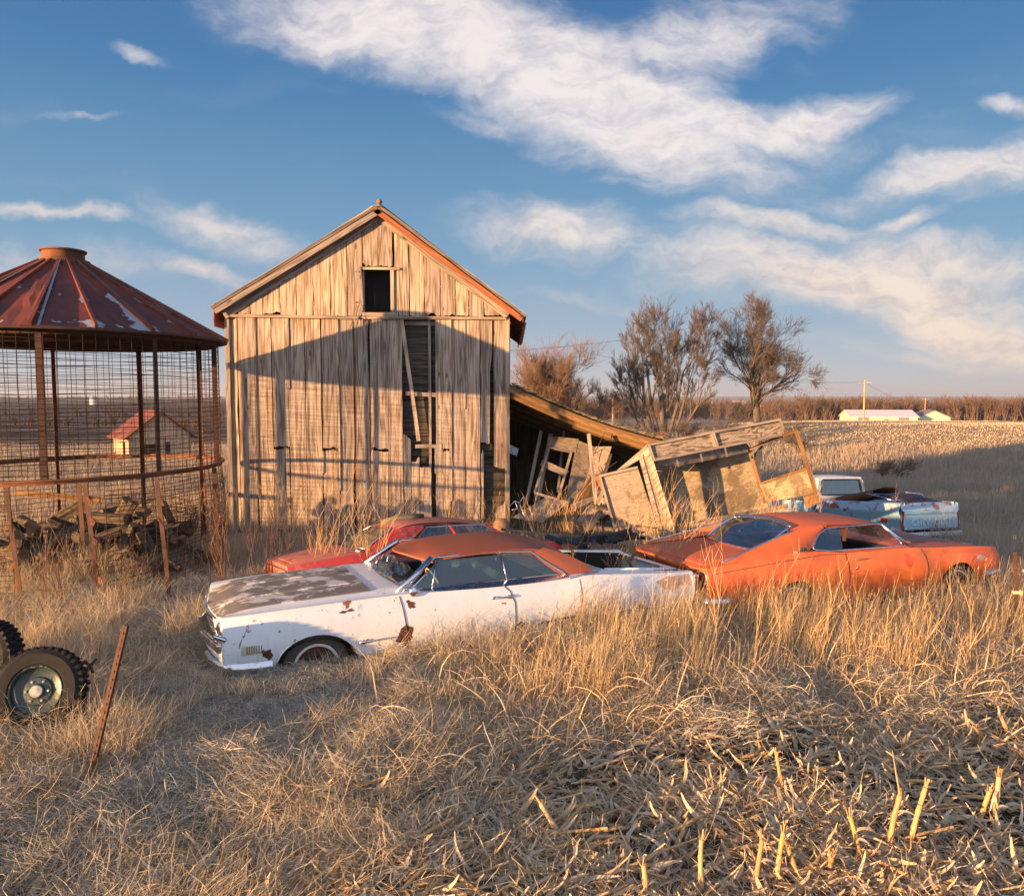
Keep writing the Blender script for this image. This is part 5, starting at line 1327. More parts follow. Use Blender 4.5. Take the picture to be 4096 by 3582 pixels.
# rear window, recessed
rows = []
for i in range(9):
    f = i / 8; row = []
    for j in range(-8, 9):
        q = j / 8; x = (3.72 + .10 * q * q) * (1 - f) + (4.38 - .10 * q * q) * f; z = (1.30 - .04 * q * q) * (1 - f) + (.975) * f + .03 * math.sin(PI * f); y = q * (.58 + .05 * f); row.append((x, y, z))
    rows.append(row)
mb = MB(); mb.grid(rows); mb.build('rear_window', M_glass, oc_, True)
edge = rows[0] + [r_[-1] for r_ in rows[1:]] + rows[-1][::-1][1:] + [r_[0] for r_ in rows[::-1][1:-1]]
mb = MB(); mb.tube([Vector(q) + Vector((0, 0, .01)) for q in edge], .016, 6, closed=True); mb.build('rear_window_trim', M_chrome, oc_, True)
mb = MB(); mb.tube([Vector(q) + Vector((-.03, 0, .02)) for q in rows[0]], .022, 6); mb.build('roof_trim', M_chrome, oc_, True)
mb = MB(); mb.box((3.8, -.58, .90), (4.35, .58, .93)); mb.build('parcel_shelf', M_seatblk, oc_)
bench(oc_, 2.85, .50, .60, M_seatblk, y0=.38, back=.48); bench(oc_, 2.85, .50, .60, M_seatblk, y0=-.38, back=.48); bench(oc_, 3.7, .5, 1.3, M_seatblk, back=.46)
mb = MB(); mb.box((1.9, -.78, .70), (2.15, .78, .93)); mb.build('dashboard', M_seatblk, oc_, bevel=.04)
mb = MB(); R_ = Matrix.Translation((2.36, -.38, .90)) @ Matrix.Rotation(rad(65), 4, 'Y'); mb.tube([R_ @ Vector((.18 * math.cos(a * PI / 14), .18 * math.sin(a * PI / 14), 0)) for a in range(28)], .011, 6, closed=True); mb.build('steering_wheel', M_blacktrim, oc_, True)
mb = MB(); mb.beam((2.75, .56, 1.24), (2.78, .54, 1.06), .05, .006, up=(0, 1, 0)); mb.box((2.755, .53, 1.02), (2.805, .55, 1.07)); mb.build('seat_belt', plain('orange_strap', (.45, .14, .05), .8), oc_)
mb = MB(); rn = random.Random(2)
for i in range(22):
    a = Vector((2.10 + rn.uniform(0, .12), rn.uniform(.0, .55), 1.2 - rn.uniform(0, .1))); b_ = a + Vector((-rn.uniform(.02, .2), rn.uniform(-.1, .15), -rn.uniform(.03, .16))); mb.tube([a, b_], .002, 3)
mb.grid([[(2.15 - .07 * i, y, 1.25 - .085 * i) for y in np.linspace(.02, .60, 6)] for i in range(4)]); mb.build('broken_windscreen', M_glassclear, oc_)
# oval badge on the sail panel
bd = empty('badge'); bd.parent = oc_
mb = MB(); q0 = Vector((3.87, .925, 1.03)); ol = outline([(-.07, .0), (-.045, .035), (.045, .035), (.07, 0), (.045, -.035), (-.045, -.035)], 3, .02)
mb.poly([q0 + Vector((a.x, 0, a.y)) for a in ol], .008, (0, 1, 0)); mb.build('badge_plate', M_chrome, bd)
def text(body, size, M4, mat, name, par=None, ext=.003, bold=0.0, sx=1.0):
    cu = bpy.data.curves.new(name, 'FONT'); cu.body = body; cu.size = size; cu.extrude = ext; cu.align_x = 'CENTER'; cu.align_y = 'CENTER'; cu.offset = bold
    tmp = bpy.data.objects.new(name, cu); COL.objects.link(tmp); bpy.context.view_layer.update()
    me = bpy.data.meshes.new_from_object(tmp.evaluated_get(bpy.context.evaluated_depsgraph_get())); bpy.data.objects.remove(tmp)
    me.transform(M4 @ Matrix.Diagonal((sx, 1, 1, 1))); me.materials.clear(); me.materials.append(mat)
    o = bpy.data.objects.new(name, me); COL.objects.link(o)
    if par is not None: o.parent = par
    return o
text('LTD', .045, Matrix.Translation(q0 + Vector((0, .011, 0))) @ Matrix.Rotation(PI, 4, 'Z') @ Matrix.Rotation(PI / 2, 4, 'X'), M_blacktrim, 'badge_lettering', bd, .002, .001)
wheel(oc_, .97, .82, .30, .34, 1, (.66, .72)); wheel(oc_, .97, -.82, .30, .34, -1); wheel(oc_, 4.03, .82, .30, .34, 1, (.66, .72)); wheel(oc_, 4.03, -.82, .30, .34, -1)
scar([(1.88, .80), (1.97, .84), (2.06, .86), (2.08, .72), (2.0, .64), (1.95, .70)], s=1, root=oc_, S=O1, mat=plain('bright_red_patch', (.72, .10, .03), .5), nm='red_paint_patch')
scar([(.42, .72), (.55, .76), (.62, .72), (.58, .65), (.48, .66)], s=1, root=oc_, S=O1, mat=plain('bare_scrape', (.42, .28, .24), .6), nm='bare_scrape')
scar([(3.95, 1.0), (4.0, 1.02), (4.05, 1.0), (4.0, .97)], s=1, root=oc_, S=O1, mat=plain('pale_scrape', (.6, .4, .3), .6), nm='bare_scrape')
mb = MB(); mb.beam((3.2, -.75, 1.28), (3.24, -.78, 1.42), .06, .01, up=(0, 1, 0)); 

# ================= the red car by the barn
P_red = paint('deep_red_paint', (.48, .03, .02), under=(.42, .13, .09), rust=(.24, .07, .035), fade=(.33, .05, .035), under_at=.58, rust_at=.62, chips=.6, rough=.35, coat=.3)
P_redtop = paint('rosy_chalked_red', (.46, .15, .11), under=(.34, .09, .055), rust=(.24, .08, .04), fade=(.54, .27, .22), under_at=.56, rust_at=.64, chips=.66, rough=.55, coat=0)
k_ = .86
Mr = pose(.824 * k_, 14.341 * k_, 2.65 + (-.944 - 2.65) * k_, 3.659, -.021, .107, k_)
R1 = dict(M=Mr, label='faded red coupe parked behind the white car against the barn', L=5.25,
    zsh=[(0, .80), (.7, .87), (1.5, .93), (2.6, .94), (3.6, .95), (4.3, .94), (4.9, .88), (5.25, .83)], wsh=[(0, .74), (.5, .82), (2, .86), (4, .86), (5, .80), (5.25, .74)],
    wmax=[(0, .84), (.5, .90), (2, .93), (4.2, .93), (5.25, .84)], zc=[(0, .76), (1.5, .97), (2.2, .95), (3.8, .99), (4.4, .98), (5.0, .90), (5.25, .84)],
    zlo=[(0, .40), (.5, .30), (4.7, .30), (5.25, .42)], prof=[(0, .90), (.4, .98), (.6, 1.0), (.8, .98), (1, .94)], arches=[(1.0, .33, .38, .85), (3.9, .33, .38, .80)],
    cross=lambda a: 1.0 if a < .6 else max(0, 1 - (a - .6) / .4), decks=[(0, 2.0, -1, 1), (2.0, 3.6, -1, -.8), (2.0, 3.6, .8, 1), (3.55, 5.25, -1, 1)], lids=[('bonnet', .15, 1.5, .72, P_redtop), ('boot_lid', 4.12, 5.15, .74, P_redtop)],
    mat=P_red, topmat=P_redtop, endmat=P_redtop, endin=(lambda k, q: 0, lambda k, q: -.06 * k), gy=(.78, .58, .96, 1.26))
rc_ = car(R1); Sr = sideplane(R1)
rz3 = crv([(1.7, 1.26), (2.1, 1.36), (2.7, 1.40), (3.2, 1.385), (3.5, 1.31)]); ye3 = crv([(1.9, .52), (2.2, .58), (3.0, .61), (3.5, .59)])
mb = MB(); rows = []
for i in range(21):
    f = i / 20; x = 1.72 + 1.78 * f; rows.append([(x + .1 * (j / 10) ** 2 * (1 - f), ye3(x) * j / 10, rz3(x) - .06 * abs(j / 10) ** 3) for j in range(-10, 11)])
mb.grid(rows); mb.grid([[(a[0], a[1], a[2] - .03) for a in r_] for r_ in rows], flip=True); mb.build('roof', P_redtop, rc_, True, 40)
for s in (-1, 1):
    up_ = [(2.95, .615, 1.30), (3.2, .61, 1.31), (3.48, .60, 1.27), (3.75, .64, 1.13), (3.98, .69, 1.0)]; lo_ = [(2.95, .61, 1.26), (3.1, .66, 1.16), (3.3, .74, 1.02), (3.6, .80, .955), (4.1, .82, .955)]
    mb = MB(); mb.grid([[Vector((a[0], s * a[1], a[2])).lerp(Vector((b_[0], s * b_[1], b_[2])), k / 4) for k in range(5)] for a, b_ in zip(up_, lo_)]); mb.build('roof_quarter', P_red, rc_, True, 60)
    wp = [(1.82, 1.25), (2.9, 1.27), (3.25, .975), (1.45, .965)]
    mb = MB(); mb.poly([Sr(*q, s) for q in wp]); mb.build('side_glass', M_glassclear, rc_)
    mb = MB(); mb.tube([Sr(*q, s) + Vector((0, s * .01, 0)) for q in wp], .014, 6, closed=True); mb.build('window_trim', M_chrome, rc_, True)
    mb = MB(); mb.tube([Sr(2.35, .97, s) + Vector((0, s * .01, 0)), Sr(2.45, 1.255, s) + Vector((0, s * .01, 0))], .02, 6); mb.tube([(1.40, s * .78, .97), (1.78, s * .56, 1.26)], .03, 6); mb.build('window_post', P_red, rc_, True)
    mb = MB(); mb.grid([[Vector((x, s * R1['sy'](x, .94), .94)) for x in np.linspace(1.7, 4.1, 10)], [Sr(x, .965, s) for x in np.linspace(1.7, 4.1, 10)]]); mb.build('belt_panel', P_red, rc_, True)
    mb = MB(); mb.tube([(x, s * R1['wsh'][2][1], .955) for x in (3.2, 3.6)], .01, 5); mb.build('belt_trim', M_chrome, rc_, True)
    mb = MB(); mb.box((5.2, min(s * .45, s * .72), .60), (5.24, max(s * .45, s * .72), .74)); mb.build('tail_lamp', P_or, rc_, bevel=.01)
mb = MB(); mb.grid([[(3.52, y, 1.275 - .03 * y * y) for y in (-.52, 0, .52)], [(4.0 + (.05 if y == 0 else 0), y, 1.0) for y in (-.64, 0, .64)]]); mb.build('rear_window', M_glassclear, rc_, True)
mb = MB(); mb.tube([(3.50, -.54, 1.28), (3.47, 0, 1.31), (3.50, .54, 1.28), (4.0, .67, 1.0), (4.06, 0, 1.005), (4.0, -.67, 1.0)], .014, 6, closed=True); mb.tube([(4.12, .80, .975), (4.2, 0, .995), (4.12, -.80, .975)], .012, 6); mb.build('rear_window_trim', M_chrome, rc_, True)
mb = MB(); mb.box((4.9, -.6, .60), (5.27, .6, .72)); 
mb = MB(); mb.tube([(5.24, -.7, .76), (5.26, 0, .77), (5.24, .7, .76), (5.2, .78, .66), (5.22, 0, .55), (5.2, -.78, .66)], .012, 6, closed=True); mb.build('tail_trim', M_chrome, rc_, True)
bench(rc_, 3.3, .55, 1.3, M_seatblk)
bench(rc_, 2.6, .55, 1.3, M_seatblk)
mb = MB(); a = Mr @ Vector((3.45, -.05, 1.36)); b_ = Mr @ Vector((2.75, .15, 1.425))
mb.tube([a + Vector((0, 0, -.02)), a.lerp(b_, .35) + Vector((0, 0, .03)), a.lerp(b_, .7) + Vector((.0, 0, .02)), b_], [.05, .055, .05, .045], 9); loose('rotten_log', 'mossy grey log lying on the roof of the red car', 'log', mb, wood('mossy_bark', pale=(.20, .18, .14), dark=(.04, .035, .03), brown=(.13, .13, .07)), smooth=True)
for cx_, cy_, yw, hl, hw in ((-.6, 8.9, .429, 2.7, .93), (4.7, 11.1, .381, 2.55, .92), (-1.3, 11.3, .52, 2.1, .78)): BLOCK.append((cx_, cy_, yw, hl, hw))

# ================= the blue and white pickup behind
P_blue = paint('faded_light_blue', (.24, .46, .60), under=(.15, .26, .34), rust=(.13, .05, .03), fade=(.36, .56, .66), under_at=.62, rust_at=.60, chips=.60, rough=.45, scale=1.2)
P_cabwhite = paint('truck_white', (.66, .67, .68), under=(.5, .5, .5), rust=(.15, .06, .04), fade=(.58, .6, .64), under_at=.68, rust_at=.7, rough=.4)
P_bedtop = paint('chipped_blue_band', (.32, .50, .62), under=(.30, .09, .05), rust=(.20, .055, .035), fade=(.45, .56, .64), under_at=.54, rust_at=.56, chips=.58, rough=.5, scale=1.3)
Mt = pose(7.25, 21.351, -1.438, -1.15, -.098, -.038)
tk = empty('pickup_truck', mat=Mt, label='light blue and white pickup truck with a junk filled bed, seen from behind', cat='pickup truck')
# cab x 1.7 .. 2.85, bed 2.95 .. 5.3
def shell(nm, rows, mat, auto=40, closed=False): mb = MB(); mb.grid(rows, closed=closed); return mb.build(nm, mat, tk, True, auto)
cabp = [(.78, .40), (.93, .55), (.96, .85), (.90, 1.10), (.87, 1.18)]
for s in (-1, 1):
    shell('cab_side', [[(x, s * y, z) for y, z in cabp] for x in (1.0, 1.6, 2.2, 2.82)], P_blue)
    shell('front_wing', [[(x, s * y * k, z - dz_) for y, z in cabp] for x, k, dz_ in ((.0, .93, .06), (.1, .97, .03), (.5, 1, .0), (1.0, 1, 0))], P_blue)
    shell('bed_side', [[(x, s * y, z) for y, z in ((.86, .48), (.94, .56), (.95, .90), (.985, .97), (.99, 1.02), (.95, 1.10), (.93, 1.17), (.88, 1.20), (.80, 1.20), (.78, 1.10))] for x in (2.92, 3.6, 4.4, 5.05, 5.25)], P_blue)
    shell('bed_upper_band', [[(x, s * y, z) for y, z in ((.992, 1.025), (.956, 1.10), (.936, 1.172), (.885, 1.205), (.80, 1.206))] for x in (2.95, 3.6, 4.4, 5.25)], P_bedtop)
    mb = MB(); mb.box((5.24, s * .91 - .035, .62), (5.27, s * .91 + .035, .95)); mb.build('tail_lamp', M_redlens, tk, bevel=.01)
    mb = MB(); mb.tube([(5.27, s * .91 - .04, .60), (5.27, s * .91 - .04, 1.0), (5.27, s * .91 + .04, 1.0), (5.27, s * .91 + .04, .60)], .008, 5, closed=True); mb.build('lamp_frame', M_chrome, tk, True)
    mb = MB(); mb.box((4.75, s * .955 - .01, .76), (4.92, s * .955 + .012, .86)); mb.build('side_marker', M_redlens, tk, bevel=.01)
    mb = MB(); mb.tube([(x, s * .965, z) for x, z in ((3.0, .62), (4.6, .60), (5.2, .58))], .012, 5); mb.build('bed_moulding', M_chrome, tk, True)
    M4 = Matrix.Translation((4.25, s * .86, .34)) @ Matrix.Rotation(-s * PI / 2, 4, 'X'); mb = MB(); mb.lathe([(.2, -.1), (.34, -.1), (.37, -.06), (.37, .06), (.34, .1), (.2, .09), (.05, .06)], M4, 28); mb.build('wheel', M_rubber, tk, True, 40)
    M4 = Matrix.Translation((.95, s * .84, .34)) @ Matrix.Rotation(-s * PI / 2, 4, 'X'); mb = MB(); mb.lathe([(.2, -.1), (.34, -.1), (.37, -.06), (.37, .06), (.34, .1), (.2, .09), (.05, .06)], M4, 28); mb.build('wheel', M_rubber, tk, True, 40)
shell('bonnet', [[(x, y, z - .02 * (y / .8) ** 2) for y in (-.93, -.6, -.2, .2, .6, .93)] for x, z in ((0, 1.05), (.4, 1.12), (1.3, 1.16), (1.4, 1.17))], P_blue)
# roof and upper cab
zr = [(1.45, 1.20), (1.62, 1.50), (1.80, 1.74), (1.95, 1.80), (2.3, 1.83), (2.65, 1.81), (2.76, 1.76)]
rows = [[(x, y * .70, z - .05 * abs(y) ** 3) for y in (-1, -.8, -.5, 0, .5, .8, 1)] for x, z in zr[3:]]; shell('cab_roof', [[(x, y * .76, z - .09) for y in (-1, -.8, -.5, 0, .5, .8, 1)] for x, z in ((1.88, 1.80),)] + rows, P_cabwhite)
for s in (-1, 1):
    mb = MB(); mb.grid([[(x, s * .70, z - .05) for x, z in ((1.95, 1.80), (2.3, 1.83), (2.65, 1.81), (2.76, 1.76))], [(x, s * .76, 1.68) for x in (1.85, 2.3, 2.7, 2.80)]])
    mb.grid([[(2.70, s * .76, 1.68), (2.80, s * .76, 1.68)], [(2.70, s * .86, 1.2), (2.83, s * .86, 1.2)]]); mb.build('roof_side', P_cabwhite, tk, True, 40)
    mb = MB(); mb.poly([(1.80, s * .77, 1.67), (2.68, s * .77, 1.67), (2.68, s * .85, 1.22), (1.55, s * .85, 1.22)]); mb.build('door_glass', M_glass, tk)
mb = MB(); op = outline([(-.66, 1.70), (.66, 1.70), (.72, 1.32), (-.72, 1.32)], 5, .08); ot = [(-.76, 1.77), (.76, 1.77), (.84, 1.18), (-.84, 1.18)]
ob = outline([(-.72, 1.77), (.72, 1.77), (.86, 1.18), (-.86, 1.18)], 5, .03)
cb = lambda q, d=0: Vector((2.78 + (1.75 - q.y) * .08 + d, q.x, q.y))
mb.grid([[cb(q) for q in op], [cb(q) for q in ob]], closed=True); mb.build('cab_back', P_cabwhite, tk, True, 50)
mb = MB(); mb.poly([cb(q, -.01) for q in op]); mb.build('rear_window', M_glass, tk)
mb = MB(); mb.tube([cb(q, .01) for q in op], .018, 6, closed=True); mb.build('window_seal', M_blacktrim, tk, True)
mb = MB(); mb.poly([(2.84, -.87, 1.18), (2.84, .87, 1.18), (2.84, .9, .5), (2.84, -.9, .5)], .02); mb.build('cab_back_lower', P_blue, tk)
mb = MB(); mb.grid([[(1.44, -.84, 1.18), (1.40, 0, 1.18), (1.44, .84, 1.18)], [(1.86, -.74, 1.70), (1.82, 0, 1.72), (1.86, .74, 1.70)]]); mb.build('windscreen', M_glass, tk, True)
bench(tk, 2.5, .75, 1.5, M_seatblk, back=.5); 
mb = MB(); mb.tube([(2.0, .88, 1.22), (2.02, 1.40, 1.24), (2.03, 1.42, 1.60), (2.02, 1.36, 1.66), (2.0, .80, 1.66)], .022, 6); mb.build('open_door_frame', P_blue, tk, True)
# bed, tailgate
mb = MB(); mb.box((2.9, -.8, .60), (5.25, .8, .64)); mb.box((2.9, -.8, .64), (2.93, .8, 1.16)); mb.build('bed_floor', M_rust, tk)
tg = empty('tailgate'); tg.parent = tk
shell_t = MB(); shell_t.grid([[(5.27, y, z) for z in (.60, .64, .92, .96)] for y in (-.87, -.3, .3, .87)]); shell_t.grid([[(x_, y, z) for x_, z in ((5.27, .96), (5.30, .97), (5.30, 1.0), (5.285, 1.02))] for y in (-.87, .87)]); shell_t.build('gate_panel', P_blue, tg, True, 30)
mb = MB(); mb.grid([[(x_, y, z) for x_, z in ((5.285, 1.02), (5.25, 1.10), (5.22, 1.18), (5.17, 1.20), (5.12, 1.18))] for y in np.linspace(-.93, .93, 9)]); mb.build('gate_top', P_bedtop, tg, True, 40)
mb = MB(); mb.tube([(5.275, -.86, .62), (5.275, -.86, .94), (5.275, .86, .94), (5.275, .86, .62)], .010, 5, closed=True); mb.build('gate_trim', M_chrome, tg, True)
text('CHEVROLET', .21, Matrix.Translation((5.275, .02, .755)) @ Matrix.Rotation(PI / 2, 4, 'Z') @ Matrix.Rotation(PI / 2, 4, 'X'), plain('pale_blue_lettering', (.52, .60, .62), .5), 'gate_lettering', tg, .008, .004, 1.12)
mb = MB(); mb.beam((5.33, -.93, .50), (5.33, .93, .50), .10, .05, up=(1, 0, 0)); mb.build('rear_bumper', P_cabwhite, tk, bevel=.02)
mb = MB(); mb.box((2.0, -.5, .3), (5.2, .5, .5)); mb.build('frame_rails', M_under, tk)
BLOCK.append((8.3, 19.0, -1.15, 2.6, .95))
# junk in the bed
mb = MB(); T4 = Mt
mb.grid([[T4 @ Vector((x, y, z)) for y, z in ((-.6, 1.15 + zz), (-.58, 1.30 + zz), (-.2, 1.36 + zz), (.2, 1.34 + zz), (.22, 1.18 + zz))] for x, zz in ((3.0, -.08), (3.5, 0), (4.0, .1), (4.25, .16))])
loose('rusty_panel', 'rusted orange sheet metal panel lying over the cab end of the truck bed', 'car panel', mb, M_rustor, smooth=True, solid=.02)
mb = MB(); rows = []
for i in range(13):
    f = i / 12; rows.append([T4 @ Vector((4.05 + .95 * f, -.55 + 1.2 * j / 8, 1.18 + .22 * math.sin(PI * min(1, f * .9 + .08)) * (1 - .5 * abs(j / 4 - 1) ** 2))) for j in range(9)])
mb.grid(rows); loose('dark_car_bonnet', 'dark domed car bonnet lying on the tailgate end of the truck bed', 'car panel', mb, plain('dark_brown_paint', (.06, .035, .035), .45), smooth=True, solid=.02)
mb = MB(); mb.tube([T4 @ Vector(q) for q in ((4.1, -.62, 1.38), (4.5, -.70, 1.33), (4.9, -.72, 1.24), (4.95, -.45, 1.26), (4.55, -.40, 1.36))], .018, 6, closed=True); mb.tube([T4 @ Vector(q) for q in ((4.8, -.2, 1.42), (4.98, .1, 1.38), (5.02, .15, 1.24))], .014, 6)
loose('chrome_window_frame', 'bent chrome window frame resting on the dark bonnet in the truck bed', 'window frame', mb, M_chrome, smooth=True)
# ------------------------------------------------------------------ posts, wheels and other loose things
random.seed(21)
def steel_post(px0, py0, px1, py1, Y0, Y1, w_, label, ins=()):
    a = P(px0, py0, Y0); b_ = P(px1, py1, Y1); root = empty('steel_post', a, label, 'fence post'); d = b_ - a
    mb = MB(); nr = Vector((-.25, -1, 0)).normalized(); mb.beam(Vector((0, 0, 0)), d, w_, .006, up=nr); mb.beam(nr * -.02, d - nr * .02, .006, .045, up=nr)
    for k in range(int(d.length / .055)): q = d * (k * .055 / d.length); mb.beam(q + nr * .006, q + d.normalized() * .018 + nr * .008, .014, .006, up=nr)
    mb.build('steel_bar', M_rust, root)
    for k in ins:
        q = d * k; mb = MB(); mb.box((-.045, -.03, -.018), (.05, .012, .018), Matrix.Translation(q)); mb.box((.03, -.045, -.028), (.055, -.01, .028), Matrix.Translation(q)); mb.build('insulator', plain('yellow_plastic', (.55, .48, .30), .5), root, bevel=.004)
    return root
steel_post(172, 1580, 250, 1252, 4.95, 5.45, .045, 'rusty steel fence post leaning right in the left foreground grass')
steel_post(2034, 1225, 2031, 1104, 8.6, 8.6, .045, 'rusty steel post with insulators at the right edge', (.34,))
steel_post(2060, 1225, 2052, 1090, 8.6, 8.6, .045, 'second steel post half cut off by the right edge of the picture', (.62,))
# old truck wheel with chunky tread, half sunk in grass at the left
def old_tyre(px, py, Y, r, az_, el_, label, disc):
    c = P(px, py, Y); root = empty('old_wheel', c, label, 'wheel')
    ax = Vector((math.sin(az_) * math.cos(el_), -math.cos(az_) * math.cos(el_), math.sin(el_))); M4 = ax.to_track_quat('Z', 'Y').to_matrix().to_4x4()
    w = r * .27
    mb = MB(); mb.lathe([(r * .55, -w * .8), (r * .62, -w), (r * .85, -w * 1.05), (r * .95, -w * .85), (r * .97, -w * .5), (r * .97, w * .5), (r * .95, w * .85), (r * .85, w * 1.05), (r * .62, w), (r * .55, w * .8)], M4, 48)
    n = 38
    for k in range(n):
        for sgn in (-1, 1):
            a = 2 * PI * (k + .5 * (sgn > 0)) / n; q = Matrix.Rotation(a, 4, 'Z')
            mb.box((r * .92, -.012, min(0, sgn * w) * .9 + .002), (r * 1.01, .014, max(0, sgn * w) * .9), M4 @ q @ Matrix.Rotation(.18 * sgn, 4, 'X'))
    mb.build('tyre', M_black, root, True, 30)
    mb = MB(); mb.lathe([(r * .58, w * .92), (r * .565, w * .98), (r * .54, w * .9), (r * .51, w * .55), (r * .45, w * .45), (r * .33, w * .40), (r * .30, w * .55), (r * .17, w * .60), (r * .16, w * .75), (r * .14, w * .80), (0, w * .82)], M4, 48); mb.build('rim', disc, root, True, 30)
    mb = MB(); mb.lathe([(r * .15, w * .76), (r * .13, w * .86), (.0, w * .92)], M4, 24)
    for k in range(6):
        q = M4 @ Matrix.Rotation(k * PI / 3, 4, 'Z'); mb.lathe([(.010, w * .60), (.010, w * .68), (0, w * .70)], q @ Matrix.Translation((r * .24, 0, 0)), 8)
    mb.build('hub_cap', plain('chalky_white_hub', (.30, .31, .30), .6, .1, .5, 30), root, True, 30)
    return root
M_rimg = paint('chipped_green_rim', (.018, .042, .038), under=(.20, .22, .22), rust=(.07, .03, .022), fade=(.03, .05, .045), under_at=.60, rust_at=.6, chips=.56, rough=.35, scale=4, coat=.05)
old_tyre(80, 1382, 5.9, .345, .18, .35, 'old tractor tread wheel with a chipped green rim sunk in the grass', M_rimg)
old_tyre(-30, 1322, 6.6, .36, -.25, .25, 'worn wheel half cut off by the left edge behind the green rimmed one', M_rust)
mb = MB(); mb.tube([P(120, 1400, 6.0), P(150, 1352, 6.15), P(170, 1345, 6.2), P(192, 1318, 6.35)], [.02, .018, .02, .012], 7); mb.tube([P(168, 1322, 6.2), P(180, 1330, 6.25), P(186, 1345, 6.2)], .012, 6); loose('axle_stub', 'rusty bent axle rod sticking out behind the green rimmed wheel', 'axle', mb, M_rust, smooth=True)
# things by the barn corner: handlebars, pale sheet
mb = MB()
for q in ([(1019, 1014), (1030, 1002), (1040, 1006), (1047, 993)], [(1030, 1002), (1036, 1018), (1044, 1030)], [(1036, 1018), (1022, 1020)], [(1060, 1052), (1078, 1082)], [(1040, 1008), (1052, 1040), (1066, 1060)]):
    mb.tube([P(a, b_, 14.2) for a, b_ in q], .010, 6)
hb = mb.build('handlebars', M_chrome, None, smooth=True)
c = P(1040, 1040, 14.2); hb.data.transform(Matrix.Translation(-c)); hb.location = c; tag(hb, 'bright bent handlebars of an old cycle lying by the barn corner', 'handlebars')
mb = MB(); mb.poly([P(1018, 888, 15.4), P(1038, 898, 15.6), P(1034, 912, 15.5), P(1018, 905, 15.3)], .01); loose('pale_sheet', 'pale blue scrap of sheet metal poking out by the barn wall', 'metal sheet', mb, plain('pale_blue_sheet', (.45, .55, .62), .4))
mb = MB(); mb.lathe([(0, .16), (.10, .15), (.16, .08), (.17, 0), (.15, -.1)], Matrix.Translation(P(1003, 1054, 13.9)), 18); loose('brown_sack', 'small rounded brown sack at the foot of the barn corner', 'sack', mb, plain('brown_sacking', (.30, .18, .10), .9, bump=.4), smooth=True)
# rotten boards heaped behind the white car's boot
mb = MB(); rn = random.Random(9)
for i in range(26):
    a = P(rn.uniform(1110, 1250), rn.uniform(1070, 1095), rn.uniform(10.6, 11.8)); d = Vector((rn.gauss(0, .45), rn.gauss(0, .2), rn.gauss(0, .06))); mb.tube([a, a + d * .5, a + d], rn.uniform(.015, .05), 6)
tag(mb.build('scrap_heap', plain('dark_blue_scrap', (.03, .04, .05), .5, .3)), 'dark heap of pipes and scrap metal behind the white car', 'scrap', None, 'stuff')

# ------------------------------------------------------------------ dry weeds
def weed(x, y, h, mat, label, group, seed, spread=.35, nb=9, lean_=0.0, thick=.005):
    rn = random.Random(seed); z = G1(x, y); mb = MB()
    def grow(p0, d, L, r, lv):
        n = 4; pts = [p0]; dd = d.copy()
        for i in range(n):
            dd = (dd + Vector((rn.gauss(0, .10), rn.gauss(0, .10), .02))).normalized(); pts.append(pts[-1] + dd * L / n)
        mb.tube(pts, [r * (1 - .6 * i / n) for i in range(n + 1)], 3, cap=False)
        if lv > 0:
            for k in range(rn.randint(2, 4)):
                i = rn.randint(1, n); a = rn.uniform(0, 2 * PI); s = Vector((math.cos(a), math.sin(a), rn.uniform(.3, 1.3))).normalized()
                grow(pts[i], (dd + s * .8).normalized(), L * rn.uniform(.3, .6), r * .6, lv - 1)
    for k in range(nb):
        a = rn.uniform(0, 2 * PI); t_ = rn.uniform(0, spread); d = Vector((math.cos(a) * t_ + lean_, math.sin(a) * t_, 1)).normalized()
        grow(Vector((rn.gauss(0, .06), rn.gauss(0, .08), 0)), d, h * rn.uniform(.5, 1), thick, 2)
    o = mb.build('dry_weed', mat, None); o.location = (x, y, z); return tag(o, label, 'weed', group)
rn = random.Random(31)
def wline(n, x0, y0, x1, y1, h, mat, label, group, jit=.25, **k):
    for i in range(n):
        f = (i + rn.random() * .8) / n; x = x0 + (x1 - x0) * f + rn.gauss(0, jit); y = y0 + (y1 - y0) * f + rn.gauss(0, jit * .6)
        weed(x, y, h * rn.uniform(.7, 1.15), mat, label, group, rn.random(), **dict(dict(nb=4), **k))
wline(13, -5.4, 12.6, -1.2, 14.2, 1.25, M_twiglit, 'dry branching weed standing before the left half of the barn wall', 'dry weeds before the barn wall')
wline(9, -4.2, 9.9, -3.4, 12.4, 1.05, M_twig, 'reddish twiggy weed between the crib and the red car', 'weeds between crib and red car')
wline(5, -2.9, 10.35, -1.75, 10.0, 1.25, M_twiglit, 'pale dry weed growing in front of the red car', 'weeds in front of the red car', jit=.12, spread=.2, nb=5)
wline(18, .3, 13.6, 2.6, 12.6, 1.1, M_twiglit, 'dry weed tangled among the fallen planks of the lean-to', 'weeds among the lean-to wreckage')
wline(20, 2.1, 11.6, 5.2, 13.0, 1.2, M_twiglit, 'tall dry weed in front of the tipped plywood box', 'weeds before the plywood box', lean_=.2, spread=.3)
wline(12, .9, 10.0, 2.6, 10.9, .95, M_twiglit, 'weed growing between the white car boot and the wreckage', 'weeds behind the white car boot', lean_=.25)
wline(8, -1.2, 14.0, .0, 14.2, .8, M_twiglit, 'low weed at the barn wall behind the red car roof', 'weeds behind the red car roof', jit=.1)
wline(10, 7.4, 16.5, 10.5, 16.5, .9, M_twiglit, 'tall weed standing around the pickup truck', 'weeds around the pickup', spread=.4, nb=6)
wline(7, -6.5, 8.4, -4.6, 9.6, .7, M_twig, 'reddish weed at the foot of the wire crib', 'weeds at the crib foot', nb=6)
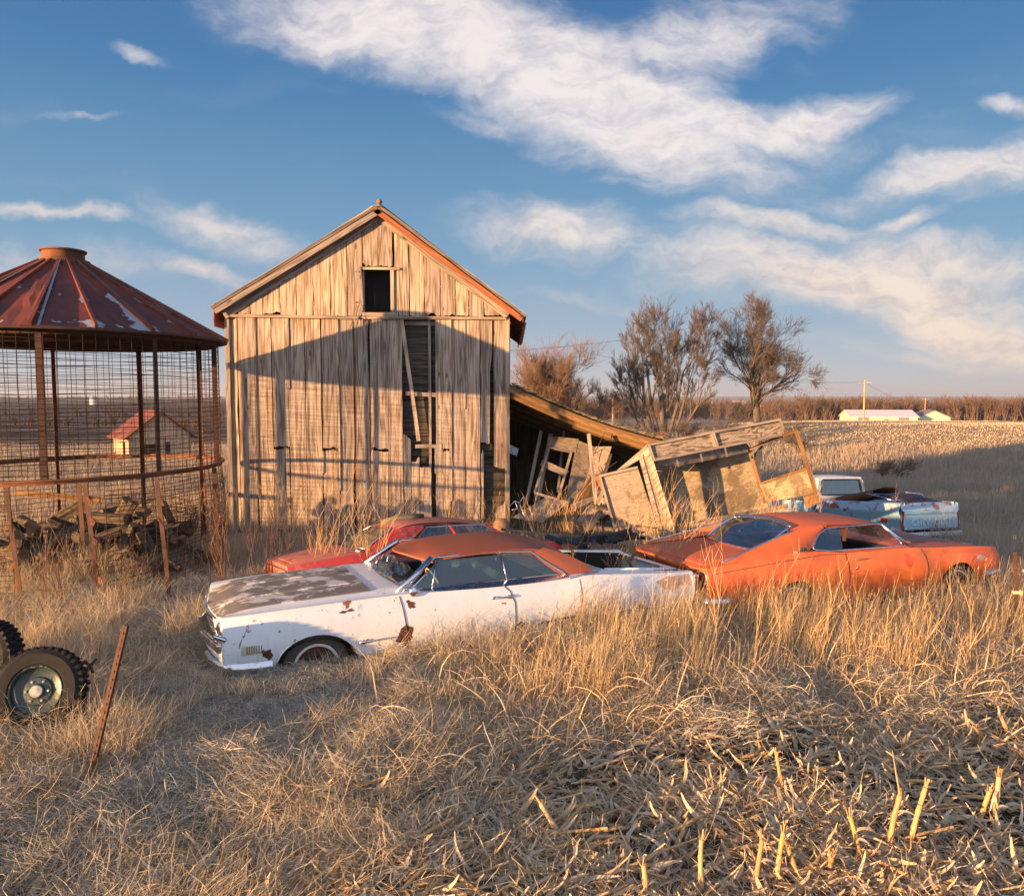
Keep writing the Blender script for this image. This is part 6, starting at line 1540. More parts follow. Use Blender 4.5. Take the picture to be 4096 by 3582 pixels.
for i in range(6): weed(2.0 + .5 * i, 7.2 + .3 * rn.random(), .95, M_twiglit, 'tall thin weed with arching twigs rising from the golden grass', 'weeds rising from the golden grass', 70 + i, .4, 3, .15)
# ------------------------------------------------------------------ bare trees
M_bark_t = plain('grey_brown_bark', (.13, .10, .075), .9, var=.35, scale=3, bump=.5)
M_twigs_t = plain('fine_twigs', (.115, .088, .072), .9, var=.25, scale=1)
M_twigs_or = plain('orange_brown_twigs', (.22, .135, .085), .9, var=.25, scale=1)
class TreeB:
    def __init__(s, seed): s.rn = random.Random(seed); s.big = MB(); s.tw = []
    def grow(s, p0, d, L, r, lv, up=.10, wig=.14, kids=(3, 5), ang=.55, shrink=.66, rmin=.008, tip=0):
        rn = s.rn; n = max(3, int(L / (.45 if lv > 2 else .35))); n = min(n, 9); pts = [p0]; dd = d.copy(); rs = [r]
        for i in range(n):
            dd = (dd + Vector((rn.gauss(0, wig), rn.gauss(0, wig), rn.gauss(0, wig * .6) + up))).normalized(); pts.append(pts[-1] + dd * L / n); rs.append(max(rmin * .6, r * (1 - .62 * (i + 1) / n)))
        if lv >= 3: s.big.tube(pts, rs, 7 if lv > 3 else 5, cap=False)
        else: s.tw.append((pts, rs))
        if lv > 0:
            for k in range(rn.randint(*kids) + (3 if lv < 3 else 0)):
                i = rn.randint(max(1, int(n * .3)), n); a = rn.uniform(0, 2 * PI); o = dd.orthogonal().normalized(); o = Matrix.Rotation(a, 3, dd) @ o
                dirn = ((pts[i] - pts[i - 1]).normalized() + o * math.tan(ang * rn.uniform(.6, 1.35))).normalized()
                s.grow(pts[i], dirn, L * shrink * rn.uniform(.7, 1.15), max(rmin, rs[i] * rn.uniform(.42, .68)), lv - 1, up, wig, kids, ang, shrink, rmin)
    def finish(s, name, loc, label, cat='tree', group=None, mt=None):
        root = empty(name, loc, label, cat, group)
        if s.big.v: s.big.build('trunk', M_bark_t, root, True)
        V = []; Fq = []; o = 0
        for pts, rs in s.tw:
            prev = None
            for i, q in enumerate(pts):
                d = (pts[min(i + 1, len(pts) - 1)] - pts[max(0, i - 1)]).normalized(); x = d.orthogonal().normalized() if prev is None else (prev - d * prev.dot(d)).normalized(); prev = x; y = d.cross(x); r = rs[i]
                V += [q + x * r, q + (y * .87 - x * .5) * r, q + (-y * .87 - x * .5) * r]
            for i in range(len(pts) - 1):
                for j in range(3): Fq.append((o + i * 3 + j, o + i * 3 + (j + 1) % 3, o + i * 3 + 3 + (j + 1) % 3, o + i * 3 + 3 + j))
            o += len(pts) * 3
        V = np.array([tuple(q) for q in V]); fast_mesh('crown', V, np.array(Fq), np.zeros_like(V), mt or M_twigs_t, root)
        return root
def base_at(px, Y): x = (px - CX) / F * Y; return Vector((x, Y, G1(x, Y) - .1))
# broad tree of several stems
T = TreeB(14); rn = T.rn
for k, (ax, r, L) in enumerate(((-.45, .17, 4.9), (-.22, .20, 5.5), (-.02, .22, 5.7), (.16, .18, 5.5), (.38, .17, 5.3), (.62, .15, 4.9), (-.75, .13, 4.6), (.90, .12, 4.2), (-1.0, .09, 3.6))):
    T.grow(Vector((ax * 1.2, rn.uniform(-.4, .4), 0)), Vector((ax * .72, rn.gauss(0, .10), 1)).normalized(), L, r, 5, .075, .06, (4, 4), .42, .58, .010)
T.finish('bare_tree', base_at(1325, 58), 'broad bare many-stemmed tree, tallest of the trees behind the shed')
# oak like tree with crooked limbs
T = TreeB(33); T.grow(Vector((0, 0, 0)), Vector((.0, 0, 1)), 6.2, .36, 5, .10, .10, (5, 6), .60, .60, .011)
T.grow(Vector((0, 0, 1.6)), Vector((-.75, 0, 1)).normalized(), 4.6, .19, 4, .05, .16, (4, 6), .62, .66, .011)
T.grow(Vector((0, 0, 2.6)), Vector((.7, 0, 1)).normalized(), 3.5, .16, 4, .07, .16, (4, 5), .60, .64, .011)
T.finish('bare_tree', base_at(1518, 62), 'gnarled bare oak with crooked spreading limbs, right of the broad tree')
# left brushy tree near the barn corner
T = TreeB(52)
for k in range(8): T.grow(Vector((rn.uniform(-.9, .9), rn.uniform(-.3, .3), 0)), Vector((rn.uniform(-.6, .6), rn.gauss(0, .2), 1)).normalized(), rn.uniform(2.6, 3.7), .10, 4, .08, .13, (4, 6), .5, .68, .010)
T.finish('bare_tree', base_at(1085, 54), 'bushy orange brown bare tree beside the barn corner', mt=M_twigs_or)
T = TreeB(59)
for k in range(5): T.grow(Vector((rn.uniform(-.6, .6), 0, 0)), Vector((rn.uniform(-.5, .6), rn.gauss(0, .2), 1)).normalized(), rn.uniform(2.2, 2.9), .06, 4, .08, .14, (3, 6), .5, .68, .010)
T.finish('bare_tree', base_at(1165, 56), 'small thin bare tree between the bushy and the broad one', mt=M_twigs_or)
# thorny low trees and brush
for i, (px, Y, L, sd, lb_) in enumerate([(1455, 57, 1.9, 3, 'low thorny tree at the foot of the broad tree'), (1590, 56, 2.4, 5, 'low thorny tree with far reaching arms right of the oak'), (1370, 52, 1.3, 7, 'tangled brush under the broad tree'), (1240, 55, 1.3, 9, 'low brush left of the broad tree trunk'), (1610, 50, 1.0, 13, 'small bush on the slope behind the plywood box'), (1520, 53, 1.2, 15, 'brush in front of the oak trunk'), (1040, 50, 1.5, 17, 'orange brush close to the barn corner'), (1120, 50, 1.4, 19, 'orange brush above the lean-to roof'), (1775, 38, .8, 23, 'small lone bush on the meadow below the hill'), (1300, 50, 1.1, 27, 'brush behind the end of the lean-to roof')]):
    T = TreeB(sd)
    for k in range(5): T.grow(Vector((T.rn.uniform(-.5, .5), 0, 0)), Vector((T.rn.uniform(-.9, .9), T.rn.gauss(0, .4), .7)).normalized(), L * T.rn.uniform(.7, 1), .05, 3, .01, .22, (3, 5), .6, .68, .010)
    T.finish('bush', base_at(px, Y), lb_, 'bush', None, M_twigs_or if i > 4 else M_twigs_t)

# ------------------------------------------------------------------ far woods, farm buildings, poles
def wood_strip(name, label, spots, hgt, seed, wr=.05):
    r = np.random.default_rng(seed); V = []; Fq = []; o = 0
    for (x, y) in spots:
        z = G1(x, y) - .3; h = hgt * r.uniform(.75, 1.12); n0 = r.integers(2, 5)
        segs = []
        for k in range(n0): segs.append((np.array([x + r.normal(0, .3), y, z]), np.array([r.normal(0, .18), 0, 1.0]), h * .55, wr * 2.2))
        for gen in range(3):
            nxt = []
            for (p0, d, L, w) in segs:
                p1 = p0 + d * L
                nn = np.array([w, 0, 0]); V += [p0 - nn, p0 + nn, p1 + nn * .5, p1 - nn * .5]; Fq.append((o, o + 1, o + 2, o + 3)); o += 4
                nn = np.array([0, w, 0]); V += [p0 - nn, p0 + nn, p1 + nn * .5, p1 - nn * .5]; Fq.append((o, o + 1, o + 2, o + 3)); o += 4
                if gen < 2:
                    for c_ in range(6):
                        f = r.uniform(.3, 1); dd = d + np.array([r.normal(0, .55), r.normal(0, .55), r.normal(0, .2)]); dd /= np.linalg.norm(dd); nxt.append((p0 + d * L * f, dd, L * r.uniform(.35, .6), w * .5))
            segs = nxt
    V = np.array(V); o_ = fast_mesh(name, V, np.array(Fq), np.zeros_like(V), M_farwood); tag(o_, label, 'woodland', None, 'stuff'); return o_
M_farwood = plain('far_bare_wood', (.20, .13, .09), .95, var=.3, scale=.3)
rs_ = random.Random(4)
wood_strip('far_wood', 'bare brown woodland along the ridge behind the white sheds', [(rs_.uniform(.38, .80) * y, y) for y in [rs_.uniform(205, 240) for _ in range(320)]], 8.6, 1, .07)
wood_strip('middle_wood', 'bare brown woodland behind the trees in the middle distance', [(rs_.uniform(-.02, .40) * y, y) for y in [rs_.uniform(235, 300) for _ in range(330)]], 8.0, 2, .08)
wood_strip('distant_wood', 'thin dark woods on the far left horizon', [(rs_.uniform(-.75, .0) * y, y) for y in [rs_.uniform(1500, 2600) for _ in range(420)]], 9, 3, .8)
wood_strip('left_hedge', 'low brown scrub on the plain left of the barn', [(rs_.uniform(-.75, -.33) * y, y) for y in [rs_.choice((150, 230, 340, 480)) + rs_.uniform(-8, 8) for _ in range(150)]], 2.6, 5, .10)

def house(name, label, cx, cy, yaw, l, w, hw, hr, wall, roofm, over=.35, doors=(), wins=(), cat='building', mwall=None):
    z0 = G1(cx, cy) - .25; root = empty(name, mat=Matrix.Translation((cx, cy, z0)) @ Matrix.Rotation(yaw, 4, 'Z'), label=label, cat=cat)
    mb = MB(); mb.poly([(-l / 2, -w / 2, 0), (l / 2, -w / 2, 0), (l / 2, -w / 2, hw), (-l / 2, -w / 2, hw)], .1, (0, 1, 0)); mb.poly([(-l / 2, w / 2, 0), (l / 2, w / 2, 0), (l / 2, w / 2, hw), (-l / 2, w / 2, hw)], .1, (0, -1, 0))
    for s in (-1, 1): mb.poly([(s * l / 2, -w / 2 - .002, 0), (s * l / 2, w / 2 + .002, 0), (s * l / 2, w / 2 + .002, hw), (s * l / 2, 0, hr), (s * l / 2, -w / 2 - .002, hw)], .1, (-s, 0, 0))
    for q in range(len(mb.g)): v = mb.v[q]; mb.g[q] = (v[2], v[0] + v[1], .5)
    mb.build('wall', wall, root)
    mb = MB(); k = (hr - hw) / (w / 2)
    for s in (-1, 1): mb.poly([(-l / 2 - over, s * (w / 2 + over), hw - over * k + .05), (l / 2 + over, s * (w / 2 + over), hw - over * k + .05), (l / 2 + over, 0, hr + .05), (-l / 2 - over, 0, hr + .05)], .08, (0, 0, 1))
    mb.build('roof', roofm, root)
    for (face, u0, u1, za, zb_) in doors:
        mb = MB()
        if face == 'x': mb.box((l / 2 - .01, u0, za), (l / 2 + .05, u1, zb_))
        elif face == '-x': mb.box((-l / 2 - .05, u0, za), (-l / 2 + .01, u1, zb_))
        else: mb.box((u0, -w / 2 - .05, za), (u1, -w / 2 + .01, zb_))
        mb.build('door' if zb_ - za > 1.5 else 'window', M_dark if cat == 'shed' else M_groof, root)
    return root
M_tin = plain('rusty_red_tin', (.20, .06, .042), .7, var=.35, scale=1.2)
M_shedw = wood('sunlit_shed_board', pale=(.62, .50, .36), dark=(.28, .20, .14), brown=(.4, .28, .16))
sx = base_at(303, 45)
house('red_roofed_shed', 'small weathered plank shed with a red tin roof seen through the crib wire', sx.x, 45, rad(-50), 3.6, 3.4, 1.85, 3.2, M_shedw, M_tin, .3, (('-y', .6, 1.0, .5, 1.5), ('x', -.9, -.2, .2, 1.4), ('x', .25, .5, .35, 1.5)), cat='shed')
M_wsheet = plain('cream_steel_siding', (.58, .60, .42), .5, var=.06, scale=1); M_wroof = plain('white_steel_roof', (.72, .70, .72), .4, var=.05); M_groof = plain('grey_shingle', (.22, .20, .21), .8)
a = P(1756, 838, 170); house('long_white_shed', 'long low farm shed with a white roof on the ridge', a.x, 170, rad(-8), 14.0, 8.5, 1.7, 3.1, M_wsheet, M_wroof, .3, (('-y', -5.5, -3.2, .2, 1.7), ('-y', 0, .9, .2, 1.3), ('-y', 3, 5.2, .2, 1.7)))
a = P(1858, 840, 172); house('small_white_shed', 'small gabled farm shed with a grey roof beside the long white one', a.x, 172, rad(82), 6, 7.0, 1.7, 3.3, M_wsheet, M_groof, .3, (('-y', -1.5, -.6, .2, 1.3),))
M_redb = plain('far_red_barn', (.45, .08, .05), .7); M_farw = plain('far_white_house', (.62, .55, .48), .6)
for i, (px, Y, l, w, h1, h2, m1, m2, lb_) in enumerate([(1515, 420, 12, 8, 3.2, 4.6, M_redb, M_redb, 'distant red barn glimpsed behind the oak'), (1478, 430, 8, 7, 4, 6, M_farw, M_farw, 'distant white building beside the red barn'), (1545, 400, 12, 7, 2.2, 3.6, M_redb, M_wroof, 'low distant red building right of the red barn'), (1440, 440, 10, 7, 4, 6, M_farw, M_groof, 'distant cream house left among the far trees')]):
    q = base_at(px, Y); house('far_farm_building', lb_, q.x, Y, .2, l, w, h1, h2, m1, m2)
q = base_at(188, 560); root = empty('far_silo', q, 'pale distant silo on the plain seen through the crib', 'silo')
mb = MB(); mb.lathe([(2.4, -1), (2.4, 5), (2.35, 5.1)], None, 24); mb.build('silo_wall', M_farw, root, True, 40); mb = MB(); mb.lathe([(2.5, 5), (2.1, 5.9), (1.3, 6.5), (0, 6.7)], None, 24); mb.build('silo_dome', M_gravel, root, True)
# utility poles and wires
M_pole = plain('sunlit_pole', (.50, .34, .15), .8)
def pole(px, ytop, Y, label, arms=True, r=.14, depth=None):
    b0 = base_at(px, Y); top_ = P(px, ytop, Y).z - b0.z; root = empty('utility_pole', b0, label, 'utility pole'); mb = MB(); mb.tube([(0, 0, -.5), (0, 0, top_)], [r, r * .75], 8); mb.build('pole', M_pole, root, True, 50)
    if arms:
        mb = MB(); mb.beam((-.9, 0, top_ - .4), (.9, 0, top_ - .4), .06, .08); mb.build('cross_arm', M_pole, root)
        for k in (-.85, -.4, .4, .85): mb = MB(); mb.lathe([(.03, 0), (.035, .06), (.02, .12), (0, .12)], Matrix.Translation((k, 0, top_ - .36)), 8); mb.build('insulator', M_farw, root)
    return Vector((b0.x, Y, b0.z + top_ - .3))
p1 = pole(1728, 760, 105, 'tall sunlit utility pole on the hill in front of the white shed')
p2 = pole(1226, 797, 110, 'short pale utility pole behind the lean-to', False, .10)
p3 = pole(1850, 796, 200, 'small distant utility pole above the small white shed', True, .12)
p4 = pole(1905, 800, 230, 'farthest small pole against the ridge woods', True, .12)
def wire(a, b_, sag, label, r=.018):
    mb = MB(); pts = [a.lerp(b_, k / 16) + Vector((0, 0, -sag * 4 * (k / 16) * (1 - k / 16))) for k in range(17)]; mb.tube(pts, r, 3, cap=False); o = mb.build('overhead_wire', M_blacktrim); tag(o, label, 'wire')
wire(p1, P(1150, 700, 85), 1.2, 'thin overhead wire running left from the tall pole')
wire(p1, p3, 1.5, 'thin overhead wire running right from the tall pole to the ridge')
wire(P(1010, 702, 60), P(1420, 646, 120), .6, 'faint overhead wire crossing behind the trees', .02)
# thin haze that fades the far plain
mb = MB(); mb.box((-3200, -60, -16), (3200, 3300, 40)); o = mb.build('haze', None); o['kind'] = 'stuff'
m = bpy.data.materials.new('thin_evening_haze'); m.use_nodes = True; t = NT(m.node_tree); t.n.clear()
pv = t.new('ShaderNodeVolumePrincipled'); pv.inputs['Color'].default_value = (.82, .86, .92, 1); pv.inputs['Density'].default_value = .00022; pv.inputs['Anisotropy'].default_value = .2
t.l.new(pv.outputs[0], t.new('ShaderNodeOutputMaterial').inputs['Volume']); o.data.materials.append(m)
# ------------------------------------------------------------------ dry grass, straw and field growth
def bound(x): return np.where(x > -.4, 5.0 + .42 * (x + .4) * np.where(x > 3, .8, 1), 4.75 + .0 * x)   # edge of the corn stubble
def n_(n): return rng.normal(0, 1, n)
# 1 matted low grass, left and under everything
x, y = scatter(270000, 3.4, 11, -.78, .78, 1.0, 1.0)
cl = vnoise(x, y, 1.1, 3); cl2 = vnoise(x, y, 3.2, 4)
keep = ~blocked(x, y, -.05) & ((y > bound(x) + .25 * n_(len(x)) + .1) | (x < -.75 + .35 * n_(len(x)))) & (rng.random(len(x)) < .25 + .85 * cl * cl2 * 1.6)
keep &= ~((y > 8.2) & (x < -2.2) & (rng.random(len(x)) < .3)) & ~((np.hypot(x + 2.3, y - 6.8) < 1.2) & (rng.random(len(x)) < .45))
x, y = x[keep], y[keep]; cl = cl[keep]; cl2 = cl2[keep]; n = len(x)
flow = cl * 9 + cl2 * 5 + 1.1 * n_(n)
blades('matted_grass', M_grey, x, y, rng.uniform(.08, .28, n) * (.45 + .9 * cl2) * np.where(y > 5.8, .7, 1) * np.where(np.hypot(x + 2.4, y - 6.9) < 1.3, .5, 1), rng.uniform(.003, .0075, n), np.abs(1.28 + .30 * n_(n)), rng.uniform(-.5, 1.3, n), flow, 4, None, .20 * rng.random(n) * cl2 * (.3 + cl) * np.where(np.hypot(x + 2.3, y - 6.7) < 1.3, .15, 1), 2.4,
       label='low grey matted dead grass covering the ground in front of the white car', cat='grass')
# 1b long tangled strands lying over it
x, y = scatter(46000, 3.4, 9, -.78, .30, 1.0, 1.0); cl = vnoise(x, y, 1.7, 51); keep = ~blocked(x, y, -.02) & (cl > .36) & (np.hypot(x + 2.3, y - 6.8) > 1.1) & (x < 1.2 + .5 * n_(len(x))) & ((y > bound(x) + .2 + .25 * n_(len(x))) | (x < -.8 + .35 * n_(len(x)))); x, y, cl = x[keep], y[keep], cl[keep]; n = len(x)
blades('tangled_strands', M_straw, x, y, rng.uniform(.18, .42, n), rng.uniform(.0028, .005, n), np.abs(1.2 + .3 * n_(n)), rng.uniform(-.8, 1.4, n), cl * 14 + .9 * n_(n), 6, None, .13 * rng.random(n) * cl, 1.6,
       label='pale tangled strands of straw sprawling over the low matted grass', cat='grass')
# 2 fine upright straw in tufts on the left around the crib
x, y = scatter(66000, 5.2, 14, -.78, -.05, 1.0, 1.0)
cl = vnoise(x, y, 2.3, 8); keep = ~blocked(x, y, 0) & (cl > .5) & (y > 6.2 + 1.5 * vnoise(x, y, .8, 2) - 1.6 * (x < -2.7)); x, y, cl = x[keep], y[keep], cl[keep]; n = len(x)
blades('tufted_straw', M_straw, x, y, rng.uniform(.18, .45, n) * (.5 + cl) * np.where((x > -4.4) & (y > 9), .5, 1) * np.where(np.hypot(x + 2.6, y - 7.0) < 1.3, .4, 1), rng.uniform(.003, .006, n), np.abs(.18 + .22 * n_(n)), rng.uniform(.1, 1.3, n), None, 4,
       label='straw coloured tufts of dead grass around the foot of the wire crib', cat='grass')
# 3 tall golden stalks, right of the middle, leaning right
x, y = scatter(66000, 4.9, 12.5, -.14, .80, 1.0, 1.0)
cl = vnoise(x, y, 2.0, 11); cl2 = vnoise(x, y, .7, 12); b_ = bound(x)
keep = ~blocked(x, y, -.02) & (y > b_ + .35 + .5 * cl2) & (x > -.75 + (y - 6) * .12 + .9 * cl2 + .25 * n_(len(x))) & (rng.random(len(x)) < .18 + 1.0 * np.clip(cl * 1.6 - .35, 0, 1))
keep &= ~((y > 9.5) & (rng.random(len(x)) < .35))
keep &= rng.random(len(x)) < np.clip(vnoise(x, y, 5.5, 17) * 2.2 - .35, .1, 1)
x, y, cl, cl2 = x[keep], y[keep], cl[keep], cl2[keep]; n = len(x)
edge = np.clip((y - bound(x)) / 1.2, .35, 1) * np.clip((x + .8) / 1.2, .45, 1)
hh = rng.uniform(.25, .82, n) * np.where(y > 8.8, .72, 1) * np.where((x < 1.6) & (y > 6.6), .75, 1) * (.62 + .55 * cl) * edge * np.where(rng.random(n) < .04, 1.35, 1)
blades('tall_golden_grass', M_gold, x, y, hh, rng.uniform(.0035, .0078, n), np.abs(.16 + .17 * n_(n)), rng.uniform(-.05, .5, n), .5 + .9 * n_(n), 4,
       label='tall golden stalks of dead grass standing in front of the orange car', cat='grass')
hs = TIPS[rng.random(len(TIPS)) < .16]; k = 7; hp = np.repeat(hs, k, 0); hp[:, 2] -= rng.uniform(0, .09, len(hp)); hd = rng.normal(0, 1, (len(hp), 3)) * [.010, .010, .016]; hw = rng.normal(0, .0022, (len(hp), 3))
HV = np.stack([hp - hw, hp + hw, hp + hd + hw * .3, hp + hd - hw * .3], 1).reshape(-1, 3); HG = np.zeros_like(HV); HG[:, 2] = np.repeat(rng.random(len(hs)), k * 4)
tag(fast_mesh('seed_heads', HV, np.arange(len(HV)).reshape(-1, 4), HG, M_gold), 'feathery seed heads on the tall golden stalks', 'grass', None, 'stuff')
# broad leaved dead weeds mixed in
x, y = scatter(7000, 4.9, 11.5, -.14, .80, 1.9, 1.0); keep = ~blocked(x, y, -.02) & (y > bound(x) + .1) & (x > -.5 + .4 * n_(len(x))); x, y = x[keep], y[keep]; n = len(x)
blades('broad_dead_leaves', M_husk, x, y, rng.uniform(.2, .55, n), rng.uniform(.008, .016, n), np.abs(.35 + .3 * n_(n)), rng.uniform(.4, 2.6, n), None, 5,
       label='broad curled dead leaves among the golden stalks', cat='grass')
# 3b leafy undergrowth between the stalks
x, y = scatter(84000, 4.9, 12, -.10, .80, 1.0, 1.0); keep = ~blocked(x, y, -.02) & (y > bound(x) + .25 + .15 * n_(len(x))) & (x > -.6); x, y = x[keep], y[keep]; n = len(x); cl = vnoise(x, y, 1.8, 31)
blades('undergrowth', M_straw, x, y, rng.uniform(.10, .34, n) * (.5 + .7 * cl), rng.uniform(.0025, .005, n), np.abs(.5 + .4 * n_(n)), rng.uniform(.4, 3.0, n), None, 4, droop=1.6,
       label='curled dead undergrowth between the tall golden stalks', cat='grass')
# seed heads: tiny side branches on some stalks
# 4 middle ground behind the cars
x, y = scatter(218499, 10.5, 34, -.80, .80, 2.5, .9)
keep = ~blocked(x, y, .02) & (rng.random(len(x)) < .4 + .8 * vnoise(x, y, .5, 21)) & ~((x < 5) & (y < 15.2) & (rng.random(len(x)) < .55)); x, y = x[keep], y[keep]; n = len(x); yard = np.where((x < 4.2) & (y < 15.2) & (x > -6), .42, 1)
blades('meadow_grass', M_field, x, y, rng.uniform(.3, .8, n) * yard * (.55 + .6 * vnoise(x, y, .9, 22)), .0045 + .0006 * y, np.abs(.12 + .16 * n_(n)), rng.uniform(0, .6, n), .4 + 1.2 * n_(n), 3,
       label='waist high dead grass of the meadow behind the cars and barn', cat='grass')
# 5 far meadow
x, y = scatter(90000, 30, 62, -.80, .80, 1.0, .8)
keep = ~((x / y > .33) & (y > 48 + x * .1)) | (rng.random(len(x)) < .0); x, y = x[keep], y[keep]; n = len(x)
blades('far_meadow_grass', M_field, x, y, rng.uniform(.3, .75, n) * (.5 + .7 * vnoise(x, y, .25, 24)), rng.uniform(.02, .05, n), np.abs(.1 + .12 * n_(n)), rng.uniform(0, .4, n), None, 2,
       label='distant pale dead grass on the slope before the cropped hill', cat='grass')
# 6 corn stubble litter on the hill
x, y = scatter(60000, 47, 112, .30, .80, 1.0, .6); keep = (y > 48 + x * .1); x, y = x[keep], y[keep]; n = len(x)
blades('hill_stubble', M_husk, x, y, rng.uniform(.05, .16, n), rng.uniform(.03, .08, n), np.abs(.5 + .4 * n_(n)), rng.uniform(0, .8, n), None, 1,
       label='cropped corn stubble scattered over the sunlit hill', cat='stubble')
# 7 corn residue in the foreground: leaves, husks, broken stalks, fine straw
x, y = scatter(80000, 3.3, 7.2, -.95, .80, 1.2, 1.0)
p_in = 1 / (1 + np.exp(-((bound(x) + .25 - y) / .22))) * np.where(x < -.3, np.clip(1 - (-.3 - x) * .55 - (y - 4.2) * .8, .0, 1), 1)
soil = vnoise(x, y, 1.6, 41)
keep = (rng.random(len(x)) < p_in) & ((soil > .42) | (rng.random(len(x)) < .15)) & ((vnoise(x, y, 1.25, 77) > .36) | (rng.random(len(x)) < .2)); x, y = x[keep], y[keep]; n = len(x)
blades('corn_litter', M_husk, x, y, rng.uniform(.05, .28, n), rng.uniform(.006, .022, n) * rng.uniform(.5, 1, n), np.abs(1.3 + .25 * n_(n)), rng.uniform(-.6, .9, n), rng.choice([.3, 2.9, 3.4], n) + .8 * n_(n), 4, None, .0, 2.2,
       label='shredded corn leaves and husks littering the dark soil in the foreground', cat='corn litter')
x, y = scatter(60000, 3.3, 7.0, -.95, .80, 1.2, 1.0)
keep = (rng.random(len(x)) < .85 / (1 + np.exp(-((bound(x) + .5 - y) / .3)))) & (rng.random(len(x)) < .35 + vnoise(x, y, 2.2, 43)) & ((vnoise(x, y, 1.25, 77) > .36) | (rng.random(len(x)) < .2)); x, y = x[keep], y[keep]; n = len(x)
blades('fine_straw', M_straw, x, y, rng.uniform(.06, .26, n), rng.uniform(.003, .006, n), np.abs(1.2 + .35 * n_(n)), rng.uniform(-.5, 1.2, n), None, 4, None, .0, 2.5,
       label='fine broken straw lying over the corn litter in the foreground', cat='straw')
# wide curled husks and lying stalk pieces
x, y = scatter(6500, 3.4, 6.8, -.9, .78, 1.2, 1.0); keep = (y < bound(x) + .2) & (x > -1.8 + .6 * n_(len(x))); x, y = x[keep], y[keep]; n = len(x)
blades('corn_husks', M_husk, x, y, rng.uniform(.10, .26, n), rng.uniform(.018, .045, n), np.abs(1.35 + .2 * n_(n)), rng.uniform(-1.2, 1.4, n), None, 5, None, .03, 1.5,
       label='wide curled corn husks lying on the stubble', cat='corn litter')
mb = MB()
for i in range(960):
    x = random.uniform(-1.8, 6.2); yb = float(bound(np.array(x))); y = random.uniform(3.5, yb + .05)
    a = random.gauss(.35, .5); L = random.uniform(.08, .34); z = G1(x, y) + random.uniform(.01, .05); r = random.uniform(.006, .013)
    d = Vector((math.cos(a), math.sin(a), random.gauss(0, .1))) * L; c0 = Vector((x, y, z))
    mb.tube([c0, c0 + d * .33 + Vector((0, 0, .004)), c0 + d * .66, c0 + d], [r, r * .95, r * .9, r * .8], 6)
M_stalk = None
def stalkmat():
    m, t, b = newmat('broken_corn_stalk'); gx, gy, gr = t.sep(t.attr('gc'))
    c = t.ramp(t.m('FRACT', gr), [(0, (.52, .34, .17)), (.5, (.72, .44, .17)), (1, (.72, .52, .30))])
    f = t.noise(t.comb(t.m('MULTIPLY', gx, 6), t.m('MULTIPLY', gy, 400), gr), 1, 4, .6)
    t.put(b.inputs['Base Color'], t.mix(t.step(f, .35, .6), t.mix(1.0, c, (.45, .4, .36), 'MULTIPLY'), c)); b.inputs['Roughness'].default_value = .6
    t.put(b.inputs['Normal'], t.bump(f, .3, .002)); return m
M_stalk = stalkmat()
tag(mb.build('lying_corn_stalks', M_stalk, smooth=True, auto=50), 'broken corn stalk pieces lying over the dark soil', 'corn litter', None, 'stuff')
# clods of dark soil
mb = MB()
for i in range(520):
    x = random.uniform(-1.5, 5.2); yb = float(bound(np.array(x))); y = random.uniform(3.5, yb + .1)
    r = random.uniform(.008, .035) ; z = G1(x, y) + r * .2; rows = []
    s = [random.uniform(.7, 1.3) for _ in range(24)]
    for k in range(4):
        ph = PI * k / 3
        rows.append([(x + r * math.sin(ph) * math.cos(2 * PI * j / 6) * s[(k * 6 + j) % 24], y + r * math.sin(ph) * math.sin(2 * PI * j / 6) * s[(k * 5 + j) % 24], z + r * .7 * math.cos(ph)) for j in range(6)])
    mb.grid(rows, closed=True)
tag(mb.build('soil_clods', plain('dark_clod', (.055, .036, .026), .95, bump=.5, scale=30)), 'dark crumbled soil clods showing between the corn litter', 'soil', None, 'stuff')

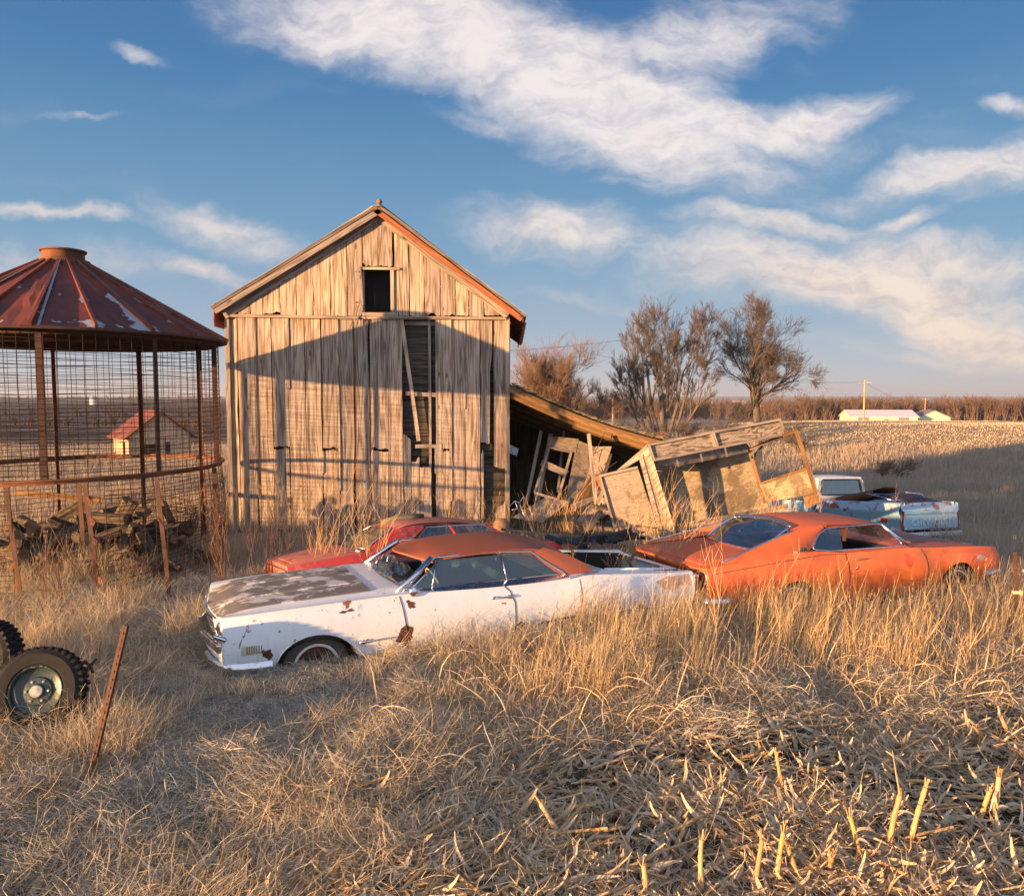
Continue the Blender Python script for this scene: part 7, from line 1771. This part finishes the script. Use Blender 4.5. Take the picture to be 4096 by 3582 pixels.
# standing corn stubs, each its own
def stub(b0, t0, hgt, extra=0, label=''):
    a = ray(*b0); Yb = None
    lo, hi = 1.0, 30.0                                # where that line of sight meets the ground
    for _ in range(40):
        mid = (lo + hi) / 2; q = Vector((0, 0, CH)) + a * mid
        if q.z > G1(q.x, q.y): lo = mid
        else: hi = mid
    base = q.copy(); tp = P(t0[0], t0[1], base.y + random.uniform(-.04, .04))
    root = empty('corn_stub', base, label, 'corn stub', 'cut corn stalks standing in the stubble')
    d = tp - base; L = d.length; r = random.uniform(.012, .0165)
    side = d.cross(Vector((0, 1, 0))).normalized() * random.uniform(-.03, .03) * L
    pts = []; rs = []
    nn = max(6, int(L / .02))
    for i in range(nn + 1):
        k = i / nn; pts.append(d * k + side * math.sin(k * PI)); kk = (k * L / .11) % 1
        rs.append(r * (1.22 if kk < .12 or kk > .93 else 1) * (1 - .12 * k))
    mb = MB(); mb.tube(pts, rs, 9); rr0 = random.random()
    mb.build('stalk', M_stalk, root, True, 50)
    mb = MB()                                         # splintered top and ragged sheath leaves
    for j in range(random.randint(5, 8)):
        a0 = random.uniform(0, 2 * PI); e = pts[-1] + Vector((math.cos(a0), math.sin(a0), 0)) * r * .6
        mb.beam(e - d.normalized() * .02, e + d.normalized() * random.uniform(.02, .07) + Vector((random.gauss(0, .012), 0, 0)), .006, .002, up=(math.cos(a0), math.sin(a0), .1))
    mb.build('splintered_top', M_stalk, root); mb = MB()
    for j in range(random.randint(1, 3)):
        k = random.uniform(.1, .8); s0 = d * k; w = random.uniform(.012, .03); dd = Vector((random.choice((-1, 1)) * random.uniform(.3, 1), random.uniform(-.6, .2), random.uniform(-.1, .8))).normalized()
        rows = []; pp = s0 + side * math.sin(k * PI); n9 = 7; LL = random.uniform(.06, .18)
        for i in range(n9 + 1):
            q9 = i / n9; sd_ = Vector((-dd.y, dd.x, .3)).normalized() * w * (1 - q9 * .8) * .5
            rows.append([pp - sd_, pp + sd_]); pp = pp + (dd + Vector((0, 0, -1.6 * q9))).normalized() * LL / n9
        mb.grid(rows); mb.build('husk_leaf', M_husk, root); mb = MB()
    if b0[0] == 1779: mb = MB(); mb.tube([d, d + Vector((-.03, 0, .14)), d + Vector((-.055, 0, .27))], [.006, .005, .002], 5); mb.build('dry_spike', M_husk, root)
for i, (b0, t0, lb) in enumerate([
    ((1568, 1581), (1554, 1511), 'lone short yellow corn stub at the near edge of the tall grass'), ((1406, 1792), (1404, 1678), 'upright frayed corn stub at the bottom edge beside a brown clod'),
    ((1508, 1780), (1525, 1678), 'slender corn stub leaning right at the bottom, left of a forked pair'), ((1554, 1767), (1568, 1664), 'taller stub with a splintered head in the bottom forked pair'),
    ((1597, 1753), (1578, 1698), 'short left leaning stub of the bottom forked pair'), ((1720, 1717), (1701, 1632), 'thick corn stub leaning left with a split top'),
    ((1779, 1704), (1801, 1590), 'tall corn stub with a long dry spike rising from its top'), ((1820, 1695), (1852, 1576), 'tall right leaning corn stub with a shredded top'),
    ((1956, 1651), (1980, 1583), 'right leaning corn stub with a bent over broken top'), ((1990, 1651), (1999, 1552), 'upright corn stub at the far right beside a bent one'),
    ((1977, 1486), (1953, 1457), 'yellow corn stub lying tilted left near the tall grass'), ((2018, 1470), (2004, 1436), 'small corn stub near the right edge of the picture by the grass'),
    ((1290, 1800), (1288, 1728), 'leftmost upright corn stub, cut off by the bottom edge'), ((1125, 1677), (1081, 1605), 'long yellow corn stalk leaning far left over bare soil'), ((1660, 1745), (1664, 1712), 'stumpy corn stub between two taller leaning ones')]):
    stub(b0, t0, 0, label=lb)
